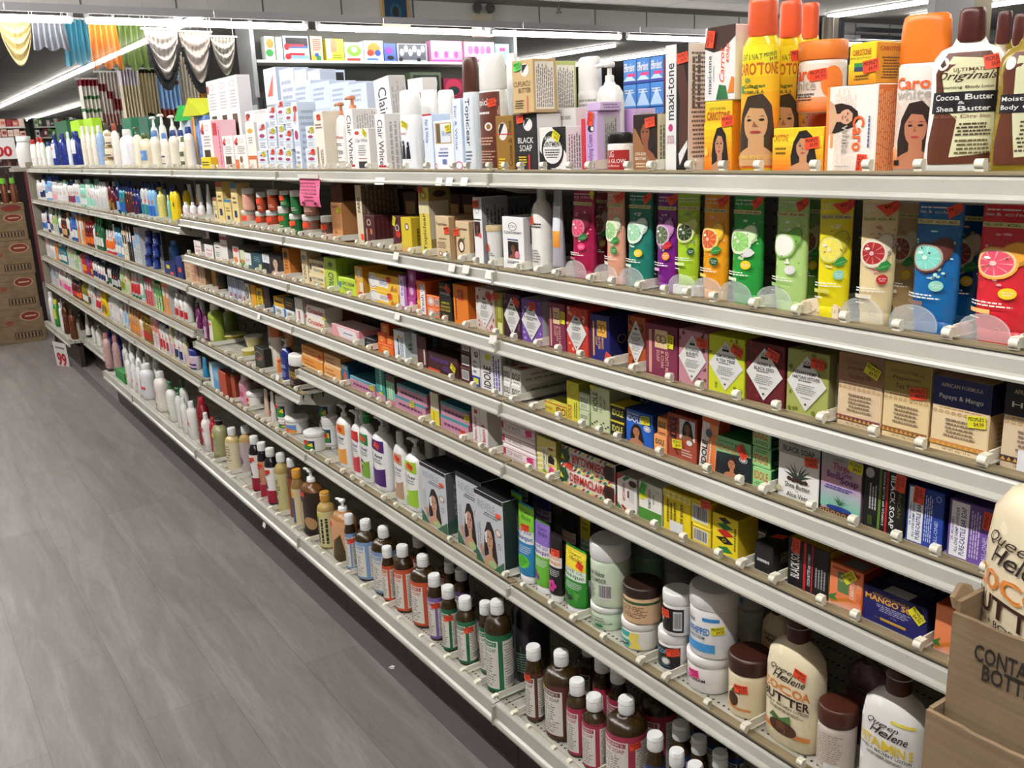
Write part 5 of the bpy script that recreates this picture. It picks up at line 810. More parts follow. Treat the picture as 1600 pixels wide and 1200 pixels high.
BX('4', 851, 885, 625, ('d9d04a', 'b8b03a', 'c8c04a'), 'small green and red carton lying on its side', 'soap', art=[('t', 'IDOLE', .04, .3, .36, .55, 'b8281c', 0, .03), ('t', 'IDO', .55, .1, .98, .8, '8a1c14', 0, .06), ('p', [(0, .9), (1, .9), (1, 1), (0, 1)], 'b8281c')], d=.045)
BX('4', 886, 905, 594, ('dfd845', 'b8b03a'), 'tall yellow lemon carton', 'soap', art=[('o', .55, .8, .36, .16, .1, 'a8b03a'), ('t', 'IDOLE', .12, .04, .4, .4, 'b8281c', 90, .05), ('v', .6, .1, .9, .55, 2, '6a7a2a')], d=.05)
PG = [('r', .08, .12, .9, .88, 'd4dcc0'), ('t', 'IDOLE', .16, .46, .84, .74, '3a6a3a', 0, .06), ('l', .2, .18, .8, .38, 2, '7a8a6a')]
q_ = BX('4', 899, 921, 642, ('b9c79a', '9aac7a'), 'small pale green carton, lower of the pair', 'soap', art=PG, d=.045, h=.028)
BX('4', 902, 922, 619, ('b9c79a', '9aac7a'), 'small pale green carton, upper of the pair', 'soap', art=PG, on=q_, d=.045, h=.037)
BX('4', 923, 953, 601, ('c9d2a8', 'a8b488'), 'tall pale green olive oil soap carton', 'soap', art=[('t', 'IDOLE', .14, .42, .4, .86, '3a5a34', 90, .05), ('t', 'OLIVE OIL', .5, .42, .62, .82, '5a6a4a', 90, .02), ('t', 'SOAP', .7, .5, .82, .76, '5a6a4a', 90, .02), ('r', 0, .92, .3, 1, 'e0d82a')]+[('e', .1+.12*i, .1+.05*(i % 3), .05, .02, '2a3a2a') for i in range(8)], d=.055)
BX('4', 963, 985, 612, ('1a1a1c', '111113'), 'black carton with a white bar code behind the small ones', xf=.1, art=[('b', .15, .3, .85, .9)], d=.05)
KI = [('t', 'IDOLE', .12, .3, .88, .7, 'd8d05a', 0, .06), ('r', 0, .88, 1, 1, 'd8c81e')]
h_ = BX('4', 954, 976, 667, ('17161a', '0f0f11', 'd8c81e'), 'small black and yellow carton, lower of the pair', 'soap', art=KI, d=.045, h=.031)
BX('4', 954, 977, 643, ('17161a', '0f0f11', 'd8c81e'), 'small black and yellow carton, upper of the pair', 'soap', art=KI, on=h_, d=.045, h=.031)
BX('4', 978, 1020, 637, ('1d5fc0', '1a3f8a'), 'blue soap carton with a smiling woman', 'soap', art=idole('x', 'w'), side=[('v', .1, .1, .9, .9, 4, '3a6ab0')], st=('y', .76, .8), d=.06)
BX('4', 998, 1040, 612, ('173f80', '142f60'), 'second blue soap carton stacked behind the first', 'soap', art=idole('x', 'w'), xf=.1, d=.06)
OS2 = [('r', .05, .3, .95, .92, 'f0a860'), ('t', 'IDOLE', .16, .45, .82, .78, '1c1a1e', 0, .06), ('l', .1, .06, .9, .24, 1, '7a4a2a')]
s_ = BX('4', 1021, 1042, 683, ('e8955a', 'd07a3a'), 'small orange and white carton, lower of the pair', 'soap', art=OS2, d=.045, h=.031)
BX('4', 1027, 1043, 660, ('e8955a', 'd07a3a'), 'small orange and white carton, upper of the pair', 'soap', art=OS2, on=s_, d=.045, h=.034)
BX('4', 1043, 1088, 643, ('a84a34', '7a3424'), 'brick brown exfoliating soap carton with a smiling woman', 'soap', art=[('r', .42, .48, .95, .93, 'w'), ('F', .46, .48, .93, .93, '8a5a40', 'hair', None), ('t', 'IDOLE', .08, .46, .34, .92, '1c1416', 90, .06), ('e', .78, .44, .1, .06, 'w'), ('p', [(.05, .5), (.1, .52), (.42, .08), (.34, .1)], '5a3a1c'), ('l', .5, .1, .9, .28, 3, 'e8c8b8'), ('v', .0, .0, .04, 1, 1, '8a3a24')], side=[('v', .1, .05, .9, .95, 6, '8a4030')], st=('y', .36, .34), d=.065)
BX('4', 1091, 1116, 642, ('f0e8e0', 'c8522a'), 'orange and white gel carton standing tilted', 'tube', art=[('g', .5, 0, 1, 1, 'e8752a', 'f0a878'), ('r', 0, .76, 1, 1, 'd8602a'), ('t', 'IDOLE', .14, .06, .48, .46, '16141a', 90, .06), ('e', .5, .6, .2, .07, '5a6a7a'), ('v', .6, .05, .75, .5, 1, 'w')], d=.03, h=.108, lean=.1)
BX('4', 1119, 1173, 679, ('16222a', '3a7a4a', '3f8a52'), 'green and black soap carton with a smiling woman', 'soap', art=[('p', [(0, .58), (1, .66), (1, 1), (0, 1)], '7fc48a'), ('t', 'Savon Germicide', .05, .86, .5, .92, '1a4a2a'), ('t', 'No 2', .55, .82, .76, .9, '1a2a1a', 0, .04), ('t', 'IDOLE', .05, .64, .6, .8, 'c8703a', 0, .05), ('F', .2, 0, .72, .58, 'b57a58', 'hair', None), ('e', .8, .56, .12, .08, 'w'), ('o', .8, .56, .1, .07, .25, '2a2a2a')], st=('o', .76, .76, -.9), d=.06)
T3 = [('r', .03, .06, .97, .94, '9cd48e'), ('t', 'IDOLE', .1, .4, .86, .82, 'd0662c', 0, .06), ('l', .12, .12, .88, .3, 2, '3a7a4a')]
t_ = None
for k in range(3): t_ = BX('4', 1175, 1204, 0, ('86c47e', '1d4a34', '8fd08a'), 'small bright green carton stacked three high, %s' % ('bottom', 'middle upside down', 'top')[k], 'soap', art=T3 if k != 1 else [('r', .03, .06, .97, .94, '9cd48e'), ('t', 'IDOLE', .1, .2, .86, .62, 'd0662c', 180, .06), ('l', .12, .72, .88, .9, 2, '3a7a4a')], side=[('l', .1, .15, .9, .4, 2, '6ab07a')], on=t_, h=.0335, d=.045)
LEAVES = [('p', [(.5+.02*math.cos(a), .34), (.5+.36*math.cos(a), .36+.3*math.sin(a)), (.5-.02*math.cos(a), .4)], '2e3a34') for a in (.3, .6, .9, 1.2, 1.55, 1.9, 2.2, 2.55, 2.85)]
BX('4', 1214, 1278, 678, ('f1f0ee', '1a1a1c', 'd8d6d4'), 'white African black soap carton with an aloe plant', 'soap', art=[('r', 0, .72, 1, 1, 'a9a7a5'), ('t', 'AFRICAN', .25, .88, .72, .93, '5a5a5a', 0, .01), ('t', 'BLACK SOAP', .12, .77, .88, .86, '1a1a1a', 0, .04)]+LEAVES+[('e', .3+.1*i, .34-.01*(i % 2), .06, .035, '3a2420') for i in range(5)]+[('t', 'Shea Butter', .2, .2, .82, .28, '1c1c1e', 0, .03), ('t', 'and', .46, .155, .54, .18, '5a5a5a'), ('t', 'Aloe Vera', .25, .05, .78, .13, '1c1c1e', 0, .03), ('e', .06, .14, .07, .05, 'c4c09a')], side=[('l', .2, .1, .9, .5, 2, 'b8b8b8')], st=('o', .82, .7), d=.035)
BX('4', 1281, 1343, 699, ('b6a8b0', '8a7a8a'), 'pastel rainbow three in one soap carton with aloe', 'soap', art=[('g', 0, .1, 1, .5, '7fc4a8', 'c8a8c8'), ('g', 0, .5, 1, 1, 'd0a0b0', '9aa8a8'), ('t', 'nubian', .3, .86, .55, .91, '4a6a4a'), ('t', 'Three', .3, .72, .72, .83, 'a8346a', 0, .05), ('t', 'in One', .4, .64, .78, .72, '7a2a8a', 0, .04), ('t', 'Bonus', .16, .58, .5, .68, '7a2a8a', 0, .05), ('t', 'Soap', .5, .5, .95, .63, '5a1a7a', 0, .06), ('l', .1, .4, .88, .47, 2, '2a3a9a'), ('e', .5, .12, .32, .04, '1d3a8a')]+[('p', [(.5, .18), (.5+.2*math.cos(a), .2+.16*math.sin(a)), (.52, .22)], '2f6a3a') for a in (.4, .8, 1.2, 1.6, 2, 2.5)]+[('r', 0, 0, 1, .08, '5a3420')]+[('o', .08+.14*i, .04, .05, .03, .3, 'd8b890') for i in range(7)], st=('y', .86, .84, -.1), d=.045)
BX('4', 1346, 1410, 722, ('131315', '1c2410'), 'black African soap carton with green and red stripes', 'soap', art=[('e', .14, .86, .11, .08, 'b0b0b0'), ('v', .14, .3, .34, .72, 3, 'b8b8b8'), ('r', .38, 0, .44, 1, '5e7a2a'), ('t', 'COCOA BUTTER with VITAMIN E', .48, .1, .53, .94, 'e0e0e0', -90, .02), ('r', .56, 0, .61, 1, 'c01c22'), ('t', 'BLACK SOAP', .66, .1, .78, .92, 'w', -90, .04), ('t', 'AFRICAN', .84, .3, .93, .8, '6a6a3a', -90, .02), ('r', .14, .05, .26, .2, '3a4a1a')], st=('o', .9, .84, 1.5), d=.05)
DB = lambda dark, lt, flav: [('r', .06, .03, .46, .97, 'eef0f0'), ('t', 'PURE-CASTILE BAR SOAP', .28, .08, .4, .9, dark, 90, .05), ('t', 'ALL-ONE HEMP '+flav, .17, .1, .24, .88, dark, 90, .03), ('t', "DR. BRONNER'S", .08, .3, .14, .7, dark, 90, .02), ('v', .5, .1, .72, .92, 4, lt), ('t', 'ALL-ONE!', .78, .1, .88, .5, lt, 90, .03), ('o', .86, .88, .07, .05, .2, lt)]
BX('4', 1413, 1470, 755, ('2140a0', '152a6a'), 'blue peppermint castile bar soap carton', 'soap', art=DB('1d3588', 'b8c8f0', 'PEPPERMINT'), side=[('v', .2, .1, .8, .9, 3, '6a80b8')], st=('o', .34, .86, 1.5), d=.06)
BX('4', 1477, 1548, 777, ('6e4fa2', '4d367a'), 'purple lavender castile bar soap carton', 'soap', art=DB('5a3a92', 'd0c0e8', 'LAVENDER'), st=('o', .9, .8, 1.5), d=.06)
BX('4', 1556, 1630, 790, ('3a8a5a', '2a6a4a'), 'green castile bar soap carton behind the foreground bottle', 'soap', art=DB('1d5a3a', 'c0e0c8', 'ALMOND'), d=.06)
# ------------------------------------------------------------------ fifth shelf
OB = [('t', 'papaya', .1, .5, .6, .75, 'b8521a', 0, .03), ('l', .1, .2, .8, .4, 1, '8a4a1a'), ('r', 0, 0, 1, .12, 'f4d8a8')]
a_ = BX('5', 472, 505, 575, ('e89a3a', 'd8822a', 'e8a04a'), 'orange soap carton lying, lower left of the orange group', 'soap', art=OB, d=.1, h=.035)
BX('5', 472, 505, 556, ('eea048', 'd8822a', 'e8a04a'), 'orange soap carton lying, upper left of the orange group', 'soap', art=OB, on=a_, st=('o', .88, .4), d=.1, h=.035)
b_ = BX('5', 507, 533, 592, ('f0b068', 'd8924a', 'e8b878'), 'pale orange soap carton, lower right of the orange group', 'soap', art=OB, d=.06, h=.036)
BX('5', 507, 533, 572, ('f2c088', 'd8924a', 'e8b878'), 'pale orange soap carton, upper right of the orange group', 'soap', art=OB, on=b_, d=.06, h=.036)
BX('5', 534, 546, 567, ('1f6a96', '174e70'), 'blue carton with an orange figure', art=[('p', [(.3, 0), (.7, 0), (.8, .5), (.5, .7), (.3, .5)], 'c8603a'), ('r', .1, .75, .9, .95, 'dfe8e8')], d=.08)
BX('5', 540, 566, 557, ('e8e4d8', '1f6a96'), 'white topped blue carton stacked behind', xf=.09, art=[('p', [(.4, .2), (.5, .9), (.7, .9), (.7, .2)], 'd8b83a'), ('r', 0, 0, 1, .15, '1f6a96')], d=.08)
TL = [('r', 0, 0, 1, .8, 'c890a8'), ('l', .06, .2, .9, .6, 1, '6a2a5a'), ('r', 0, .8, 1, 1, '3a9aa8')]
LT = dict(art=TL, d=.09, h=.035)
BX('5', 548, 587, 0, ('c890a8', 'b0607a', '2f8090'), 'long teal and pink carton lying flat, left one', st=('y', .9, .7), **LT)
BX('5', 589, 603, 570, ('2f9488', '1f7068'), 'teal carton standing upright', art=[('r', 0, 0, 1, .2, 'c890a8'), ('v', .4, .3, .8, .95, 1, 'a8e0d0'), ('e', .5, .2, .2, .05, 'e0c83a')], d=.05)
BX('5', 605, 618, 584, ('7fc8a0', '5a4a42'), 'mint and brown carton standing upright', art=[('r', 0, .78, 1, 1, '5a4038'), ('v', .3, .2, .8, .7, 2, 'e8f0e0'), ('r', 0, 0, 1, .16, 'c8788a')], d=.05)
l_ = BX('5', 617, 666, 0, ('c890a8', 'b0607a', '2f8090'), 'long teal and pink carton lying flat, lower middle', st=('y', .6, .8), **LT)
BX('5', 621, 668, 0, ('c890a8', 'b0607a', '2f8090'), 'long teal and pink carton lying flat, upper middle', on=l_, **LT)
BX('5', 674, 687, 611, ('e4dcc4', '7a6a52'), 'cream carton with a yellow foot standing upright', art=[('r', 0, 0, 1, .45, 'e8d82a'), ('v', .3, .1, .5, .4, 1, '8a5a2a')], d=.05)
n_ = BX('5', 689, 733, 0, ('c890a8', 'b0607a', '2f8090'), 'teal and pink carton, lower right of the long cartons', st=('o', .84, .3), **LT)
BX('5', 689, 734, 0, ('c890a8', 'b0607a', '2f8090'), 'teal and pink carton, upper right of the long cartons', on=n_, st=('y', .94, .5), **LT)
BX('5', 739, 763, 634, ('f0ebe9', 'd4cfcc'), 'white upright beauty carton with red lettering', art=[('r', .5, 0, .54, 1, 'd8d0cc'), ('t', 'Passion Beauty', .12, .06, .36, .76, 'b8182a', 90, .04), ('t', 'Passion B', .62, .06, .86, .6, 'b8182a', 90, .04), ('r', .2, .84, .4, .94, 'b8182a')], d=.05)
BX('5', 768, 783, 640, ('8a1820', '6a1016'), 'dark red carton with a face behind the white splayed boxes', art=[('e', .3, .35, .25, .12, 'c88a6a'), ('r', .3, .6, .6, 1, 'c8c0bc')], d=.02, xf=.05)
TW = [('r', .0, .72, 1, .76, 'a83a4a'), ('r', .02, .2, .1, .7, 'b82a4a'), ('t', 'TOP WHITE', .14, .25, .6, .6, 'a88a92', 0, .02), ('r', 0, .1, 1, .13, 'a83a4a')]
t1_ = BX('5', 786, 838, 0, ('f2e8e8', 'd8ccca', 'ece4e0'), 'long white carton with pink stickers, lowest of the splayed stack', art=TW, h=.03, d=.055, st=('h', .85, .5, .2))
t2_ = BX('5', 784, 837, 0, ('f2e8e8', 'd8ccca', 'ece4e0'), 'long white carton with pink stickers, middle of the splayed stack', art=TW, h=.03, d=.055, on=t1_, push=False)
BX('5', 782, 836, 0, ('f2e8e8', 'd8ccca', 'ece4e0'), 'long white carton with pink stickers, top of the splayed stack', art=TW, h=.03, d=.055, on=t2_, st=('h', .85, .5, .2), push=False)
STR = [('p', [(-.0+.12*i, 0), (.06+.12*i, 0), (min(1, .3+.12*i), 1) if .3+.12*i <= 1 else (1, .9), (min(1, .24+.12*i), 1)], 'f4eeb0') for i in range(7)]
BX('5', 840, 870, 679, ('e9dc74', 'b8ae5a'), 'yellow striped lemon carton with a black shield', 'soap', art=[('p', [(.0, .05+.14*i), (1, .25+.14*i), (1, .31+.14*i), (0, .11+.14*i)], 'f6f1c0') for i in range(5)]+[('r', .3, .1, .58, .72, 'f1ecd0'), ('t', 'DERMACLAIR', .34, .14, .44, .66, '2a2a20', -90, .04), ('t', 'lemon', .48, .3, .58, .6, '5a6a1a', -90, .03), ('p', [(.6, .36), (.9, .36), (.92, .52), (.74, .6), (.6, .52)], '1a1712'), ('t', 'NEW', .6, .72, .85, .84, 'b8281c', -40, .03) if False else ('r', .62, .72, .86, .78, 'b8281c'), ('e', .4, .1, .1, .04, '7aa83a')], st=('h', .76, .14, 1.2), d=.05)
def derm(up):
    a = []
    for i in range(12):
        x = .08*i
        a += [('p', [(x, .84), (x+.04, .84), (x+.08, 1), (x+.04, 1)], ('a8201c', '2a7a3a', 'e8d83a')[i % 3]), ('p', [(x, 0), (x+.04, 0), (x+.08, .16), (x+.04, .16)], ('2a7a3a', 'e8d83a', 'a8201c')[i % 3])]
    a += [('p', [(0, .14), (.12, .14), (.17, .5), (.12, .86), (0, .86)], '1f4a26'), ('p', [(.84, .14), (1, .14), (1, .86), (.84, .86), (.8, .5)], '4a1a14'), ('p', [(0, .3), (.08, .3), (.02, .6)], 'e8d83a'), ('p', [(.9, .2), (.98, .5), (.88, .8), (.84, .5)], '1d120c')]
    a += [('t', 'DERMACLAIR', .2, .28, .82, .74, 'b8201c', 0 if up else 180, .07)]; return a
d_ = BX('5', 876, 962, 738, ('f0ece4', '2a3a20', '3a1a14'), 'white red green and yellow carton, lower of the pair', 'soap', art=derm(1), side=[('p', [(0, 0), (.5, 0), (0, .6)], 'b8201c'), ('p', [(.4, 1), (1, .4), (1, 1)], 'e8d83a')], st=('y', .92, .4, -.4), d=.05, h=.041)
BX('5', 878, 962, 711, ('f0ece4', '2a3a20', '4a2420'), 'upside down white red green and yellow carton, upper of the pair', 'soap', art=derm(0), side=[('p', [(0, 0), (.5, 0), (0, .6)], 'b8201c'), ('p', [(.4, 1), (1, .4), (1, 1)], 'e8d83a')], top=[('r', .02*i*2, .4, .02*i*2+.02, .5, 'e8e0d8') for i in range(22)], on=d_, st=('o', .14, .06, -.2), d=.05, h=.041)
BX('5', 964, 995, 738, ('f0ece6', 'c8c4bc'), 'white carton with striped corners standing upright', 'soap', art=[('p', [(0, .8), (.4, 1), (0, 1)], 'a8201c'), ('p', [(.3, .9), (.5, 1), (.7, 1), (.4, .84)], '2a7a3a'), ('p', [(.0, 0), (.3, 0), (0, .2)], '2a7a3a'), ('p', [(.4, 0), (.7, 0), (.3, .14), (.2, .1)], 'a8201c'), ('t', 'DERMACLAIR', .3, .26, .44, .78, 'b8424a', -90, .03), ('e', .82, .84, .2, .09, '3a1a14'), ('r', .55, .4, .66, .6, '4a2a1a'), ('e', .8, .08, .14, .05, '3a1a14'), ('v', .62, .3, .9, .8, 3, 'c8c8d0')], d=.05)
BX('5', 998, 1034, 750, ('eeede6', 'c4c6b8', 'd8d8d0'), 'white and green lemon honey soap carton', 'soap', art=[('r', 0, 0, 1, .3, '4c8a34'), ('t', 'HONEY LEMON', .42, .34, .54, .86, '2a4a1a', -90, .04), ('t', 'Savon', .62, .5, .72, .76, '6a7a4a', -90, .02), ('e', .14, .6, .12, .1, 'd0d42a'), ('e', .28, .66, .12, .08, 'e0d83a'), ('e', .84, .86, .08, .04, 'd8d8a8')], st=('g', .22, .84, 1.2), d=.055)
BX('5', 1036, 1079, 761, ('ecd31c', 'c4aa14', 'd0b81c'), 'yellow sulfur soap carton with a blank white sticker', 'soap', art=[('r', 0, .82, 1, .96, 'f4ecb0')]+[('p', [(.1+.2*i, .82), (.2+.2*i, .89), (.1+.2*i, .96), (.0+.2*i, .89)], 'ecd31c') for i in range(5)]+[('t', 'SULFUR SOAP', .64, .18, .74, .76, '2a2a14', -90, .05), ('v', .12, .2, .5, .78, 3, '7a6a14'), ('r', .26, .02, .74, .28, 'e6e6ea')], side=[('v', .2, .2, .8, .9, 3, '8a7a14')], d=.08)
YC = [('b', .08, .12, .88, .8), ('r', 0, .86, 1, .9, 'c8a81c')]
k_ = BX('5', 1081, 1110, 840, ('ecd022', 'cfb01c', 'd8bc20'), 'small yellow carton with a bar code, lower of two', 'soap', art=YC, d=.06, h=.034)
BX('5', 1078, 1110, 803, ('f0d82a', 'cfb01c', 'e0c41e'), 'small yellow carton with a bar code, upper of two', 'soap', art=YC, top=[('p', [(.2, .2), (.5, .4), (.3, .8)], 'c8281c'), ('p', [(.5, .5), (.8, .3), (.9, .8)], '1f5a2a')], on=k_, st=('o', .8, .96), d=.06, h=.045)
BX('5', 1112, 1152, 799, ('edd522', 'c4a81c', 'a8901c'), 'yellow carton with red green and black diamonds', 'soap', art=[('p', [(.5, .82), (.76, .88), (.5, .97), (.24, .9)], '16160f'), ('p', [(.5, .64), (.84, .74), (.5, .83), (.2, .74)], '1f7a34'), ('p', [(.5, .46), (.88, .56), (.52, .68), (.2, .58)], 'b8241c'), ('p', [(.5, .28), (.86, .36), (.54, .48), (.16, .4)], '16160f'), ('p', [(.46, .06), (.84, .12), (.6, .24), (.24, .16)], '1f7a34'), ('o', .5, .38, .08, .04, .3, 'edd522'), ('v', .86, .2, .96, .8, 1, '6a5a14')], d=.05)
AB = [('l', .1, .3, .9, .5, 1, 'c8c8c8')]
f_ = BX('5', 1148, 1170, 858, ('17171a', '111114', '222226'), 'black African soap carton with a bar code, lower of two', 'soap', art=[('b', .08, .1, .9, .86)], side=[('l', .1, .3, .9, .7, 1, '9a8a6a')], d=.1, h=.045, xf=.04)
BX('5', 1147, 1170, 836, ('17171a', '141416', '222226'), 'black African soap carton lying lengthways, upper of two', 'soap', art=AB, side=[('t', 'AFRICAN BLACK', .2, .35, .85, .75, '8a8a70', 0, .03), ('r', .8, .1, .98, .95, '3a3a3e')], on=f_, d=.12, h=.045)
BX('5', 1178, 1207, 888, ('17171a', '141416', '222226'), 'black African soap carton lying in front with a red sticker', 'soap', art=AB, side=[('t', 'AFRICAN BLACK', .2, .3, .85, .7, '8a8a70', 0, .03)], top=[('p', [(.2, .3), (.7, .4), (.7, .6), (.2, .5)], 'stk')], d=.09, h=.05)
BX('5', 1229, 1293, 838, ('161416', 'b8981c'), 'black soap carton with vitamin E and a red stripe', 'soap', art=blacksoap(), st=('o', .22, .88, 1.5), d=.035)
CS = [('r', .02, .02, .98, .98, 'f08a5a'), ('r', .08, .86, .92, .93, 'd0502a'), ('r', .26, .36, .6, .84, '5a7a4a'), ('t', 'AFRICAN', .3, .7, .56, .78, 'c8b89a', 0, .03), ('t', 'FORMULA', .3, .62, .56, .69, 'c8b89a', 0, .03), ('t', 'CARROT SOAP', .64, .3, .76, .84, 'f4ece0', 90, .05), ('g', .02, .02, .98, .26, 'f4b8a0', 'f08a5a'), ('p', [(.0, .12), (.6, .3), (.95, .26), (.6, .22), (.1, .06)], 'd87a2a'), ('p', [(0, .2), (.26, .32), (.2, .22), (.3, .14), (.05, .12)], '3f7a34'), ('o', .9, .66, .05, .04, .3, 'f4e0c0'), ('r', .84, .3, .96, .5, 'e07a4a')]
BX('5', 1294, 1346, 876, ('e8703a', '8a3018', 'b85a30'), 'orange carrot soap carton with painted carrots', 'soap', art=CS, top=[('r', .3, .1, .9, .6, '8a8a8a')], st=('y', .62, .8, .7), d=.05)
BX('5', 1346, 1446, 911, ('1a1a62', '10103e', '14143e'), 'large navy mango soap carton with gold lettering', 'soap', art=[('t', 'AFRICAN FORMULA', .14, .8, .8, .88, 'b88a3a', 0, .02), ('t', 'MANGO SOAP', .04, .64, .96, .8, 'e8a832', 0, .06), ('l', .22, .4, .78, .6, 4, 'a8a8c8'), ('t', '5 Oz.', .46, .31, .56, .36, 'a8a8c8'), ('g', .3, .16, .7, .24, 'c88a1c', 'e8d060'), ('l', .16, .2, .84, .22, 1, 'b88a3a')], top=[('r', .3, .02, .7, .4, 'c8c8cc'), ('l', .1, .5, .9, .9, 4, '6a6a8a')], st=('y', .86, .72, -.7), d=.06)
BX('5', 1457, 1500, 941, ('e8703a', 'a84020', 'c0502a'), 'orange carrot soap carton at the right end', 'soap', art=CS[:1]+CS[6:], d=.05)
BX('5', 1502, 1560, 960, ('17171a', '111114'), 'dark soap carton behind the foreground carton', 'soap', art=blacksoap(), d=.05)
# ------------------------------------------------------------------ short middle shelf
def M5(*a, **k): return I('m5', *a, **k)
M5(311, 320, 473, 'flip', ('6a1a5a', '4a1240'), 'purple bottle with a white swirl', 'lotion', lab=('6a1a5a', 60, .1, .7), art=[('p', [(.1, .5), (.5, .6), (.9, .9), (.5, .75)], 'w'), ('r', .1, .05, .9, .3, 'c8a0b8')])
M5(321, 329, 486, 'flip', ('7a3a6a', '4a1a3a'), 'small purple and pink bottle', 'lotion', lab=('c8a0b8', 60, .1, .5))
M5(330, 353, 474, 'waist', ('98ac3e', 'e4e0d0'), 'tall green lotion bottle with cream shoulders', 'lotion', lab=('e8e4d8', 30, .1, .6), art=[('r', .2, .75, .8, .85, 'stk')])
M5(352, 373, 478, 'waist', ('7a8a34', 'c8c4b0'), 'green lotion bottle standing behind the first', 'lotion', xf=.13)
M5(347, 384, 521, 'tub', ('cfc03c', 'd8cf90'), 'large yellow butter tub with a clear lid', 'tub', xf=.07, push=False)
M5(380, 404, 545, 'tub', ('d8c858', 'ddd6a0'), 'small yellow butter tub at the edge', 'tub')
tt = M5(388, 410, 545, 'tub', ('d8c858', 'ddd6a0'), 'yellow butter tub carrying another tub', 'tub', xf=.085, push=False)
M5(384, 412, 524, 'tub', ('ddd0a0', 'e4e2d8'), 'cream butter tub with grey lid on a yellow tub', 'tub', on=tt, xf=.085, push=False)
M5(400, 415, 540, 'box', ('2c2a22', '1c1a16'), 'dark olive carton at the edge of the short shelf', 'box', art=[('o', .4, .6, .4, .2, .1, 'c8b08a'), ('e', .5, .5, .12, .1, 'a83a2a')], d=.03)
M5(412, 434, 504, 'dome', ('e6dccb', 'c86a3a'), 'tall cream lotion bottle with orange cap', 'lotion', lab=('e6dccb', 60, .05, .66), art=[('t', 'LALA', .1, .76, .6, .9, '4a3a2a', 0, .03), ('r', .1, .04, .5, .66, '5a4a24')], asp=.6)
M5(434, 444, 564, 'round', ('e08a4a', 'e87a2a'), 'small orange bottle beside the cream one', 'lotion', h=.07)
og = M5(441, 456, 552, 'jar', ('e0925a', 'e8863a'), 'orange jar under another orange jar', 'jar', xf=.1, h=.085, st=('o', .5, .5))
M5(441, 455, 528, 'jar', ('e09a68', 'e8863a'), 'orange jar stacked above', 'jar', on=og, xf=.1, h=.07)
M5(443, 462, 530, 'pump', ('1c2c72', 'dde0e4'), 'navy blue pump bottle with silver white pump', 'lotion', lab=('1c2c72', 62, .05, .6), art=[('o', .5, .8, .3, .1, .1, '6a7ab8'), ('l', .15, .5, .85, .66, 2, 'd8dcf0'), ('l', .2, .1, .8, .4, 5, 'a8b0d8')])
M5(455, 482, 553, 'dome', ('2a1c16', 'eceae8'), 'dark brown cocoa bottle with white dome cap', 'lotion', lab=('2a1c16', 62, .05, .62), art=[('t', 'COCOA', .2, .7, .9, .85, 'd8b03a', 0, .05), ('t', 'BUTTER', .2, .5, .9, .65, 'd8b03a', 0, .05), ('l', .2, .15, .7, .4, 3, 'a89a8a')], asp=.6, xf=.01)
# ------------------------------------------------------------------ sixth shelf
def S6(*a, **k): return I('6', *a, **k)
S6(318, 329, 558, 'tube', ('2a86b8', '22567a'), 'teal blue tube at the left of the sixth shelf', 'tube', far=True)
S6(331, 348, 566, 'box', ('5aa0cc', 'a8c8dc'), 'light blue carton with a white edge', 'box', art=[('r', 0, 0, .25, 1, 'dfe8ec'), ('e', .6, .6, .3, .2, '8ac0dc')], d=.05)
S6(344, 356, 577, 'box', ('b0482a', '8a3420'), 'rust red carton beside the light blue one', 'box', d=.03, xf=.02)
S6(357, 363, 573, 'tube', ('b8bcc0', '6a3a2a'), 'grey tube between rust cartons', 'tube', far=True)
S6(364, 370, 584, 'box', ('a04428', '7a3420'), 'narrow rust carton', 'box', d=.03)
S6(367, 377, 580, 'tube', ('a8aeb4', '5a4a42'), 'silver grey tube with a dark cap', 'tube')
S6(377, 397, 585, 'waist', ('dcaab8', 'e8c8d0'), 'pink lotion bottle with a flower label', 'lotion', lab=('d890a8', 62, .1, .66), art=[('e', .5, .5, .3, .16, 'c84a7a'), ('l', .2, .1, .8, .3, 3, 'f0e0e8')])
S6(397, 408, 592, 'waist', ('c89aa8', 'd8b8c0'), 'second pink lotion bottle behind the first', 'lotion', xf=.12)
S6(388, 415, 611, 'jar', ('eceae8', 'f0efee'), 'white jar with an apricot picture', 'jar', lab=('eceae8', 90, .06, .64), art=[('e', .3, .45, .14, .26, 'e89a3a'), ('e', .5, .35, .14, .26, 'e8a84a'), ('e', .5, .33, .06, .12, '5a3420')], st=('o', .5, .9))
S6(415, 424, 608, 'tube', ('d8b8a4', 'c8a890'), 'tan tube between the apricot jar and pink tube', 'tube')
S6(424, 435, 612, 'cone', ('e8dcda', 'd8d0cc'), 'white tube with a pink dot', 'tube', lab=(None, 80, .12, .9), art=[('e', .4, .3, .22, .07, 'd8486a')])
ja = S6(437, 462, 654, 'jar', ('eceae8', 'f0efee'), 'white jar with green leaf label, lower left', 'jar', lab=('eceae8', 90, .06, .64), art=stijar())
S6(434, 462, 616, 'jar', ('eceae8', 'f0efee'), 'white jar with green leaf label, upper left', 'jar', lab=('eceae8', 90, .06, .64), art=stijar(), on=ja, xf=.03, st=('o', .5, .85))
S6(447, 483, 650, 'jar', ('eceae8', 'f0efee'), 'wide white jar with a peach and blue label', 'jar', push=False, lab=('eceae8', 90, .06, .64), art=[('t', 'St Ives', .08, .5, .46, .72, '3a4a7a', 0, .02, .3), ('l', .08, .36, .46, .44, 1, 'c83a3a'), ('r', .5, .08, .86, .95, '6a90c8'), ('e', .6, .3, .14, .24, 'e86a3a'), ('e', .76, .2, .12, .2, 'e8a03a')], st=('o', .4, .9))
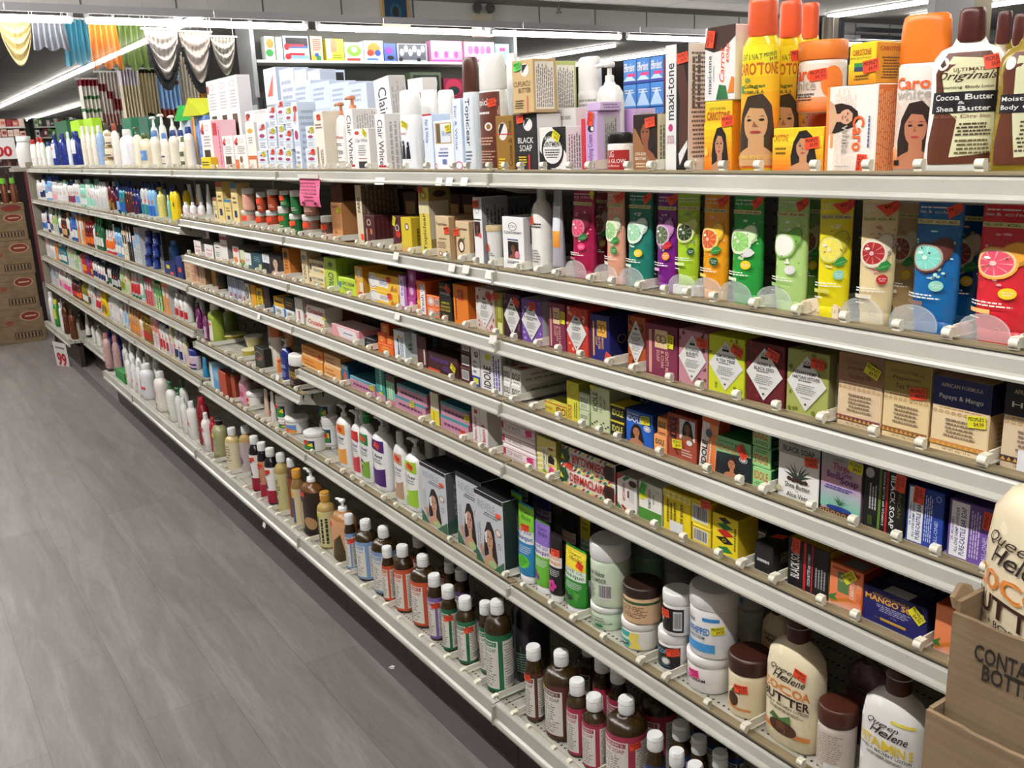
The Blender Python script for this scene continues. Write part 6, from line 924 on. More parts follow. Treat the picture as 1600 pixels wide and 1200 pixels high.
jc = S6(505, 532, 695, 'jar', ('eceae8', 'f0efee'), 'white jar with green leaf label, lower right', 'jar', lab=('eceae8', 90, .06, .64), art=stijar(), st=('o', .45, .85, -.5), xf=.065)
jd = S6(506, 532, 650, 'jar', ('eceae8', 'f0efee'), 'white jar with green leaf label, upper right', 'jar', lab=('eceae8', 90, .06, .64), art=stijar(), on=jc, st=('o', .6, .6, -.6), xf=.065)
S6(477, 511, 672, 'jar', ('eceae8', 'f0efee'), 'wide white jar with green leaf label in front', 'jar', xf=.006, push=False, lab=('eceae8', 90, .06, .64), art=stijar(), st=('o', .55, .75, .3))
je = S6(500, 528, 660, 'jar', ('e4e2e0', 'eceae8'), 'white jar in the back row below the topmost one', 'jar', xf=.13)
S6(500, 530, 612, 'jar', ('eceae8', 'f0efee'), 'white jar with green leaf label stacked topmost at the back', 'jar', lab=('eceae8', 90, .06, .64), art=stijar(), on=je, xf=.135, push=False)
for (a, b, t, c, lo, cp, nm, ex) in ((532, 557, 632, 'e8923a', 'e8a04a', 'w', 'white lotion pump bottle with orange labels', 0), (555, 575, 641, 'c8283a', 'c83a4a', 'w', 'white lotion pump bottle with red labels', 0), (567, 592, 643, '1f8a4a', '7aa83a', '1f8a3c', 'white lotion bottle with green cap and avocado', 0), (588, 622, 651, '4a1f6a', '4a1f6a', 'w', 'white lotion pump bottle with dark purple labels', 0), (621, 643, 673, 'c8a888', 'b8947a', 'w', 'white lotion bottle with tan labels', 1), (637, 672, 684, 'a8cf3a', '9ac83a', 'w', 'white lotion pump bottle with lime green labels', 0)):
    ar = stives(c, lo)+([('e', .4, .3, .16, .12, '2f5a24'), ('e', .44, .28, .1, .08, 'd8d86a'), ('e', .46, .26, .05, .05, '5a3420')] if 'avocado' in nm else [('e', .3, .3, .14, .1, {'e8923a': 'f0b85a', 'c8283a': 'e86a6a', '4a1f6a': '2a3a8a', 'c8a888': 'e8dccb', 'a8cf3a': 'e8e8a0'}[c])])
    S6(a, b, t, 'flip' if ex or 'avocado' in nm else 'pump', ('f2f1f1', cp), nm, 'lotion', lab=(None, 64, .05, .72), art=ar, st=('o', .6, .88, -.4), xf=.035)
for k, (a, b) in enumerate(((668, 684), (690, 706), (560, 576), (600, 614))):
    S6(a, b, 660, 'pump', ('d8d6d6', 'e0dede'), 'white lotion pump bottle in the shadow of the back row', 'lotion', xf=.17, h=.225)  # white toned down, back row shadow put into the colour
REV = lambda: [('r', 0, .94, 1, 1, '1c1c20'), ('t', 'REVELE', .12, .78, .74, .88, '9a9ea6', 0, .0), ('l', .3, .7, .9, .76, 2, '4a4a52'), ('v', .06, .2, .2, .62, 2, 'a8acb4'), ('F', .22, .02, .8, .66, 'c89a80', 'hair', None), ('p', [(.36, .34), (.34, .46), (.44, .52), (.42, .34)], 'e8e4e0'), ('e', .84, .56, .1, .05, 'e8dcd0'), ('o', .84, .56, .1, .05, .2, '8a6a52'), ('o', .86, .38, .06, .04, .2, '6a6a70'), ('p', [(0, 0), (.3, .02), (.1, .16), (0, .2)], '3a6a52'), ('p', [(.6, .0), (1, 0), (1, .2), (.8, .1)], '3a6a52'), ('e', .6, .08, .14, .05, 'a8c88a'), ('r', .78, .76, .94, .82, 'stk'), ('p', [(.22, .1), (.14, .24), (.24, .3), (.3, .2)], 'c89a80')]
S6(661, 701, 720, 'box', ('c9ccd2', '5a5e64', '1c1c20'), 'grey cosmetic mask carton with a portrait, left of three', 'box', art=REV(), side=[('t', 'REVELE', .3, .3, .7, .8, '9a9ea6', 90, .0), ('p', [(0, 0), (1, 0), (.6, .3), (0, .2)], '3a5a4a')], d=.08)
S6(717, 756, 735, 'box', ('c9ccd2', '2a2c30', '1c1c20'), 'grey cosmetic mask carton with a portrait, middle of three', 'box', art=REV(), d=.08, xf=.03)
S6(742, 790, 760, 'box', ('c9ccd2', '23322e', '1c1c20'), 'grey cosmetic mask carton with a portrait, right of three', 'box', art=REV(), d=.04, xf=.012)
for k, (a, b) in enumerate(((700, 742), (745, 790))): S6(a, b, 722, 'box', ('1c1d20', '131416', '141416'), 'black backed mask carton in the back row', 'box', xf=.15, d=.09, h=.2)
hib = [('e', .5+.14*math.cos(a), .16+.06*math.sin(a), .1, .045, 'd8409a') for a in (0, 1.25, 2.5, 3.77, 5.0)]+[('e', .5, .16, .06, .03, '8a1a5a')]
def MQ(a, b, t, bg, t1, c1, low, deco, nm, **k): S6(a, b, t, 'tube', (low, 'eeeeee'), nm, 'tube', lab=(None, 78, .11, .98), art=masque(bg, t1, c1, low, deco), **k)
MQ(789, 809, 772, '7ac83a', 'MUD CREAM', '1f5a9a', '2272a8', [('e', .5, .2, .3, .12, '4a8a3a')], 'green and blue squeeze tube, leftmost of the masque tubes', asp=.5)
MQ(812, 842, 788, '8ad03a', 'MINT JULEP', '1f5aa8', '2a86c0', [('e', .5, .2, .3, .1, '6ac83a'), ('p', [(.3, .2), (.5, .3), (.75, .22), (.5, .12)], '4aa82a')], 'blue and lime squeeze tube with mint leaves', st=('o', .56, .7))
MQ(838, 866, 815, '8a6ac0', 'GRAPE SEED', '6a3aa8', '6ab83a', [('e', .3, .18, .12, .07, '6a2a7a'), ('e', .45, .14, .1, .05, '7a3a8a')], 'violet and green squeeze tube with grapes')
MQ(856, 884, 833, '1c1416', 'HAWAIIAN', 'e88a3a', '191517', hib, 'black squeeze tube with a pink hibiscus', st=('o', .6, .72))
MQ(884, 922, 856, 'f0d83a', 'OLIVE OIL', '3a8a3a', '2c8a2e', [('e', .3, .2, .12, .06, '1c1c1a'), ('e', .48, .16, .12, .05, '2c2a2a'), ('p', [(.6, .3), (.8, .26), (.7, .1)], '5a9a3a')], 'yellow and green olive oil squeeze tube', st=('o', .7, .76, -.3))
MQ(880, 905, 806, '1c1416', 'HAWAIIAN', 'e86a3a', '191517', [], 'black squeeze tube behind the olive oil one', xf=.12, h=.17)
MQ(908, 926, 830, 'f0d83a', 'OLIVE OIL', '3a8a3a', '2c8a2e', [], 'yellow topped squeeze tube in the back row', xf=.13, h=.165)
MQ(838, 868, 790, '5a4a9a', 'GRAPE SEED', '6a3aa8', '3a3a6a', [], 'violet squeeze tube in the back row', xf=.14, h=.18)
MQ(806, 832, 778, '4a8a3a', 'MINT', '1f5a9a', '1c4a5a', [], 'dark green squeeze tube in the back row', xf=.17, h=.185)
QJ = lambda *l: [('t', 'Queen Helene', .28, .72, .7, .9, '24402c', 0, .02, .4)]+[('t', t, .5-.03*len(t), y-.12, .5+.03*len(t), y, c, 0, .03) for t, y, c in l]
jc1 = S6(924, 978, 938, 'jar', ('d3e2c8', 'e9ece8'), 'pale green cucumber masque jar with white lid, lower', 'jar', lab=(None, 80, .06, .64), art=QJ(('CUCUMBER', .66, '3a4a3a'), ('MASSAGE CREAM', .5, '7a8a7a'))+[('e', .6, .25, .1, .12, '2f8a5a'), ('l', .3, .02, .8, .12, 1, '6a7a6a')])
S6(924, 986, 840, 'jar', ('d3e2c8', 'eef0ee'), 'pale green massage cream jar with white lid, upper', 'jar', lab=(None, 80, .06, .64), art=QJ(('CUCUMBER', .7, '5a6a5a'))+[('l', .2, .1, .5, .5, 8, '6a7a6a'), ('b', .58, .16, .84, .56)], on=jc1)
S6(990, 1045, 860, 'jar', ('6a8a72', '5a6a62'), 'pale green jar in the shade of the back row', 'jar', xf=.13, h=.19, art=[('l', .2, .3, .6, .6, 4, '3a4a3a')], lab=(None, 80, .06, .64))  # greens darkened, the shade painted into body and lid
mj = S6(972, 1030, 962, 'jar', ('ece8e2', 'eceae6'), 'white jar with teal and yellow wavy label, lower', 'jar', lab=(None, 88, .08, .66), art=[('r', 0, 0, .58, 1, '3fb0a8'), ('p', [(.55, 0), (.62, .3), (.54, .6), (.6, 1), (.75, 1), (.72, .5), (.8, 0)], 'f0dc6a'), ('t', 'Masque', .18, .5, .44, .64, 'w', 0, .04), ('p', [(.3, .5), (.56, .5), (.56, .66), (.3, .66)], 'f0ece0'), ('e', .42, .24, .14, .12, '4a2a1c'), ('e', .42, .27, .1, .05, 'e8e0d0')])
S6(974, 1035, 908, 'jar', ('d8b48c', '2c1c16'), 'tan jar with dark brown lid on the white teal jar', 'jar', lab=('d8b48c', 110, .06, .66), art=[('r', 0, .84, 1, .96, '3a5a3a'), ('l', .2, .2, .8, .75, 7, '6a4a3a')], on=mj)
bj = S6(1029, 1077, 980, 'jar', ('ece9e6', 'ecebe9'), 'white jar with black coconut label, lower', 'jar', lab=('201c20', 70, .1, .66), art=[('t', 'COCONUT', .14, .66, .86, .86, '7ab8e0', 0, .05), ('e', .6, .36, .14, .18, '8a8a8a'), ('e', .6, .36, .1, .13, 'w'), ('l', .1, .1, .86, .16, 1, '4a9ac8')], st=('o', .8, .8))
S6(1036, 1082, 920, 'jar', ('ece9e6', 'ecebe9'), 'white jar with black coconut label, upper', 'jar', lab=('1c181a', 70, .1, .66), art=[('e', .25, .5, .12, .18, 'c8c8c8'), ('b', .7, .1, .94, .9)], st=('o', .42, .74), on=bj)
S6(1035, 1086, 872, 'jar', ('8a8a8c', '6a6a6e'), 'grey white jar in the shade behind the coconut jars', 'jar', xf=.15, h=.17)  # white jar greyed, shade painted into its colours
wj = S6(1074, 1146, 1012, 'jar', ('efeceb', 'edecec'), 'large white whipped cream jar, lower of two', 'jar', lab=(None, 78, .08, .66), art=[('t', 'Queen', .1, .8, .36, .93, '1a2a4a', 0, .02, .4), ('t', 'SHAVING CREAM', .06, .4, .7, .56, '2a2a32', 0, .03), ('l', .06, .2, .4, .32, 2, '8a8a8a')], st=('h', .5, .74))
S6(1078, 1152, 912, 'jar', ('efeceb', 'edecec'), 'large white whipped cream jar, upper of two', 'jar', lab=(None, 78, .08, .66), art=[('t', 'Queen Helene', .1, .74, .46, .92, '1a2a4a', 0, .02, .4), ('r', .6, .86, .86, .95, '3a8ac8'), ('t', 'TRIPLE WHIPPED', .04, .5, .72, .68, '3a78b8', 0, .06), ('t', 'SHAVING CREAM', .3, .38, .64, .46, '1a2a4a', 0, .02), ('r', .05, .06, .8, .28, '4a9ad8')], st=('y', .84, .66), on=wj)
for k, (a, b) in enumerate(((1150, 1190), (1150, 1192))): 
    bk = S6(a, b, 0, 'jar', ('d8d4d4', 'd8d8d8'), ('white jar behind, lower of the shaded pair', 'white jar behind, upper of the shaded pair')[k], 'jar', xf=.15, h=.12, on=None if k == 0 else bk, lab=(None, 78, .08, .66), art=[('r', .1, .1, .6, .25, '4a9ad8'), ('r', .1, .6, .5, .75, '3a78b8')], st=('y', .7, .6))  # whites greyed, shade of the pair painted in
CB = [('COCOA', 'e0883a'), ('BUTTER', '3a1c14')]
S6(1138, 1202, 1018, 'jar', ('ecdcb8', '3a1c14'), 'cream cocoa butter jar with dark brown lid', 'jar', lab=(None, 78, .06, .66), art=[('t', 'TER', .1, .62, .3, .8, '3a1c14', 0, .05), ('e', .45, .4, .12, .2, '4a2a1c'), ('p', [(.4, .6), (.5, .8), (.6, .6)], '3f6b35'), ('r', .1, .14, .8, .2, 'd98a4a')], st=('o', .62, .76))
S6(1200, 1282, 967, 'flip', ('f0e2c0', '4a2016'), 'large cream cocoa butter lotion bottle with brown cap', 'lotion', lab=(None, 66, .05, .7), art=qh(CB, 0, 0, COCOA), st=('o', .72, .92, -.3), asp=.6)
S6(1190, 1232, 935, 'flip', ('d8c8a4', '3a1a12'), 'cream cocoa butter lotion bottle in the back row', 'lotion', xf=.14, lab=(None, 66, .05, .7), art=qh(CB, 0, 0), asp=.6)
S6(1322, 1380, 1010, 'flip', ('7a5a62', '2a1412'), 'brownish pink marula lotion bottle in the back row', 'lotion', xf=.13, lab=(None, 66, .05, .7), art=qh([('MARULA', '8a2a4a')], 0, 0), asp=.6)
S6(1262, 1344, 1088, 'jar', ('d8ccc0', '4a2418'), 'white printed jar with wide brown lid', 'jar', lab=('d4c8bc', 100, .05, .66), art=[('l', .2, .1, .8, .95, 14, 'a8988c'), ('r', .5, .02, .74, .2, 'e8e8ea')])
S6(1346, 1438, 1045, 'flip', ('eeecea', '4a2016'), 'large white vitamin E lotion bottle with brown cap', 'lotion', lab=(None, 66, .05, .7), art=[('r', .56, .955, .94, .99, 'f0dc5a')]+qh([('VITAMIN E', 'e8c83a')], 0, 0, [('p', [(.4, .05), (.5, .25), (.6, .05)], '4a6a3a')]), asp=.6)
# ------------------------------------------------------------------ bottom shelf, castile soaps
def DR(a, b, t, lab, nm, st=None, xf=.03, amber='33240e', **k): 
    return I('7', a, b, t, 'round', (amber, 'f2f2f2'), nm, 'bottle', lab=(lab, 165, .045, .68), art=drb(lab), st=st, xf=xf, **k)
OR, GR, PU, BR, RO, BU = 'cc5430', '1f6a44', '7a62a8', '5a2f26', 'a8304c', '7f9cc6'
DR(543, 561, 820, BU, 'small light blue labelled castile soap bottle', ('o', .72, .8), h=.185)
DR(560, 596, 812, BU, 'large light blue labelled castile soap bottle with white label text')
DR(586, 627, 823, BU, 'large light blue labelled castile soap bottle, rightmost of three')
DR(540, 566, 812, 'c88a9a', 'castile soap bottle with a pinkish label behind the blue ones', xf=.1)
DR(600, 623, 853, OR, 'orange labelled castile soap bottle, smallest of three')
DR(620, 651, 852, OR, 'orange labelled castile soap bottle, middle of three', ('o', .4, .82))
DR(646, 689, 867, OR, 'orange labelled castile soap bottle, largest of three')
DR(688, 728, 866, OR, 'orange labelled castile soap bottle in the back row', xf=.14)
DR(645, 672, 838, OR, 'orange labelled castile soap bottle hidden behind', xf=.13)
DR(672, 697, 918, PU, 'lavender purple labelled castile soap bottle', ('o', .68, .82), h=.185)
DR(693, 718, 936, GR, 'small green labelled castile soap bottle, left of the small pair', ('o', .66, .8), h=.18)
DR(717, 747, 950, GR, 'small green labelled castile soap bottle, right of the small pair', ('o', .72, .82), h=.18)
DR(752, 775, 940, GR, 'green labelled castile soap bottle behind the small pair', xf=.05)
DR(762, 804, 938, GR, 'large green labelled castile soap bottle turned away', xf=.02)
for k, (a, b, t) in enumerate(((697, 719, 909), (714, 738, 922), (722, 746, 900))): DR(a, b, t, ('6a5a3a', '5a4a7a', '3a2a5a')[k], ('dark castile soap bottle behind the purple labelled one', 'dark castile soap bottle behind the small green pair', 'dark castile soap bottle deepest behind the purple one')[k], xf=(.1, .1, .18)[k], h=.19)
DR(823, 852, 1038, BR, 'small brown labelled castile soap bottle', ('o', .5, .9), h=.185)
DR(853, 908, 1017, BR, 'large brown labelled castile soap bottle', ('y', .4, .92, -.4))
DR(900, 945, 1003, BR, 'brown labelled castile soap bottle in the back row', xf=.14)
DR(887, 922, 1062, RO, 'rose red labelled castile soap bottle, left of three')
DR(911, 950, 1086, RO, 'rose red labelled castile soap bottle, middle of three')
DR(948, 1012, 1090, RO, 'rose red labelled castile soap bottle, largest of three', ('o', .72, .84))
DR(928, 958, 1045, RO, 'amber castile soap bottle with white cap behind the rose ones, left', xf=.1, h=.205)
DR(952, 982, 1068, RO, 'amber castile soap bottle with white cap behind the rose ones, right', xf=.1, h=.205)
DR(1000, 1056, 1060, RO, 'large rose red castile soap bottle in the back row', xf=.12)
for k, (a, b, t) in enumerate(((1008, 1040, 1150), (1046, 1080, 1142), (1042, 1072, 1172), (1076, 1106, 1163), (1108, 1138, 1184), (1128, 1166, 1188), (1070, 1100, 1192), (1074, 1102, 1126), (1103, 1133, 1146), (1134, 1160, 1160))):
    DR(a, b, t, '24407a', ('dark blue labelled castile soap bottle with only its top in view'), xf=(.03, .09, .03, .09, .09, .03, .03, .17, .17, .17)[k], h=.185)
# ------------------------------------------------------------------ bottom shelf, hair care
def B7(a, b, t, kind, c, nm, **k): return I('7', a, b, t, kind, c, nm, k.pop('cat', 'bottle'), **k)
B7(523, 561, 779, 'pump', ('a87848', 'f0f0f0'), 'amber pump bottle with a green and orange label', lab=(None, 90, .04, .7), art=[('r', 0, .0, .3, .5, '3a8a2a'), ('r', .3, 0, 1, 1, 'd8a070'), ('p', [(.4, 0), (.5, .5), (.7, .7), (.8, .3), (.9, .5), (.95, 0)], '4a3a1c')], st=('o', .4, .85))
B7(501, 529, 768, 'round', ('b89a5c', 'c8943a'), 'honey coloured bottle with black bamboo label and gold cap', lab=('d8cf9a', 130, .04, .68), art=[('v', .2, .1, .8, .9, 5, '2a2a1c'), ('r', .3, .85, .6, .95, 'c8c83a')])
B7(477, 512, 732, 'pump', ('6a4420', 'f0f0f0'), 'brown pump bottle with a dark orchid label', lab=('2a1c16', 90, .04, .7), art=[('r', .05, .1, .48, .72, 'b89a78'), ('e', .7, .3, .2, .14, 'b08a5a'), ('l', .1, .2, .42, .6, 5, '5a4a3a')], st=('o', .5, .92))
B7(461, 482, 733, 'round', ('8a6a3c', 'd8962e'), 'amber bottle with a blue label and gold cap', lab=('d8c89a', 130, .04, .68), art=[('r', .3, .05, .6, .75, '2a4a7a'), ('e', .5, .85, .1, .08, 'd8b02a')])
B7(455, 471, 716, 'round', ('5a3a2c', 'f0f0f0'), 'brown bottle with white cap behind the blue label', lab=('8a4a2a', 130, .04, .68), xf=.05)
B7(436, 459, 708, 'round', ('a8945c', 'f0f0f0'), 'olive gold castile bottle with a cream label', lab=('c8c08a', 130, .04, .68), art=[('t', 'PURE', .34, .72, .6, .84, '2a4a2a', 0, .05), ('t', 'CASTILE', .3, .56, .66, .68, '2a4a2a', 0, .05), ('t', 'SOAP', .36, .42, .58, .53, '2a4a2a', 0, .05), ('e', .46, .25, .1, .1, '3a3a2a')])
for k, (a, b, t, c) in enumerate(((396, 416, 681, 'f0ecec'), (409, 426, 691, 'c88a6a'), (420, 441, 700, 'f0ecec'))):
    B7(a, b, t, 'round', ('19171b', 'f2f2f2'), 'black bottle with a %s label and red foot, %s' % (('white', 'copper', 'white')[k], ('left', 'middle', 'right')[k]), lab=(c, 130, .04, .68), art=[('r', 0, 0, 1, .35, '9a1c34'), ('p', [(.4, .4), (.5, .7), (.6, .4)], '2a2a34'), ('l', .3, .74, .7, .85, 1, '3a3a3a')], st=('o', .6, .88))
B7(357, 381, 668, 'round', ('c8b078', 'f0f0f0'), 'pale amber bottle with a cream printed label', lab=('e0d4b4', 130, .04, .68), art=[('l', .3, .3, .7, .9, 6, '8a7a5a')], st=('o', .28, .9))
B7(380, 402, 665, 'round', ('b89860', 'f0f0f0'), 'pale amber bottle with a lilac label', lab=('b8a8a8', 130, .04, .68), art=[('e', .5, .4, .1, .12, '5a3a6a')], xf=.06)
B7(337, 360, 653, 'flip', ('9c9a72', '16141a'), 'silvery olive bottle with black cap', lab=(None, 66, .05, .7), art=[('r', .1, .45, .4, .75, '1c1c1a')], st=('y', .5, .86), asp=.75)
B7(332, 344, 651, 'flip', ('a81c28', 'b8202c'), 'red bottle tucked behind the silvery olive one', asp=.7, xf=.05)
B7(320, 336, 645, 'flip', ('f0ecec', 'f0f0f0'), 'white bottle with a red lion like splash', lab=(None, 60, .05, .66), art=[('p', [(.2, .1), (.5, .6), (.8, .1), (.5, .3)], '8a1c24')], st=('o', .5, .86), asp=.7)
B7(313, 333, 620, 'waist', ('7a1620', 'a81c28'), 'tall dark red bottle', lab=(None, 60, .05, .66), st=('y', .4, .86), asp=.7, xf=.04)
def far7(a, b, t, kind, c, nm, **k): return I('7', a, b, t, kind, c, nm, k.pop('cat', 'bottle'), far=True, **k)
BB = [('p', [(.2, .3), (.5, .7), (.8, .3)], 'd8503a'), ('l', .2, .1, .8, .2, 1, '6a6a6a')]
far7(297, 313, 627, 'flip', ('ecebe8', 'f0f0f0'), 'white bottle with a pointed blue red emblem, right one', lab=(None, 60, .05, .66), art=[('p', [(.2, .3), (.5, .8), (.8, .3)], '4a6aa8'), ('p', [(.3, .5), (.5, .8), (.7, .5)], 'c83a3a')])
far7(287, 298, 621, 'flip', ('ecebe8', 'f0f0f0'), 'white bottle with a pointed emblem, left one', lab=(None, 60, .05, .66), art=BB)
far7(265, 281, 596, 'pump', ('e8e8e2', '1f6a2a'), 'white bottle with dark green pump, front', lab=(None, 60, .05, .66), art=[('e', .5, .3, .2, .1, '8a9a4a')])
far7(279, 291, 606, 'pump', ('e4e4de', '1f6a2a'), 'white bottle with dark green pump, second', xf=.04)
far7(286, 299, 594, 'pump', ('e4e4de', '1f5a24'), 'white bottle with dark green pump, behind', xf=.1)
far7(246, 268, 580, 'waist', ('ece6dc', 'eceae6'), 'large cream white bottle with a red oval emblem', lab=(None, 60, .05, .66), art=[('p', [(.3, .5), (.5, .8), (.7, .5)], 'c83a2a'), ('e', .5, .2, .08, .05, '4a3a3a')])
far7(223, 246, 568, 'waist', ('e6e6ea', 'eeeeee'), 'large white bottle with blue and red emblem', lab=(None, 60, .05, .66), art=[('p', [(.2, .6), (.4, .9), (.4, .5)], '2a4a9a'), ('r', .3, .4, .9, .52, 'd8503a')])
k = 0
for r, xs, t in ((0, (200, 209, 217), 556), (1, (196, 206, 217, 228, 240), 549), (2, (205, 218, 231, 243), 546)):
    for x in xs: far7(x, x+10, t+.25*(x-196)+(0 if r else 8), 'flip', ('efeeec', 'f4f4f4'), 'small white baby shampoo bottle with a red mark', lab=(None, 60, .05, .66), art=[('r', .3, .4, .7, .55, 'd8503a')], xf=.03+.06*r, h=.19-.0*r)
far7(181, 196, 553, 'box', ('2f8a44', '2a7a3c'), 'crumpled green refill pouch', h=.06, d=.05, cat='box'); far7(176, 190, 563, 'box', ('a8d0e4', '8ab8d0'), 'pale blue refill pouch', h=.05, d=.03, cat='box')
# ------------------------------------------------------------------ far shelves, px ranges with what stands there
KN = {'w': 'white', 'cream': 'cream', 'navy': 'navy blue', 'k': 'black', 'brown': 'brown', 'or2': 'orange', 'blue': 'bright blue', 'sky': 'light blue', 'teal': 'teal', 'mint': 'mint green', 'red': 'red', 'mar': 'maroon', 'yel': 'yellow', 'gold': 'gold', 'lime': 'lime green', 'green': 'green', 'dgreen': 'dark green', 'pgreen': 'pale green', 'tan': 'tan', 'pink': 'pink', 'pur': 'purple', 'lil': 'lilac', 'amber': 'amber', 'grey': 'grey', 'lg': 'light grey', 'olive': 'olive', 'hot': 'hot pink', 'dpur': 'dark plum', 'peach': 'peach', 'or_': 'deep orange', 'mar2': 'wine red'}
KIN = {'flip': ('bottle', 'bottle'), 'waist': ('curved bottle', 'bottle'), 'pump': ('pump bottle', 'bottle'), 'box': ('carton', 'box'), 'tube': ('tube', 'tube'), 'jar': ('jar', 'jar'), 'dome': ('domed bottle', 'bottle'), 'cone': ('tapered tube', 'tube')}
def FILL(L, x0, x1, pal, hf=(.62, .93), wm=.062, back=True):
    z, X0, gap, ph = SH[L]; R = random.Random(int(x0*7+x1)+len(L)*31)
    Y1, Y0 = min(8.37, shelfY(x0, X0+.04, z)), shelfY(x1, X0+.04, z); Y = Y1
    while Y > Y0+.03:
        kind, c, cap, lb = R.choice(pal); wdt = wm*R.uniform(.8, 1.15)
        if kind == 'box': wdt *= .8
        n = R.choice((1, 2, 2, 3)); h = (gap-.026)*R.uniform(*hf)
        for _ in range(n):
            if Y-wdt < Y0: Y = Y0; break
            d = .05 if kind == 'box' else wdt*.6 if kind in ASP else wdt
            for r in range(2 if back and R.random() < .7 else 1):
                Xc = X0+.03+d/2+r*(d+.012); Yc = Y-wdt/2; bb = (Xc-d/2, Yc-wdt/2, z, Xc+d/2, Yc+wdt/2, z+h)
                if any(overlaps(bb, b) for b in BOXES.get(L, [])): continue
                BOXES.setdefault(L, []).append(bb)
                W_ = round(wdt*.94, 3); H_ = round(h, 3); D_ = round(d*.94, 3)
                art = [('r', .1, .12, .9, .55, lb), ('r', .3, .66, .62, .8, R.choice(('stk', 'stk', cap)))] if kind != 'box' else [('r', .12, .55, .88, .85, lb), ('l', .2, .15, .8, .45, 3, '8a8a8a'), ('r', .5, .88, .8, .97, 'stk')]
                pr = parts_of(kind, W_, H_, D_, (c, cap), art, True, None, None, (None, 64, .06, .68) if kind not in ('box', 'jar', 'tube', 'cone') else None, None, None)
                nm = {'bottle': 'lotion_bottle', 'box': 'carton', 'tube': 'squeeze_tube', 'jar': 'cream_jar'}[KIN[kind][1]]
                if pr[0][0] is None: root = link(nm, pr[0][1]); rest = []
                else: root = link(nm, None); rest = pr; root.empty_display_size = .02
                root.location = (Xc, Yc, z+.0002); root.rotation_euler = (0, 0, -PI/2)
                for pn, me in rest: link(pn, me, root)
                ds = '%s %s' % (KN[c], KIN[kind][0])+('' if kind == 'box' else ' with %s %s' % (KN[cap], 'pump' if kind == 'pump' else 'cap' if kind != 'jar' else 'lid')) + (' and %s label' % KN[lb] if lb != c else '')
                ITEMS.append([root, ds+(' in the row behind' if r else ''), ph, KIN[kind][1], Yc])
            Y -= wdt+R.uniform(.002, .012)
        Y -= R.uniform(0, .01)
W = 'w'
def seg(L, segs, **k):
    for x0, x1, pal in segs: FILL(L, x0, x1, pal, **k)
seg('f2', [(53, 66, [('flip', W, W, 'lg'), ('flip', W, 'navy', 'sky')]), (66, 86, [('flip', 'sky', 'blue', W), ('flip', W, 'navy', 'navy')]), (86, 103, [('flip', W, W, 'pink'), ('flip', W, W, W)]), (103, 110, [('flip', W, 'mint', W)]), (110, 130, [('flip', W, W, 'sky'), ('waist', W, 'navy', 'mar2'), ('flip', 'sky', W, W)]), (130, 152, [('flip', 'mint', 'mint', W), ('waist', W, 'mint', 'mint')]), (152, 173, [('flip', W, 'or2', 'cream'), ('flip', W, W, 'lg')]), (174, 186, [('flip', 'mar', 'dpur', 'gold')]), (186, 200, [('flip', 'navy', 'blue', 'sky'), ('flip', 'teal', 'navy', 'blue')]), (200, 224, [('flip', 'brown', 'navy', 'mar'), ('flip', 'navy', 'navy', 'dpur')]), (225, 249, [('flip', 'lg', 'navy', 'teal'), ('flip', 'pur', 'navy', 'lil'), ('flip', 'sky', 'navy', 'blue')]), (276, 282, [('flip', 'yel', 'k', 'yel')])])
I('f2', 250, 264, 292, 'pump', ('d8d07a', 'e0c81c'), 'pale yellow bottle with bright yellow pump', 'lotion', far=True)
I('f2', 265, 271, 305, 'flip', ('8ac8b8', 'd8d8a0'), 'mint bottle beside the yellow ones', 'lotion', far=True)
I('f2', 271, 280, 290, 'flip', ('ecd81c', '1c3aa8'), 'bright yellow bottle with blue cap', 'lotion', far=True)
seg('f3', [(62, 82, [('flip', 'navy', 'green', W), ('flip', W, 'navy', 'blue')]), (82, 100, [('box', W, 'green', 'lime'), ('flip', W, W, 'navy')]), (100, 114, [('flip', 'brown', 'brown', 'tan'), ('flip', W, 'tan', 'k')]), (114, 126, [('flip', 'blue', 'sky', W)]), (126, 138, [('box', 'or2', 'tan', W), ('flip', W, 'sky', 'lg')]), (138, 150, [('flip', 'mar', 'red', 'or_')]), (150, 166, [('flip', W, W, 'lg'), ('flip', 'dgreen', 'green', W)]), (168, 184, [('cone', W, 'red', 'or_'), ('flip', W, 'red', W)]), (184, 198, [('flip', 'sky', 'teal', W)]), (198, 214, [('box', 'k', 'k', W), ('box', 'cream', 'cream', 'k')]), (214, 228, [('box', 'lg', 'lg', 'sky'), ('box', W, 'lg', 'gold')])])
nv = None
for k in range(3):
    I('f3', 229, 240, 0, 'jar', ('1c2f7a', '17256a'), 'navy blue jar in a tall stack of tins', 'jar', h=.06, on=.0605*k, far=True, lab=('24408a', 90, .1, .6), art=[('e', .5, .5, .3, .3, 'w')]); I('f3', 241, 252, 0, 'jar', ('1c2f7a', '17256a'), 'navy blue jar in the second stack of tins', 'jar', h=.06, on=.0605*k, far=True, lab=('24408a', 90, .1, .6), art=[('e', .5, .5, .3, .3, 'w')])
I('f3', 258, 276, 408, 'box', ('14286e', '101e54'), 'navy carton with a yellow and red sticker', 'box', far=True, art=[('r', .2, .5, .5, .8, 'e0d82a'), ('r', .5, .1, .8, .3, 'stk')], d=.06)
I('f3', 278, 287, 400, 'box', ('14286e', '101e54'), 'narrow navy carton beside the stickered one', 'box', far=True, art=[('r', .3, .3, .8, .5, 'stk')], d=.05)
I('f3', 268, 284, 376, 'flip', ('3f7cc8', '5a9ad8'), 'light blue bottle with an oval above navy cartons', 'lotion', far=True, xf=.11, art=[('e', .5, .5, .4, .2, 'navy')], lab=(None, 64, .06, .68))
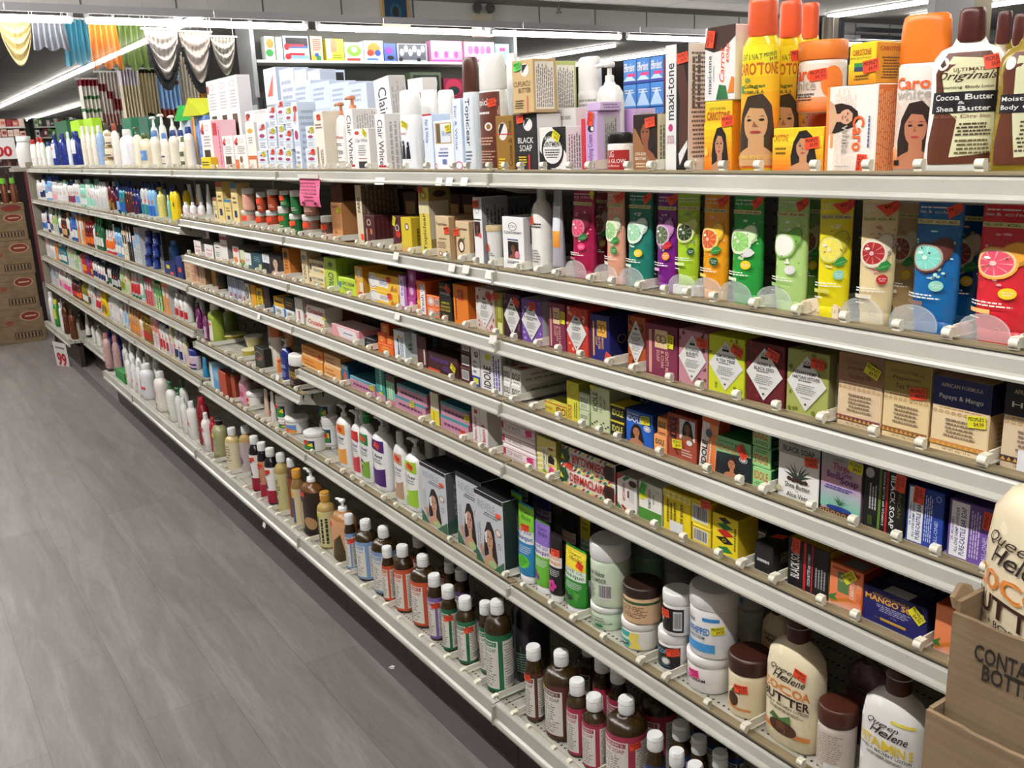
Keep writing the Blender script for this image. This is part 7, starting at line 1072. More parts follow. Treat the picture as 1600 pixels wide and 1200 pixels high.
seg('f4', [(70, 90, [('flip', W, W, 'lg'), ('box', W, W, 'pink')]), (90, 110, [('flip', 'or2', 'amber', 'tan'), ('flip', 'teal', W, W)]), (110, 132, [('box', 'pgreen', 'green', W), ('box', W, 'lg', 'lime')]), (132, 148, [('flip', 'red', 'mar', 'or2'), ('flip', 'pur', 'dpur', 'red')]), (148, 178, [('flip', W, 'navy', 'navy'), ('flip', 'k', 'k', W), ('flip', W, 'k', 'dgreen')]), (178, 192, [('box', W, 'navy', 'navy'), ('flip', 'k', 'navy', 'lg')]), (192, 208, [('flip', 'pgreen', W, 'olive'), ('flip', 'cream', 'lg', 'pgreen')]), (208, 228, [('tube', 'lg', 'dgreen', 'red'), ('tube', 'mint', 'lg', W)])])
seg('f4', [(232, 246, [('box', 'red', 'pink', W)]), (246, 260, [('box', 'pgreen', 'green', 'green')]), (260, 274, [('box', W, 'or2', 'lg'), ('box', 'or2', 'lg', W)]), (276, 300, [('flip', W, W, 'red'), ('waist', W, 'sky', 'sky'), ('flip', 'cream', 'tan', W)])])
seg('f5', [(78, 96, [('box', W, 'sky', 'sky'), ('box', 'lg', W, 'navy')]), (96, 116, [('flip', W, 'pink', 'lil'), ('flip', W, W, 'hot')]), (116, 132, [('flip', 'brown', 'k', 'or_'), ('flip', 'mar', 'brown', 'red')]), (132, 146, [('flip', 'olive', 'gold', W), ('flip', W, W, 'brown')]), (146, 162, [('flip', W, W, 'lg'), ('tube', W, 'lg', 'red')]), (162, 174, [('flip', 'yel', 'or2', 'gold')]), (174, 198, [('waist', W, W, 'lg'), ('flip', W, W, W)]), (198, 206, [('cone', W, 'lg', 'sky')]), (206, 228, [('flip', 'tan', 'tan', 'or2'), ('flip', 'cream', 'or2', 'pink')]), (228, 244, [('pump', 'gold', 'yel', 'red')]), (244, 270, [('flip', W, 'navy', 'red'), ('box', W, 'pink', 'or_')]), (270, 296, [('flip', W, 'lg', 'navy'), ('waist', 'cream', W, 'lil')])])
I('f5', 298, 316, 545, 'dome', ('e4dcea', '22307e'), 'white bottle with navy cap and lilac label at shelf end', 'lotion', far=True, lab=('d8b8cc', 70, .04, .64), art=[('r', 0, 0, 1, .12, 'navy'), ('r', 0, .3, 1, .45, 'navy')], asp=.6)
# far bottom shelf
F7 = lambda a, b, t, kind, c, nm, **k: I('f7', a, b, t, kind, c, nm, k.pop('cat', 'bottle'), far=True, **k)
F7(75, 84, 452, 'flip', ('ecebe8', 'f0f0f0'), 'white bottle at the far end of the bottom shelf'); F7(79, 88, 456, 'cone', ('f0efee', 'e8e8e6'), 'white tapered bottle leaning beside the far upright', xf=.1)
F7(88, 97, 468, 'flip', ('3a8a3a', 'e8d83a'), 'green bottle with yellow cap', lab=('e0d83a', 60, .3, .66)); F7(97, 103, 473, 'flip', ('ecebe8', 'f0f0f0'), 'slim white bottle between green and brown ones')
F7(102, 112, 472, 'waist', ('5a2c18', '3a1c12'), 'large brown jug like bottle, left'); F7(112, 123, 484, 'waist', ('5e3018', '3a1c12'), 'large brown jug like bottle, right')
F7(125, 134, 486, 'flip', ('3a2018', '1c1412'), 'dark brown bottle beside the brown jugs', xf=.15)
F7(135, 145, 488, 'cone', ('ecebe8', '1c1c20'), 'tall white tube with a dark top', xf=.13); F7(146, 153, 502, 'pump', ('e8e4e0', '2a2022'), 'white bottle with dark pump', xf=.13); F7(153, 163, 508, 'pump', ('ece8e2', 'f0f0ee'), 'cream white pump bottle', xf=.13)
F7(166, 178, 520, 'flip', ('c8a4a0', 'b87a72'), 'dusty pink bottle, left'); F7(182, 193, 524, 'flip', ('c09a98', 'b87a72'), 'dusty pink bottle, right'); F7(172, 182, 515, 'flip', ('1c2a78', '22348a'), 'navy bottle behind the dusty pink ones', xf=.1); F7(186, 196, 519, 'flip', ('1c2a78', '22348a'), 'navy bottle behind the right dusty pink one', xf=.1)
# filler rows seen deep on the near shelves
DEEP = [('2', 600, 760, [('box', 'brown', 'brown', 'tan')]), ('3', 480, 1600, [('box', 'mar', 'brown', 'brown'), ('box', 'k', 'k', 'mar')]), ('4', 820, 1600, [('box', 'k', 'navy', 'navy'), ('box', 'mar', 'brown', 'brown')]), ('5', 690, 1500, [('box', 'brown', 'k', 'gold'), ('box', 'k', 'k', 'brown')])]
for L, x0, x1, pal in DEEP:
    z, X0, gap, ph = SH[L]; R = random.Random(x0); Y1, Y0 = shelfY(x0, .26, z), shelfY(min(x1, 1600), .26, z); Y = Y1
    while Y > Y0:
        wd = R.uniform(.06, .09); kind, c, cap, lb = R.choice(pal); h = (gap-.03)*R.uniform(.6, .9); Xc, Yc = .28, Y-wd/2
        bb = (Xc-.05, Yc-wd/2, z, Xc+.05, Yc+wd/2, z+h)
        if not any(overlaps(bb, b) for b in BOXES.get(L, [])):
            BOXES[L].append(bb); pr = parts_of('box', round(wd*.96, 3), round(h, 2), .1, (c, cap), [('r', .15, .5, .85, .8, lb)], True, None, None, None, None, None)
            root = link('carton', pr[0][1], loc=(Xc, Yc, z+.0002), rot=(0, 0, -PI/2)); ITEMS.append([root, '%s carton deep at the back' % KN[c], ph, 'box', Yc])
        Y -= wd+R.uniform(.004, .05)
# ------------------------------------------------------------------ dark soap jug with a looped handle
def jug():
    X, z = .085, .2; Yc = shelfY(824, X, z); t = link('soap_jug', None, loc=(X+.01, Yc, z+.0002), rot=(0, 0, -PI/2-.25)); t.scale = (.9, .9, .9)
    w_, h = .118, .285; m = mat('2b2a2e', .2); mb = MB()
    mb.loft([(0, w_*.46, .05, 2.4), (.006, w_*.5, .054, 2.4), (.12, w_*.5, .054, 2.4), (.15, w_*.47, .052, 2.3), (.2, w_*.38, .046, 2.2), (.235, w_*.24, .034, 2), (.255, w_*.15, .017, 2), (.265, w_*.14, .016, 2)], m, 28)
    link('bottle_body', mb.mesh('jug_body'), t)
    mb = MB(); mb.tube([(-.025, -.046, .235), (-.044, -.052, .215), (-.053, -.056, .18), (-.05, -.056, .145), (-.035, -.052, .125)], .0085, mat('8a5a2c', .25), 10); link('handle', mb.mesh('handle'), t)
    mb = MB(); mb.loft([(.258, .0185, .0185, 2), (.262, .0195, .0195, 2), (.283, .0185, .0185, 2), (.285, .016, .016, 2)], mat('f2f2f2', .35), 24); link('cap', mb.mesh('cap'), t)
    mb = MB(); rx, ry = w_*.5, .054
    def pl(u, v, e): a = (2*u-1)*1.5; s, c = math.sin(a), math.cos(a); return ((rx+e)*math.copysign(abs(s)**(2/2.4), s), -(ry+e)*abs(c)**(2/2.4), .014+.1*v)
    decals(mb, [('r', 0, 0, 1, 1, '24553f'), ('r', .16, .18, .6, .86, 'c8c8c0'), ('l', .18, .24, .58, .8, 10, '6a7a70'), ('b', .34, .2, .5, .45), ('l', .66, .2, .95, .8, 8, '8aa898')], .18, .1, pl, .0006); link('label', mb.mesh('label'), t)
    mb = MB(); mb.add([pl(.42, 1.6, -.008), pl(.55, 1.5, -.008), pl(.57, 1.75, -.012), pl(.44, 1.85, -.012)], [(0, 1, 2, 3)], mat('stky')); link('price_sticker', mb.mesh('price_sticker'), t)
    tag(t, 'large dark soap jug with white cap, amber handle and green label', 'jug')
jug()
# ------------------------------------------------------------------ gondola
J0 = 1.6471; SEC = [-.8, J0-1.22, J0, J0+1.22, J0+2.44, J0+3.66, J0+4.43, J0+5.67, 8.385]
FARSEG = SEC[4:]; NEARSEG = SEC[:5]
def shelfunit(Ya, Yb, z, desc, X0=0.0, depth=.415, lip=.036, base=False):
    """one steel shelf between two uprights, Ya < Yb"""
    g = .002; L = Yb-Ya-2*g; t = link('gondola_shelf' if not base else 'base_shelf', None, loc=(X0, (Ya+Yb)/2, z)); t.empty_display_size = .05
    mb = MB(); mb.box(.004, -L/2, -.018, depth, L/2, 0, PERF); link('shelf_deck', mb.mesh('deck'), t)
    mb = MB(); k = 1.75 if base else 1.0; q = .014 if base else 0
    pr = [(.012, .0004+q), (.003, .0006+q), (-.0025, -.001+q), (-.0045, -.0035+q), (-.0062, -.0195*k+q), (-.0125, -.0215*k+q), (-.0145, -.0245*k+q), (-.014, -.028*k+q), (-.008, -.030*k+q), (.004, -.0295*k+q), (.004, -.018)]
    vs = []; n = len(pr)
    for y in (-L/2, L/2): vs += [(a, y, b) for a, b in pr]
    mb.add(vs, [(i, (i+1) % n, n+(i+1) % n, n+i) for i in range(n)]+[tuple(range(n-1, -1, -1)), tuple(range(n, 2*n))], LIP)
    link('price_channel', mb.mesh('price_channel'), t)
    mb = MB(); mb.box(.0035, -L/2+.002, .0002, .0215, L/2-.002, .0035, mat('8a7c60', .5)); mb.box(.0035, -L/2+.002, .0035, .0055, L/2-.002, .0055, mat('9a8c70', .5)); mb.box(-.0005, -L/2+.002, .0006, .0033, L/2-.002, .0012, mat('2a2620', .7)); mb.box(.0195, -L/2+.002, .0035, .0215, L/2-.002, .0052, mat('9a8c70', .5)); link('divider_rail', mb.mesh('divider_rail'), t)  # thin dark strip paints the shadow gap between rail and lip
    for s in (-1, 1):
        br = MB()
        y = s*(L/2-.0015); y2 = y-s*.0012
        pts = [(.0, -.003), (.0, -.03), (.06, -.045), (depth-.02, -.075), (depth-.004, -.075), (depth-.004, -.003)]
        vs = [(a, min(y, y2), b) for a, b in pts]+[(a, max(y, y2), b) for a, b in pts]; m_ = len(pts)
        br.add(vs, [(i, (i+1) % m_, m_+(i+1) % m_, m_+i) for i in range(m_)]+[tuple(range(m_-1, -1, -1)), tuple(range(m_, 2*m_))], LIP)
        if not base: link('shelf_bracket', br.mesh('shelf_bracket'), t)
    e = MB(); e.box(-.015, L/2-.006, -.029*k+q, -.003, L/2+.0005, -.002+q, mat('a8a598', .4)); link('end_cap', e.mesh('end_cap'), t)
    tag(t, desc, 'shelf'); return t
SECN = ['nearest section at the right', 'section holding the soaps', 'middle section with the pink notice', 'section before the raised far shelves', 'first far section', 'narrow far section', 'second last far section', 'last far section by the cartons']
LV = {0: ['1', '2', '3', '4', '5', '6', '7'], 1: ['1', '2', '3', '4', '5', '6', '7'], 2: ['1', '2', '3', '4', '5', '6', '7'], 3: ['1', '2', '3', '4', 'm5', '6', '7']}
ORD = {'1': 'top', '2': 'second', '3': 'third', '4': 'fourth', '5': 'fifth', '6': 'sixth', '7': 'bottom', 'm5': 'short fifth', 'f2': 'second', 'f3': 'third', 'f4': 'fourth', 'f5': 'fifth', 'f7': 'bottom'}
for i in range(8):
    for L in LV.get(i, ['1', 'f2', 'f3', 'f4', 'f5', 'f7']):
        z, X0, gap, ph = SH[L]; b = L in ('7', 'f7')
        if i == 6 and b: X = .05
        elif b: X = -.055
        else: X = 0
        shelfunit(SEC[i], SEC[i+1], z, 'off-white steel shelf, %s shelf of the %s' % (ORD[L], SECN[i]), X, .415-X, base=b)
    mb = MB(); mb.box(.418, SEC[i]+.001, .05, .43, SEC[i+1]-.001, 1.415, PEG); 
    o = link('back_panel', mb.mesh('back_panel')); o['kind'] = 'structure'; o.name = 'trim_%d' % (i+1)
    mb = MB(); mb.box(0 if i != 6 else .095, SEC[i]+.001, .0, .03 if i != 6 else .125, SEC[i+1]-.001, .155, mat('3b2c28', .45)); k = link('kick_plate', mb.mesh('kick_plate')); tag(k, 'dark brown kick plate under the %s' % SECN[i], 'kick plate')
    mb = MB(); mb.box(.432, SEC[i]+.001, 1.4, .84, SEC[i+1]-.001, 1.4195, PERF); k = link('rear_top_shelf', mb.mesh('rear_top_shelf')); tag(k, 'white rear half of the top shelf above the %s' % SECN[i], 'shelf')
# slotted uprights
for i, y in enumerate(SEC):
    if y == SEC[0]: continue
    mb = MB(); mb.box(.4162, y-.012, .02, .4178, y+.012, 1.39, mat('b4b1a4', .4))
    for k in range(44): mb.box(.4158, y-.005, .1+.029*k, .4162, y-.001, .116+.029*k, mat('14141a', .8))
    o = link('slotted_upright', mb.mesh('upright')); tag(o, 'slotted steel upright %s' % ('between the %s and the %s' % (SECN[i-1].split(' ')[0]+' '+SECN[i-1].split(' ')[1], SECN[i].split(' ')[0]+' '+SECN[i].split(' ')[1]) if i < 8 else 'at the far end of the gondola'), 'upright', 'slotted uprights of the gondola')
mb = MB(); mb.box(-.012, 8.388, .02, .43, 8.425, 1.47, mat('8a8474', .5))
for k in range(46): mb.box(-.0125, 8.398, .08+.03*k, -.012, 8.404, .096+.03*k, mat('1a1a1a', .8))
o = link('end_upright', mb.mesh('end_upright')); tag(o, 'grey brown slotted end frame of the gondola beside the cartons', 'end frame')
# ---- clip on dividers
def divider(far=False):
    mb = MB(); m = mat('e9e5d4', .4)
    mb.box(-.002, -.0055, 0, .0015, .0055, .014, m); mb.box(-.002, -.0055, .011, .012, .0055, .015, m)
    if not far: 
        for sx in range(5): a = PI/2+sx*PI/4; b = a+PI/4; pass
        mb.tube([(.0, -.0055, .008), (.0, .0055, .008)], .0062, m, 10)
    hook = mb.mesh('divider_hook')
    mb = MB(); mb.box(.012, -.0011, .002, .17, .0011, .0165, mat('e4e1d4', .35)); mb.box(.012, -.004, .0005, .17, .004, .002, mat('e4e1d4', .35)); fin = mb.mesh('divider_fin'); return hook, fin
HOOK, FIN = divider(); nd = 0
def put_div(L, y):
    global nd
    z, X0, gap, ph = SH[L]; X = X0+.004+(-.002 if L in ('7', 'f7') else 0)
    for b in BOXES.get(L, []):   # keep fins out of the goods
        if b[1]-.0045 < y < b[4]+.0045 and b[0] < X+.17 and b[2] < z+.02: return False
    r = link('shelf_divider', HOOK, loc=(X, y, z+.0055)); link('divider_fin', FIN, r); nd += 1
    tag(r, 'small off-white clip-on divider %s' % ph, 'divider', 'clip-on dividers '+ph); return True
def gaps(L, Ya, Yb, step):
    bs = sorted([(b[1], b[4]) for b in BOXES.get(L, []) if b[0] < SH[L][1]+.1 and b[2] < SH[L][0]+.02 and b[1] > Ya and b[4] < Yb]); last = -9; out = []
    edges = sorted({round(b[0]-.006, 4) for b in bs} | {round(b[1]+.006, 4) for b in bs})
    for y in edges:
        if y-last >= step: out.append(y); last = y
    return out
HK2 = MB(); HK2.box(-.004, -.0055, 0, .004, .0055, .0145, mat('e9e5d4', .4)); HK2.tube([(-.001, -.0055, .0085), (-.001, .0055, .0085)], .0062, mat('e9e5d4', .4), 10); HK2 = HK2.mesh('divider_hook')
for L, Ya, Yb, st in (('1', .3, 4.1, .055), ('2', .3, 4.1, .05), ('3', .3, 4.1, .05), ('4', .3, 4.1, .05), ('5', .3, 2.87, .05), ('m5', 2.87, 4.1, .05), ('6', .3, 4.1, .055), ('7', .9, 4.1, .055), ('1', 4.1, 8.3, .09), ('f2', 4.1, 8.3, .1), ('f3', 4.1, 8.3, .1), ('f4', 4.1, 8.3, .12), ('f5', 4.1, 8.3, .12), ('7', 4.1, 6.2, .12)):
    for y in gaps(L, Ya, Yb, st):
        if nd > 330: break
        z, X0, gp, ph = SH[L]; X = X0+.008+(-.006 if L in ('7', 'f7') else 0)
        if not put_div(L, y):
            hb = (X-.008, y-.006, z+.001, X+.005, y+.006, z+.02)
            if not any(overlaps(hb, b) for b in BOXES.get(L, [])):
                r = link('shelf_divider', HK2, loc=(X, y, z+.0055)); nd += 1; tag(r, 'small off-white clip-on divider %s' % ph, 'divider', 'clip-on dividers '+ph)
# ---- clear scalloped front stops on the second shelf
def stop_mesh():
    mb = MB(); n = 16; pts = [(.034*math.cos(PI*i/n), .004+.027*math.sin(PI*i/n)**.8) for i in range(n+1)]; v = []
    for y in (-.0008, .0008): v += [(x, y, z) for x, z in pts]+[(x, y, 0) for x, z in pts]
    k = n+1; f = []
    for i in range(n): f += [(i, i+1, k+i+1, k+i), (3*k+i, 3*k+i+1, 2*k+i+1, 2*k+i), (i+1, i, 2*k+i, 2*k+i+1), (k+i, k+i+1, 3*k+i+1, 3*k+i)]
    mb.add(v, f, CLEAR); 
    for s in (-1, 1):
        mb.tube([(s*(.016+.006*math.cos(a)*(1-a/9)), -.0012, .012+.006*math.sin(a)*(1-a/9)) for a in [j*.6 for j in range(11)]], .0006, CLEAR, 5)
    mb.tube([(.0335*math.cos(PI*i/n), 0, .004+.0275*math.sin(PI*i/n)**.8) for i in range(n+1)], .0011, CLEAR, 6)
    return mb.mesh('clear_stop')
SM = stop_mesh()
for i, x in enumerate((899, 946, 986, 1066, 1104, 1148, 1208, 1345, 1425, 1535)):
    y = shelfY(x, .026, 1.2255); r = link('clear_front_stop', SM, loc=(.0262, y, 1.2256), rot=(0, 0, -PI/2))
    tag(r, 'clear scalloped plastic front stop, %s from the left on the second shelf' % ['first', 'second', 'third', 'fourth', 'fifth', 'sixth', 'seventh', 'eighth', 'ninth', 'tenth'][i], 'front stop', 'clear front stops on the second shelf')
# ---- price tickets in the channels
def ticket(x, y, Lz, w_=.028, nm='small white price ticket'):
    P = onX(x, y, -.0155); mb = MB(); mb.box(-.0135, -.009, -.0003, .0135, .009, .0003, mat('e6e3da', .5))
    for k in range(3): mb.box(-.011, -.006+.0045*k, -.0006, .004+.003*k, -.0035+.0045*k, -.0004, mat('6a6a70', .6))
    return mb.mesh('price_ticket'), P
for i, (x, y) in enumerate(((588, 283), (595, 283), (684, 284), (700, 284), (723, 284), (617, 400), (704, 418), (726, 421), (762, 429), (619, 494), (403, 495), (768, 531), (432, 590), (433, 815))):
    me, P = ticket(x, y, 0); o = link('price_ticket', me, loc=(-.0125 if y < 800 else -.0655, P.y, P.z), rot=(PI/2-.28, 0, -PI/2)); 
    o['label'] = 'white price ticket in the shelf channel, %s' % ('leftmost on the top shelf', 'second on the top shelf', 'middle one on the top shelf', 'fourth on the top shelf', 'rightmost on the top shelf', 'leftmost on the second shelf', 'second on the second shelf', 'third on the second shelf', 'rightmost on the second shelf', 'on the third shelf edge', 'on the fourth shelf near the beige cartons', 'on the third shelf near the joint', 'on the short fifth shelf', 'on the bottom shelf edge')[i]; o['category'] = 'price ticket'
# ---- pink notice
def notice():
    a = onX(485, 281, -.021); b = onX(508, 331, -.024); y0 = shelfY(466, -.022, 1.395); y1 = shelfY(497, -.022, 1.395); W_ = y0-y1; H_ = a.z-b.z; mb = MB(); n = 6; vs = []
    for j in range(n+1): vs += [(-W_/2, .003*math.sin(j), -H_*j/n), (W_/2, .003*math.sin(j+.4), -H_*j/n)]
    vs = [(x, y-.0, z) for x, y, z in vs]; vs2 = [(x, y+.0006, z) for x, y, z in vs]; m = mat('f0709c', .6)
    mb.add(vs+vs2, [(2*j, 2*j+2, 2*j+3, 2*j+1) for j in range(n)]+[(2*n+2+2*j, 2*n+3+2*j, 2*n+5+2*j, 2*n+4+2*j) for j in range(n)], m)
    for j, s in enumerate(('STOP IN SHOPPING', 'PLEASE DO NOT OPEN ANY', 'PRODUCT OR YOU WILL BE', 'CHARGED FOR THE ITEM', 'IF YOU NEED ASSISTANCE', 'PLEASE ASK FOR A', 'SALESPERSON')):
        v, f = textmesh(s, .03); w2 = W_*(.8 if j not in (5, 6) else .5); mb.add([(-w2/2+p*w2, -.0045, -H_*(.12+.11*j)-.0+q*H_*.055-H_*.05) for p, q in v], f, mat('5a1228'))
    for s in (-1, 1): mb.add([(s*W_*.3+p*W_*.1*1, -.0045, -H_*.94+q*H_*.08) for p, q in ((-.8, 0), (.8, 0), (.8, .9), (-.3, 1.2))], [(0, 1, 2, 3)], mat('5a1228'))
    o = link('shop_notice', mb.mesh('shop_notice'), loc=(-.0245, (y0+y1)/2-.01, a.z+.012), rot=(.0, .0, -PI/2))
    tp = MB(); tp.box(-W_*.52, -.002, -.008, W_*.52, -.0012, .004, mat('e8e4da', .2)); link('adhesive_tape', tp.mesh('tape'), o)
    tag(o, 'bright pink paper notice taped under the top shelf edge', 'notice')
notice()
# ---- red and white price tag hanging from the far bottom shelf
P = onX(108, 520, -.03); P2 = onX(100, 552, -.05); mb = MB(); mb.box(-.07, -.001, -.25, .07, .001, 0, mat('e8e4e2', .5))
v, f = textmesh('99', .04); mb.add([(-.05+.1*p, -.0016, -.19+.11*q) for p, q in v], f, mat('c2202c')); mb.add([(-.05+.08*p, -.0016, -.045+.02*q) for p, q in textmesh('SALE', .02)[0]] if 0 else [(-.05, -.0016, -.05), (.05, -.0016, -.05), (.05, -.0016, -.035), (-.05, -.0016, -.035)], [(0, 1, 2, 3)], mat('8a8a8a'))
o = link('price_tag', mb.mesh('price_tag'), loc=(-.11, P.y, .185), rot=(.12, .1, -PI/2+.5)); tag(o, 'white hanging price tag with red digits below the far bottom shelf', 'price tag')

mb = MB(); Pn = onZ(612, 1043, .0015); mb.add([(0, -.012, 0), (.009, 0, .002), (.007, .009, .001), (0, .006, 0), (-.007, .009, .001), (-.009, 0, .003)], [(0, 1, 2, 3), (0, 3, 4, 5)], mat('d8d8d8', .7)); o = link('paper_scrap', mb.mesh('scrap'), loc=(Pn.x, Pn.y, .001), rot=(0, 0, -2.2)); tag(o, 'tiny white paper scrap lying on the dark floor strip', 'litter')
# ------------------------------------------------------------------ cardboard cartons
def carton(x0, x1, y0, y1, z0, z1, desc, art=None, face='X', tape=True, tapez=None):
    mb = MB(); mb.cbox(x1-x0, y1-y0, z1-z0, [CARD]*6, .002); cx, cy = (x0+x1)/2, (y0+y1)/2
    o = link('cardboard_carton', mb.mesh('cardboard_carton'), loc=(cx, cy, z0)); w_, d, h = x1-x0, y1-y0, z1-z0
    if art:
        pm = MB()
        pl = (lambda u, v, e: (-w_/2-e, d/2-u*d, v*h)) if face == 'X' else (lambda u, v, e: (-w_/2+u*w_, -d/2-e, v*h))
        decals(pm, art, d if face == 'X' else w_, h, pl, .0006); link('print', pm.mesh('print'), o)
    tag(o, desc, 'carton'); return o
FARART = [('e', .83, .78, .13, .14, '7a2a1c'), ('o', .83, .78, .13, .14, .12, 'c8a080'), ('e', .32, .78, .12, .13, '7a2a1c'), ('l', .24, .74, .4, .82, 1, 'd8b898'), ('l', .75, .74, .92, .82, 1, 'd8b898'), ('e', .56, .62, .05, .07, '8a4a34'), ('l', .22, .42, .5, .58, 2, '6a5038'), ('r', .6, .12, .95, .32, '2a221c'), ('r', .615, .14, .935, .3, '9b7b58')]+[('r', .63+.045*i, .15, .655+.045*i, .29, '2a221c') for i in range(7)]
zz = [0, .285, .57, .85, 1.085]
for i in range(4):
    carton(-.62+.012*i, -.03-.01*(i % 2), 8.72, 9.12, zz[i]+.0005*i, zz[i+1]-.001, 'brown cardboard carton with red oval print, %s of the far stack' % ('lowest', 'second from the floor', 'third from the floor', 'uppermost full one')[i], FARART, face='Y')
carton(-.61, -.035, 8.73, 9.11, 1.086, 1.15, 'shallow open cardboard tray full of brown bottles on the far stack', [('e', .83, .4, .13, .4, '7a2a1c')], face='Y')
for k in range(8):
    x = -.56+.068*k; t = link('hair_oil_bottle', None, loc=(x, 8.80, 1.151)); mb = MB()
    mb.loft([(0, .026, .026, 2), (.13, .026, .026, 2), (.15, .014, .014, 2), (.155, .014, .014, 2)], mat('6a3418', .3), 14); link('bottle_body', mb.mesh('b'), t)
    mb = MB(); mb.loft([(.156, .02, .02, 2), (.2, .018, .018, 2)], mat('6ab82a', .4), 14); link('cap', mb.mesh('c'), t)
    tag(t, 'brown bottle with green cap in the far cardboard tray, %s from the gondola' % ('eighth', 'seventh', 'sixth', 'fifth', 'fourth', 'third', 'second', 'first')[k], 'bottle', 'brown green capped bottles in the tray')
# big white jar at the gondola end
j = link('white_plastic_jar', None, loc=(.02, 8.56, 1.43)); mb = MB(); mb.loft([(0, .05, .05, 2), (.02, .062, .062, 2), (.14, .066, .066, 2), (.19, .05, .05, 2), (.2, .045, .045, 2)], mat('e8e6e4', .35), 24); link('jar_body', mb.mesh('b'), j)
mb = MB(); mb.loft([(.2, .054, .054, 2), (.235, .054, .054, 2), (.24, .05, .05, 2)], mat('f0f0f0', .35), 24); link('lid', mb.mesh('l'), j); tag(j, 'large white plastic jar standing at the far end of the gondola', 'jar')
mb = MB(); mb.box(-.10, 8.43, 1.40, .2, 8.72, 1.428, mat('9a9488', .5)); o = link('end_cap_shelf', mb.mesh('e')); tag(o, 'small grey end shelf holding the large white jar', 'shelf')
# near cartons at the right
UX = -.389; BXX = -.408; c0_ = onX(1489, 954, UX); c1_ = onX(1447, 1106, BXX); ZU, YU, ZL, YL = c0_.z, c0_.y, c1_.z, c1_.y
carton(BXX, -.09, -.22, YL+.004, .0, .36, 'brown cardboard carton on the floor under the near cartons', None)
carton(BXX+.004, -.09, -.22, YL+.002, .361, .72, 'brown cardboard carton in the middle of the near stack', None)
def open_carton(x0, x1, y0, y1, z0, z1, desc, words=(), flap=False, seed=4):
    t = .004; o = link('open_carton', None, loc=(x0, y1, z0)); H = z1-z0
    def wall(nm, vs, fs): mb = MB(); mb.add(vs, fs, CARD); link(nm, mb.mesh(nm), o)
    n = 60; R = random.Random(seed); D = y1-y0; Wx = x1-x0
    edge = [H-.0015+.0005*math.sin(i*.9)+R.uniform(-.0004, .0006) for i in range(n+1)]
    vs = []
    for x in (0, t): vs += [(x, -D*i/n, 0) for i in range(n+1)]+[(x-.001*math.sin(i*.35), -D*i/n, edge[i]) for i in range(n+1)]
    k = n+1; fs = []
    for i in range(n): fs += [(i+1, i, k+i, k+i+1), (2*k+i, 2*k+i+1, 3*k+i+1, 3*k+i), (k+i, 3*k+i, 3*k+i+1, k+i+1)]
    fs += [(0, 2*k, 3*k, k), (n, k+n, 3*k+n, 2*k+n)]
    wall('front_wall', vs, fs)
    for nm, xa, ya, xb, yb, hh in (('end_wall', t, -t, Wx, 0, H+(.008 if flap else 0)), ('rear_wall', Wx-t, -D, Wx, -t, H), ('near_wall', t, -D, Wx-t, -D+t, H)):
        mb = MB(); mb.box(xa, ya, 0, xb, yb, hh, CARD); link(nm, mb.mesh(nm), o)
    mb = MB(); mb.box(t, -D+t, 0, Wx-t, -t, t, CARD); link('carton_floor', mb.mesh('f'), o)
    if flap: mb = MB(); mb.add([(t, -.001, H), (.03, -.001, H+.006), (.03, .003, H+.012), (.018, .004, H+.016), (t, .002, H+.009)]+[(t, .003, H), (.03, .003, H+.006), (.03, .007, H+.012), (.018, .008, H+.016), (t, .006, H+.009)], [(0, 1, 2, 3, 4), (9, 8, 7, 6, 5), (0, 4, 9, 5), (4, 3, 8, 9), (3, 2, 7, 8), (2, 1, 6, 7)], CARD); link('torn_flap', mb.mesh('flap'), o)
    if words:
        pm = MB()
        for s, ya, yb, za, zb in words:
            v, f = textmesh(s, .015); pm.add([(-.0016, ya+(yb-ya)*p-y1, za+(zb-za)*q-z0) for p, q in v], f, mat('1f1a17', .7))
        link('stencil_print', pm.mesh('print'), o)
    tag(o, desc, 'carton'); return o
def tx(s, px, py0, py1, wide):
    a = onX(px, py0, UX-.0015); b = onX(px, py1, UX-.0015); c = onX(px+75, py0, UX-.0015); return (s, a.y, a.y+(c.y-a.y)*wide, b.z, a.z)
open_carton(BXX, -.09, -.2, YL, .722, ZL, 'large open brown cardboard carton holding the lettered carton', seed=9)
open_carton(UX, -.10, -.18, YU, 1.0, ZU, 'torn open cardboard carton lettered with bottle contents around the large lotion bottle', (tx('CONTAINS', 1524, 1004, 1031, 1.62), tx('BOTTLES', 1536, 1037, 1064, 1.42)), True)
mb = MB(); mb.box(UX+.004, -.17, .7265, -.105, YU-.01, .9985, CARD); o = link('cardboard_insert', mb.mesh('i')); tag(o, 'cardboard insert inside the large near carton, under the lettered one', 'carton')
def bigbottle(X, Y, desc, art=True):
    w_, h = .101, .245; pr = parts_of('flip', w_, h, .064, ('eedfbe', '4a2016'), qh(CB, 0, 0, COCOA) if art else None, False, None, None, (None, 66, .05, .71), None, None)
    r = link('lotion_bottle', None, loc=(X, Y, 1.0045), rot=(0, 0, -PI/2-.42))
    for pn, me in pr: link(pn, me, r)
    tag(r, desc, 'lotion bottle')
bigbottle(-.341, YU-.046, 'large cream cocoa butter lotion bottle standing in the near lettered carton')
bigbottle(-.19, YU-.06, 'second cream lotion bottle behind the large one in the lettered carton', False)
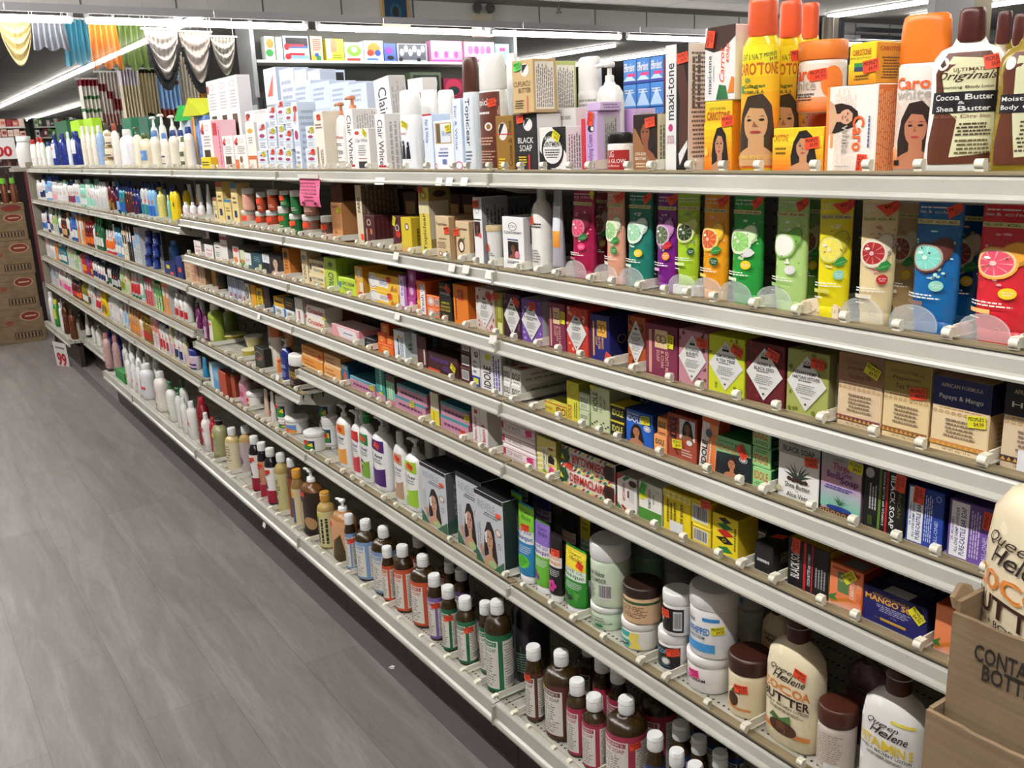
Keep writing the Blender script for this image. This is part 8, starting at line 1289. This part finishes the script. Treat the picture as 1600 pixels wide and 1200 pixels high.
# ------------------------------------------------------------------ floor, ceiling, walls
def slab(name, x0, y0, z0, x1, y1, z1, m): mb = MB(); mb.box(x0, y0, z0, x1, y1, z1, m); return struct(name, mb)
slab('floor', -8, -4, -.05, 24, 50, 0, FLOOR)
slab('trim_20', -.052, -4, .0, .0, 8.4, .0012, mat('4f4a4c', .6))
CZ = 3.2
slab('ceiling', -8, -4, CZ, 24, 50, CZ+.05, TILE)
slab('wall_back', -8, 49.9, 0, 24, 50, CZ, mat('b8b4ac', .7)); slab('wall_left', -8, -4, 0, -7.9, 50, CZ, mat('b8b4ac', .7)); slab('wall_right', 23.9, -4, 0, 24, 50, CZ, mat('a8a49c', .7)); slab('wall_front', -8, -4, 0, 24, -3.9, CZ, mat('b8b4ac', .7))
YB_ = 10.9
# bulkhead of white panels with the valance carrying the tubes
slab('trim_21', -7.8, YB_, 2.93, 23, YB_+.08, CZ, mat('dcdad6', .6))
mb = MB(); x = -7.6
while x < 23: mb.box(x, YB_-.006, 2.94, x+.018, YB_, CZ, mat('77757a', .6)); x += .96
struct('trim_22', mb)
VM = mat('b2b1b5', .35, .2)
mb = MB()
for x0 in range(-8, 22, 2):
    mb.box(x0+.3, YB_-.34, 2.93, x0+2.29, YB_, 2.945, VM); mb.box(x0+.3, YB_-.35, 2.87, x0+2.29, YB_-.34, 2.95, VM)
struct('trim_23', mb)
def GLOW(s): return mat('fffcf8', .5, emit=s, noise=0, name='fluorescent_glow')
jx = [onY(q, y_, YB_-.3).x for q, y_ in ((122, 25), (488, 48), (762, 60), (975, 72))]
pts = [jx[0]-2.4*1.02*k for k in (2, 1)]+jx+[jx[3]+2.25*k for k in (1, 2, 3)]
for i, (a, b) in enumerate(zip(pts, pts[1:])):
    t = link('fluorescent_tube', None, loc=((a+b)/2, YB_-.3, 0)); zt = 2.812
    mb = MB(); L_ = (b-a)/2-.075; mb.tube([(-L_, 0, zt), (L_, 0, zt)], .034, GLOW(VALANCE_GLOW), 10); link('glass_tube', mb.mesh('g'), t)  # radius widened so the tube shape takes in its glow
    for s in (-1, 1):
        mb = MB(); mb.box(s*L_-.025, -.02, zt-.022, s*L_+.025, .02, zt+.12, mat('c8c8c8', .3, .6)); link('lamp_holder', mb.mesh('h'), t)
    tag(t, 'glowing fluorescent tube under the front valance, %s from the left' % ('first', 'second', 'third', 'fourth', 'fifth', 'sixth', 'seventh', 'eighth')[i], 'light')
# rows of tubes on the ceiling beyond and above
def tube_row(X, Ya, Yb, z, n, nm, rr=.022, glow=None):
    for i in range(n):
        a = Ya+(Yb-Ya)*i/n; b = Ya+(Yb-Ya)*(i+1)/n; t = link('ceiling_tube', None, loc=(X, (a+b)/2, z)); L_ = (b-a)/2-.05
        mb = MB(); mb.tube([(0, -L_, -.05), (0, L_, -.05)], rr, GLOW(glow or FAR_GLOW), 8); link('glass_tube', mb.mesh('g'), t)
        mb = MB(); mb.box(-.05, -L_, -.02, .05, L_, 0, mat('d8d8d8', .4)); link('fixture_body', mb.mesh('f'), t)
        ow = ('nearest', 'second', 'third', 'fourth', 'fifth', 'sixth', 'seventh', 'eighth', 'ninth', 'tenth', 'eleventh', 'twelfth', 'farthest')[i]
        tag(t, '%s ceiling tube of the %s' % (ow, nm), 'ceiling light', 'ceiling tubes of the '+nm)
tube_row(-1.3, -2.4, 12.6, 2.98, 6, 'row hanging over the aisle', .02, AISLE_GLOW); tube_row(2.75, -2, 5.4, CZ, 3, 'unseen fill row added behind the gondola', .02, REAR_FILL_GLOW); tube_row(7.2, -2, 5.4, CZ, 3, 'unseen fill row added toward the right', .02, REAR_FILL_GLOW)  # both rear rows are unseen, added to brighten the background
tube_row(2.78, 12.5, 38, CZ, 10, 'left row beyond the curtains', .035); tube_row(5.0, 24, 46, CZ, 8, 'middle row beyond the curtains', .04); tube_row(11.2, 14.5, 21, CZ, 2, 'row over the right aisle', .03); tube_row(13.4, 14.5, 20, CZ, 2, 'outer row over the right aisle', .03)
tube_row(11.85, 6.2, 10.2, CZ, 2, 'near row at the upper right', .03); tube_row(13.4, 5.0, 9.8, CZ, 2, 'outermost near row at the upper right', .03)
# ------------------------------------------------------------------ toy wall beyond the gondola
YT = 11.05; zs = onY(560, 95, YT).z; xl = onY(428, 92, YT).x; xr = onY(797, 104, YT).x
mb = MB(); mb.box(xl-.25, YT+.45, .0, xr+.1, YT+.5, 2.9, mat('7a7a74', .7)); o = link('toy_back_panel', mb.mesh('b')); tag(o, 'grey pegboard panel behind the toy shelves', 'panel')
for i, s in enumerate((xl-.27, xr+.06)):
    mb = MB(); mb.box(s, YT-.02, 0, s+.05, YT+.45, 2.92, mat('a2a4a6', .5)); o = link('toy_wall_board', mb.mesh('e')); tag(o, 'tall grey end panel at the %s of the toy shelves' % ('left', 'right')[i], 'panel')
TS = []
for i, z in enumerate((zs, zs-.46, zs-.92, zs-1.4)):
    mb = MB(); mb.box(xl-.21, YT, z-.03, xr+.05, YT+.44, z, mat('d8d8d4', .45)); o = link('toy_shelf', mb.mesh('s')); tag(o, '%s white shelf of the toy wall' % ('upper', 'second', 'third', 'lowest')[i], 'shelf'); TS.append(z)
def toy(x0, x1, yt, yb, c, desc, art=None, lv=0, d=.14, rz=0):
    a, b = onY(x0, (yt+yb)/2, YT+.03), onY(x1, (yt+yb)/2, YT+.03); w_ = (b.x-a.x)*.97; z = TS[lv]; h = min((onY((x0+x1)/2, yt, YT+.03).z-onY((x0+x1)/2, yb, YT+.03).z), .40)
    mb = MB(); m = resolve(c); mb.box(-w_/2, -d/2, 0, w_/2, d/2, h, m); 
    if art: decals(mb, art, w_, h, lambda u, v, e: (-w_/2+u*w_, -d/2-e*6, v*h), .0006)
    o = link('toy_box', mb.mesh('t'), loc=((a.x+b.x)/2, YT+.03+d/2, z+.001)); tag(o, desc+(' on the upper toy shelf' if lv == 0 else ' on the second toy shelf'), 'toy box')
ENG = [('r', .1, .55, .95, .92, '1c1c22'), ('r', .12, .5, .95, .6, '3a6ab0'), ('e', .12, .55, .1, .14, 'c8282c'), ('r', .2, .56, .8, .66, 'd8384a'), ('r', .12, .08, .95, .2, '8ab8e8'), ('r', .2, .2, .8, .3, 'c8282c'), ('e', .15, .15, .12, .12, 'c8282c')]
toy(414, 429, 52, 89, 'e8ece4', 'white and green toy box at the left end', [('e', .5, .7, .4, .2, 'e8882a'), ('e', .4, .3, .4, .16, '3a9a4a')])
toy(431, 441, 52, 88, 'e4ecd4', 'narrow pale toy box', None); toy(442, 483, 51, 89, 'b8c8e0', 'blue and red window box', ENG); toy(485, 504, 53, 91, 'd8b8a4', 'round pack of building blocks', [('e', .2, .12, .2, .12, 'e8b82a'), ('e', .6, .1, .2, .12, '2a8a4a'), ('r', .3, .16, .6, .3, '1f5ab8'), ('l', .1, .4, .9, .9, 6, 'c84a3a')])
toy(509, 537, 57, 91, 'e4e83c', 'lime framed window box', [('r', 0, .1, .3, 1, 'f0ece8'), ('r', .25, .4, .6, .95, 'b8845a'), ('l', .3, .1, .9, .3, 2, '7a8a2a')]); toy(538, 568, 64, 93, 'd8e8c4', 'white and green animal toy box', [('e', .5, .55, .38, .3, '7ac83a'), ('e', .5, .6, .16, .16, 'f4f4f0'), ('r', .1, 0, .8, .14, 'c83a2a')])
toy(569, 599, 62, 94, 'eceef2', 'white box with an orange bear toy', [('e', .5, .6, .34, .3, 'e8882a'), ('e', .3, .4, .18, .16, 'c83a2a'), ('e', .7, .4, .16, .16, '2a4ab8'), ('r', .1, .04, .7, .14, '4a7ac8')]); toy(600, 619, 67, 95, '4a6ab8', 'blue purple toy box', [('e', .4, .6, .3, .2, '8a3aa8'), ('e', .5, .2, .3, .12, '16161c')])
toy(620, 668, 69, 97, 'a8acb4', 'silver and black window box', [('r', .05, .1, .95, .95, '5a5e68')]+[('e', .15+.14*i, .5+.2*(i % 2), .07, .2, 'd8dce4') for i in range(6)]+[('e', .1, .12, .07, .12, '14141a'), ('e', .7, .1, .07, .1, '14141a')])
toy(673, 723, 66, 99, 'f0a8d0', 'pink and white doll box', [('r', .04, .5, .96, .96, 'c8b8dc')]+[('e', .15+.16*i, .35, .06, .16, ('e85aa8', 'f4d8e8')[i % 2]) for i in range(5)]+[('r', 0, 0, 1, .1, 'e85aa8')]); toy(725, 773, 68, 100, 'f0b8d8', 'pink doll house box', [('e', .2+.2*i, .6, .08, .2, ('b878c8', 'e85aa8')[i % 2]) for i in range(4)]+[('r', .0, 0, 1, .12, 'e8489a')]); toy(774, 796, 73, 102, '9ad8d8', 'turquoise doll box', [('e', .4+.2*i, .7, .12, .12, 'd83a8a') for i in range(2)])
toy(420, 452, 108, 150, '6a1c20', 'dark red toy box', [('r', .2, .5, .8, .8, 'c86a5a')], 1); toy(500, 540, 103, 151, 'b8c8e0', 'blue and red window box', ENG, 1); toy(599, 636, 118, 148, '2a2c30', 'dark vehicle toy box', [('r', .1, .3, .9, .5, '8a8e98'), ('e', .2, .2, .1, .12, '5a5e68')], 1); toy(641, 690, 104, 146, '5a6a52', 'green framed window box', [('r', .08, .1, .92, .9, '2a2e30')]+[('e', .2+.15*i, .6, .06, .2, 'b8c0b8') for i in range(5)], 1); toy(693, 724, 118, 150, '8a2a4a', 'round pink fronted toy box', [('e', .5, .55, .44, .42, 'c83a5a'), ('e', .5, .4, .3, .22, '2a3a3c')], 1); toy(556, 596, 122, 150, '3a3c40', 'small dark toy box', None, 1)
# ------------------------------------------------------------------ things on the bulkhead
def onb(x, y): return onY(x, y, YB_-.02)
a, b = onb(598, 48), onb(637, 1); cx = (a.x+b.x)/2; w_ = b.x-a.x; z0 = 2.955; h = .36
fr = link('framed_picture', None, loc=(cx, YB_-.03, z0-.08)); mb = MB(); t = .03
mb.box(-w_/2, -.02, 0, w_/2, .02, t, mat('c9a96a')); mb.box(-w_/2, -.02, h-t, w_/2, .02, h, mat('c9a96a')); mb.box(-w_/2, -.02, t, -w_/2+t, .02, h-t, mat('c9a96a')); mb.box(w_/2-t, -.02, t, w_/2, .02, h-t, mat('c9a96a')); link('picture_frame', mb.mesh('f'), fr)
mb = MB(); mb.box(-w_/2+t, -.005, t, w_/2-t, .01, h-t, mat('17466e')); decals(mb, [('e', .5, .5, .22, .26, '1f6a8a'), ('e', .5, .48, .12, .2, '3a2430')], w_, h, lambda u, v, e: (-w_/2+u*w_, -.005-e*4, v*h), .001); link('picture', mb.mesh('p'), fr); tag(fr, 'small gold framed blue picture hung on the white bulkhead', 'picture')
a = onb(752, 40); em = link('emergency_light', None, loc=(a.x, YB_-.06, 2.93)); mb = MB(); mb.box(-.14, -.05, -.14, .12, .05, .13, mat('c9c0a4', .5)); link('battery_box', mb.mesh('b'), em)
for s in (-1, 1):
    mb = MB(); mb.tube([(s*.1, .02, .22), (s*.1, -.02, .215), (s*.1, -.05, .2)], [.04, .055, .065], mat('8a8a8c', .3, .7), 14); mb.tube([(s*.1, 0, .13), (s*.1, .01, .2)], .012, mat('b8b098'), 8); link('lamp_head', mb.mesh('l'), em)
tag(em, 'beige emergency light with two round lamp heads on the bulkhead', 'emergency light')
a = onY(1088, 30, 10); dm = link('dome_camera', None, loc=(onZ(1088, 26, CZ).x, onZ(1088, 26, CZ).y, CZ)); mb = MB(); mb.loft([(-.1, .03, .03, 2), (-.08, .06, .06, 2), (-.04, .07, .07, 2), (-.001, .075, .075, 2)], mat('1c1c20', .3), 16); link('camera_dome', mb.mesh('d'), dm); tag(dm, 'small black dome camera under the ceiling', 'camera')
a = onZ(873, 8, CZ); sp = link('sprinkler_head', None, loc=(a.x, a.y, CZ)); mb = MB(); mb.tube([(0, 0, -.001), (0, 0, -.08)], .02, mat('8a7a6a', .4, .5), 8); mb.loft([(-.1, .035, .035, 2), (-.085, .035, .035, 2)], mat('8a7a6a', .4, .5), 12); link('sprinkler_body', mb.mesh('s'), sp); tag(sp, 'small metal sprinkler head under the ceiling', 'sprinkler')
# ------------------------------------------------------------------ curtains on display
CN = []
def curtain(x0, x1, yt, yb, Y, c, desc, folds=7, shape='flat', trim=None, amp=.03, bands=None, sheer=False):
    CN.append(1); Y = Y+.17*(len(CN) % 2); a, b = onY(x0, yt, Y), onY(x1, yt, Y); c0 = onY((x0+x1)/2, yb, Y); W_ = b.x-a.x; H_ = (a.z+b.z)/2-c0.z; nx, ny = 48, (36 if shape == 'swag' else 14); mb = MB(); vs = []; ph = random.Random(x0).random()*6
    def bot(u):
        if shape == 'swag': return .3+.7*math.sin(PI*u)**.8
        if shape == 'left': return .55+.45*math.sin(PI*min(1, u*.9+.2))
        if shape == 'hand': return .86+.14*abs(math.sin(PI*u*2.2+1))
        return 1-.02*math.sin(u*19)
    for j in range(ny+1):
        for i in range(nx+1):
            u, v = i/nx, j/ny; sg = (amp if shape != 'swag' else amp*1.3)*math.sin((u*folds*(1-.0*v))*2*PI+ph+(3*abs(u-.5)*v*3 if shape == 'swag' else .6*math.sin(v*3)))
            if shape == 'swag': sg = amp*(.75*math.sin(v*(4.2+.5*math.sin(ph))*2*PI+1.5*abs(u-.5)+ph)*math.sin(PI*u)**.5*min(1, v*3)+.35*math.sin(u*folds*2*PI+ph)*(1-v))
            flare = 1+(.14*v if shape == 'hand' else 0)-(.5*v**1.6 if shape == 'swag' else 0)
            x = (u-.5)*W_*flare if shape != 'swag' else (u-.5)*W_*(1-.12*v)
            vs.append((x, sg-.02*v, -H_*v*bot(u)))
    m = mat(c, .75) if not sheer else mat(c, .7, alpha=.78)
    f = [(j*(nx+1)+i, (j+1)*(nx+1)+i, (j+1)*(nx+1)+i+1, j*(nx+1)+i+1) for j in range(ny) for i in range(nx)]
    if bands:
        fc = {}
        for fi, q in enumerate(f):
            j = fi//nx; i = fi % nx; k = c
            for bd in bands:
                if bd[0] <= j/ny < bd[1] and bd[2] <= i/nx < bd[3]: k = bd[4]
            fc.setdefault(k, []).append(q)
        base = len(mb.v); mb.v += vs
        for k, qs in fc.items():
            s_ = mb.slot(mat(k, .75))
            for q in qs: mb.f.append(tuple(base+z for z in q)); mb.mi.append(s_); mb.sm.append(True)
    else: mb.add(vs, f, m, True)
    o = link('curtain', None, loc=((a.x+b.x)/2, Y, (a.z+b.z)/2)); link('curtain_cloth', mb.mesh('cloth'), o)
    rod = MB(); rod.tube([(-W_/2-.03, 0, .005), (W_/2+.03, 0, .005)], .012, mat('c8c8c4', .4), 8); zt_ = CZ-(a.z+b.z)/2
    for s in (-1, 1): rod.tube([(s*W_*.45, 0, .01), (s*W_*.45, 0, zt_)], .003, mat('c8c8c4', .4), 5)
    link('curtain_rod', rod.mesh('rod'), o)
    if trim:
        tm = MB(); bp = [vs[ny*(nx+1)+i] for i in range(nx+1)]; tm.tube([(x, y-.01, z) for x, y, z in bp], .016, mat(trim, .8), 6)
        for i in range(0, nx+1, 2): x, y, z = bp[i]; tm.tube([(x, y-.01, z), (x, y-.01, z-.05), (x, y-.01, z-.10)], [.006, .012, .018], mat(trim, .8), 6)
        link('tassel_trim', tm.mesh('trim'), o)
    tag(o, desc, 'curtain')
YC_ = 10.76
curtain(-8, 48, 26, 104, YC_, 'd3c493', 'cream draped swag curtain at the far left', 6, 'swag', amp=.05)
curtain(48, 98, 30, 80, YC_+.03, '70727a', 'grey pleated valance left of the turquoise curtain', 6, 'hand')
curtain(96, 138, 30, 105, YC_, '3f9db8', 'turquoise sheer curtain hanging under the tubes', 5, 'hand', sheer=True)
curtain(136, 179, 33, 109, YC_+.02, 'e08a2c', 'orange sheer curtain beside the turquoise one', 5, 'hand', sheer=True)
curtain(177, 222, 36, 111, YC_, '6a8434', 'green sheer curtain beside the orange one', 5, 'hand', sheer=True)
curtain(224, 277, 46, 126, YC_, 'b9b2ac', 'silver grey swag curtain with black tassels, left of two', 8, 'swag', trim='141418', amp=.045)
curtain(278, 327, 50, 132, YC_, 'bab0a8', 'silver grey swag curtain with black tassels, right of two', 8, 'swag', trim='141418', amp=.045)
curtain(328, 366, 58, 118, YC_+.02, 'aaa69c', 'plain grey swag curtain right of the tasselled ones', 7, 'swag', amp=.04)
YD = 11.3
curtain(121, 158, 124, 196, YD, 'e6e2d8', 'white floral curtain with green and red hems', 6, bands=[(0, .08, 0, 1, '8a1c2c'), (.3, .42, .1, .9, '4a7a4a'), (.6, .7, 0, .9, '4a7a4a'), (.9, 1, 0, 1, '6a8a4a')], amp=.04)
curtain(150, 182, 113, 196, YD+.12, 'd8d0c8', 'off-white curtain with a red patterned ruffle', 6, bands=[(.2, .34, 0, .4, '8a3a3a'), (.34, .5, .3, .7, '8a3a3a'), (.5, .66, .6, 1, '8a3a3a'), (.75, .95, 0, .8, 'b89088')], amp=.04)
curtain(174, 196, 108, 194, YD+.24, '5a1420', 'dark maroon curtain behind the floral ones', 4, amp=.04)
curtain(184, 214, 108, 196, YD, 'ded4b8', 'cream ruffled curtain, left of the cream pair', 6, amp=.05, bands=[(0, .25, 0, 1, 'd8d2dc')])
curtain(212, 244, 108, 196, YD+.06, 'e2d6b0', 'cream curtain with dark bows, right of the cream pair', 6, amp=.05, bands=[(.0, .05, .1, .9, '3a3022'), (.78, .83, .3, .6, '2a2418')])
curtain(240, 274, 92, 184, YD+.1, '9cc0e6', 'light blue curtain with a red fruit border', 5, amp=.04, bands=[(.84, 1, 0, 1, '9a4a34'), (.3, .36, .6, 1, '7a4a4a')])
curtain(273, 304, 84, 184, YD, 'ece6d6', 'pale cream lace curtain', 6, amp=.04)
curtain(296, 318, 118, 162, YD+.3, 'e2b04a', 'small yellow gingham curtain', 4, amp=.03, bands=[(k*.25, k*.25+.1, 0, 1, 'f0e0b0') for k in range(4)])
# toys and inflatables above the far goods
def wedge(x, y, s, c, desc, Y=5.2, rz=0):
    P = onY(x, y, Y); mb = MB(); mb.add([(-s, -.05, 0), (s, -.05, 0), (s, .05, 0), (-s, .05, 0), (-s*.2, -.05, s*1.1), (s*.3, .05, s*1.1), (s*1.3, 0, s*.3), (-s*1.2, 0, s*.2)], [(3, 2, 1, 0), (0, 1, 4), (1, 6, 4), (2, 3, 5), (0, 4, 7), (4, 5, 7), (3, 7, 5), (3, 0, 7), (1, 2, 6), (2, 5, 6), (4, 6, 5)], mat(c, .35)); o = link('folded_toy', mb.mesh('w'), loc=(P.x, Y, P.z), rot=(0, 0, rz)); tag(o, desc, 'toy')
def _plinth(x, yt, Y, w_, c, desc):
    P = onY(x, yt, Y); mb = MB(); mb.box(-w_/2, -.04, 0, w_/2, .04, P.z-1.4215, mat(c)); o = link('carton', mb.mesh('pl'), loc=(P.x, Y, 1.421)); tag(o, desc, 'box')
def wedge_on(ref, s, c, desc, rz):
    r = ref[0]; wedge(0, 0, s, c, desc); o = COL.objects['folded_toy'] if 'folded_toy.001' not in COL.objects else COL.objects['folded_toy.001']
    o.location = (r.location.x, r.location.y, ref[2]+.0005); o.rotation_euler = (0, 0, rz)
wedge_on(YW, .062, 'c6cc3a', 'lime yellow folded paper toy lying on the blue patterned carton', -1.2); wedge_on(GW, .06, '3fae52', 'green folded paper toy left of the yellow one', -1.2)
# ------------------------------------------------------------------ shelves and racks in the distance
def rack(x0, x1, yt, yb, Y, c, desc, cells, cols_, d=.5):
    a, b = onY(x0, yt, Y), onY(x1, yb, Y); w_, top, bt = b.x-a.x, a.z, max(b.z, 0); t = link('store_rack', None, loc=((a.x+b.x)/2, Y, 0)); mb = MB(); mb.box(-w_/2, .02, 0, w_/2, d, top, mat(c, .7)); link('rack_body', mb.mesh('r'), t)
    R = random.Random(int(x0*3+yt)); nx, ny = cells; gm = MB()
    for j in range(ny):
        zb = bt+(top-bt)*j/ny; gm.box(-w_/2, -.14, zb, w_/2, .02, zb+.02, mat('c8c8c4', .5))
    link('rack_edges', gm.mesh('e'), t)
    tag(t, desc, 'rack'); ch = (top-bt)/ny; cw = w_/nx
    for j in range(ny):
        for i in range(nx):
            k = R.choice(cols_); mb = MB(); hh = ch*R.uniform(.5, .85); mb.box(-cw*.44, -.1, 0, cw*.44, -.0, hh, mat(k, .6)); 
            mb.box(-cw*.3, -.105, hh*.3, cw*.3, -.1, hh*.7, mat(R.choice(cols_), .6))
            o = link('boxed_goods', mb.mesh('g'), loc=((a.x+b.x)/2-w_/2+cw*(i+.5), Y-.021, bt+ch*j+.021)); tag(o, 'small boxed goods on the %s' % desc.split(' with')[0], 'box', 'goods on the '+desc.split(' with')[0])
rack(-12, 36, 214, 262, 9.7, '2a1c1c', 'dark hair dye rack behind the cartons with faces on the boxes', (6, 2), ['3a1c20', '5a2428', '2a1a1c', '8a6a5a'], .4)
rack(-12, 24, 262, 300, 9.2, '2a1c1c', 'lower hair dye rack behind the cartons with dark boxes', (5, 1), ['3a1c20', '6a3a3c', '2a1a1c'], .3)
rack(50, 122, 184, 215, 16, '3a4a3a', 'wire grid rack beyond the gondola with green and white goods', (11, 2), ['5a8a3a', 'd8d8d4', '8a2a2a', '3a3a3e', 'b8b0a8'])
rack(-14, 40, 186, 216, 13, '6a2a30', 'red bedding rack at the far left with printed packs', (5, 2), ['8a2430', 'd8b0a0', 'c86a5a', 'e0c8bc'])
mb = MB(); P = onY(4, 232, 9.3); mb.box(-.13, -.003, -.09, .1, .003, .09, mat('eceaea')); v, f = textmesh('00', .04); mb.add([(-.06+.13*p, -.004, -.07+.09*q) for p, q in v], f, mat('c2202c')); o = link('price_sign', mb.mesh('s'), loc=(P.x, 9.3, P.z)); tag(o, 'white price sign with red digits at the left edge', 'sign')
# right background
def hang(x0, x1, yt, yb, Y, c, desc):
    a, b = onY(x0, yt, Y), onY(x1, yb, Y); mb = MB(); n = 10; W_, H_ = b.x-a.x, a.z-b.z; vs = []
    for z in (0, -H_*.5, -H_):
        for i in range(n+1): vs.append((W_*(i/n-.5), .06*math.sin(i*1.7), z))
    mb.add(vs, [(j*(n+1)+i, (j+1)*(n+1)+i, (j+1)*(n+1)+i+1, j*(n+1)+i+1) for j in range(2) for i in range(n)], mat(c, .8), True); o = link('hanging_cloth', mb.mesh('h'), loc=((a.x+b.x)/2, Y, a.z)); tag(o, desc, 'cloth')
hang(1270, 1292, 24, 70, 10.2, '2c2a30', 'dark cloth hanging in the distance above the jars'); hang(1288, 1304, 26, 70, 10.0, '8a8276', 'grey beige cloth hanging beside the dark one'); hang(1302, 1314, 26, 60, 10.3, '35343a', 'second dark cloth hanging right of the grey one')
for k, (a, b, y0, y1) in enumerate(((1345, 1425, 42, 52), (1345, 1415, 54, 63))):
    p, q = onY(a, y0, 10.4), onY(b, y1, 10.4); mb = MB(); mb.box(p.x, 10.4, q.z, q.x, 10.5, p.z, mat('3a3a3e', .7)); o = link('wall_rail', mb.mesh('r')); tag(o, 'dark horizontal rail on the far wall, %s of two' % ('upper', 'lower')[k], 'rail')
p, q = onY(1462, 0, 7.0), onY(1520, 40, 7.0); mb = MB(); mb.box(p.x, 7, 1.9, q.x, 7.1, CZ-.01, mat('c8cacc', .5)); o = link('white_column', mb.mesh('c')); tag(o, 'pale column at the upper right behind the orange cap', 'column')
p, q = onY(1521, 0, 7.0), onY(1550, 40, 7.0); mb = MB(); mb.box(p.x+.01, 7.02, 1.9, q.x, 7.12, CZ-.01, mat('b8a878', .5)); o = link('beige_panel', mb.mesh('c')); tag(o, 'beige panel right of the pale column', 'panel')
hang(1580, 1600, 30, 110, 6.4, '3a2a5a', 'dark purple cloth hanging at the right edge')
slab('wall_5', 14.5, 13, 1.8, 23, 13.1, CZ, mat('8e8c8a', .7))
# ------------------------------------------------------------------ labels
ORDW = ['', 'first', 'second', 'third', 'fourth', 'fifth', 'sixth', 'seventh', 'eighth', 'ninth', 'tenth', 'eleventh', 'twelfth', 'thirteenth', 'fourteenth', 'fifteenth', 'sixteenth', 'seventeenth', 'eighteenth', 'nineteenth', 'twentieth']
by = {}
for it in ITEMS: by.setdefault((it[1], it[2]), []).append(it)
for (ds, ph), v in by.items():
    v.sort(key=lambda t: (-t[4], t[0].location.z))
    for i, (o, _, _, cat, _) in enumerate(v):
        o['category'] = {'lotion': 'bottle', 'box': 'box'}.get(cat, cat)
        p = ph
        if len(v) == 1: lb = '%s %s' % (ds, p)
        else: lb = '%s %s, %s from left' % (ds, p, ORDW[i+1] if i < 20 else 'last')
        ws = lb.split()
        if len(ws) > 16: lb = lb.replace('on the ', '', 1) if 'on the ' in lb else lb; ws = lb.split()
        if len(ws) > 16: lb = ' '.join(ws[:16])
        o['label'] = lb
        o['group'] = ('%ss %s' % ({'box': 'cartons', 'bottle': 'bottle', 'lotion': 'lotion bottle', 'soap': 'soap carton'}.get(cat, cat), ph)).replace('cartonss', 'cartons') if len(v) < 3 else (ds+' '+ph)
seen = {}
for o in COL.objects:
    if 'label' in o and o.get('group') and o.name.split('.')[0] not in ('shelf_divider', 'boxed_goods', 'slotted_upright'): seen.setdefault(o['label'], []).append(o)
print('items', len(ITEMS), 'dividers', nd, 'dupes', [(k, len(v)) for k, v in seen.items() if len(v) > 1][:20])
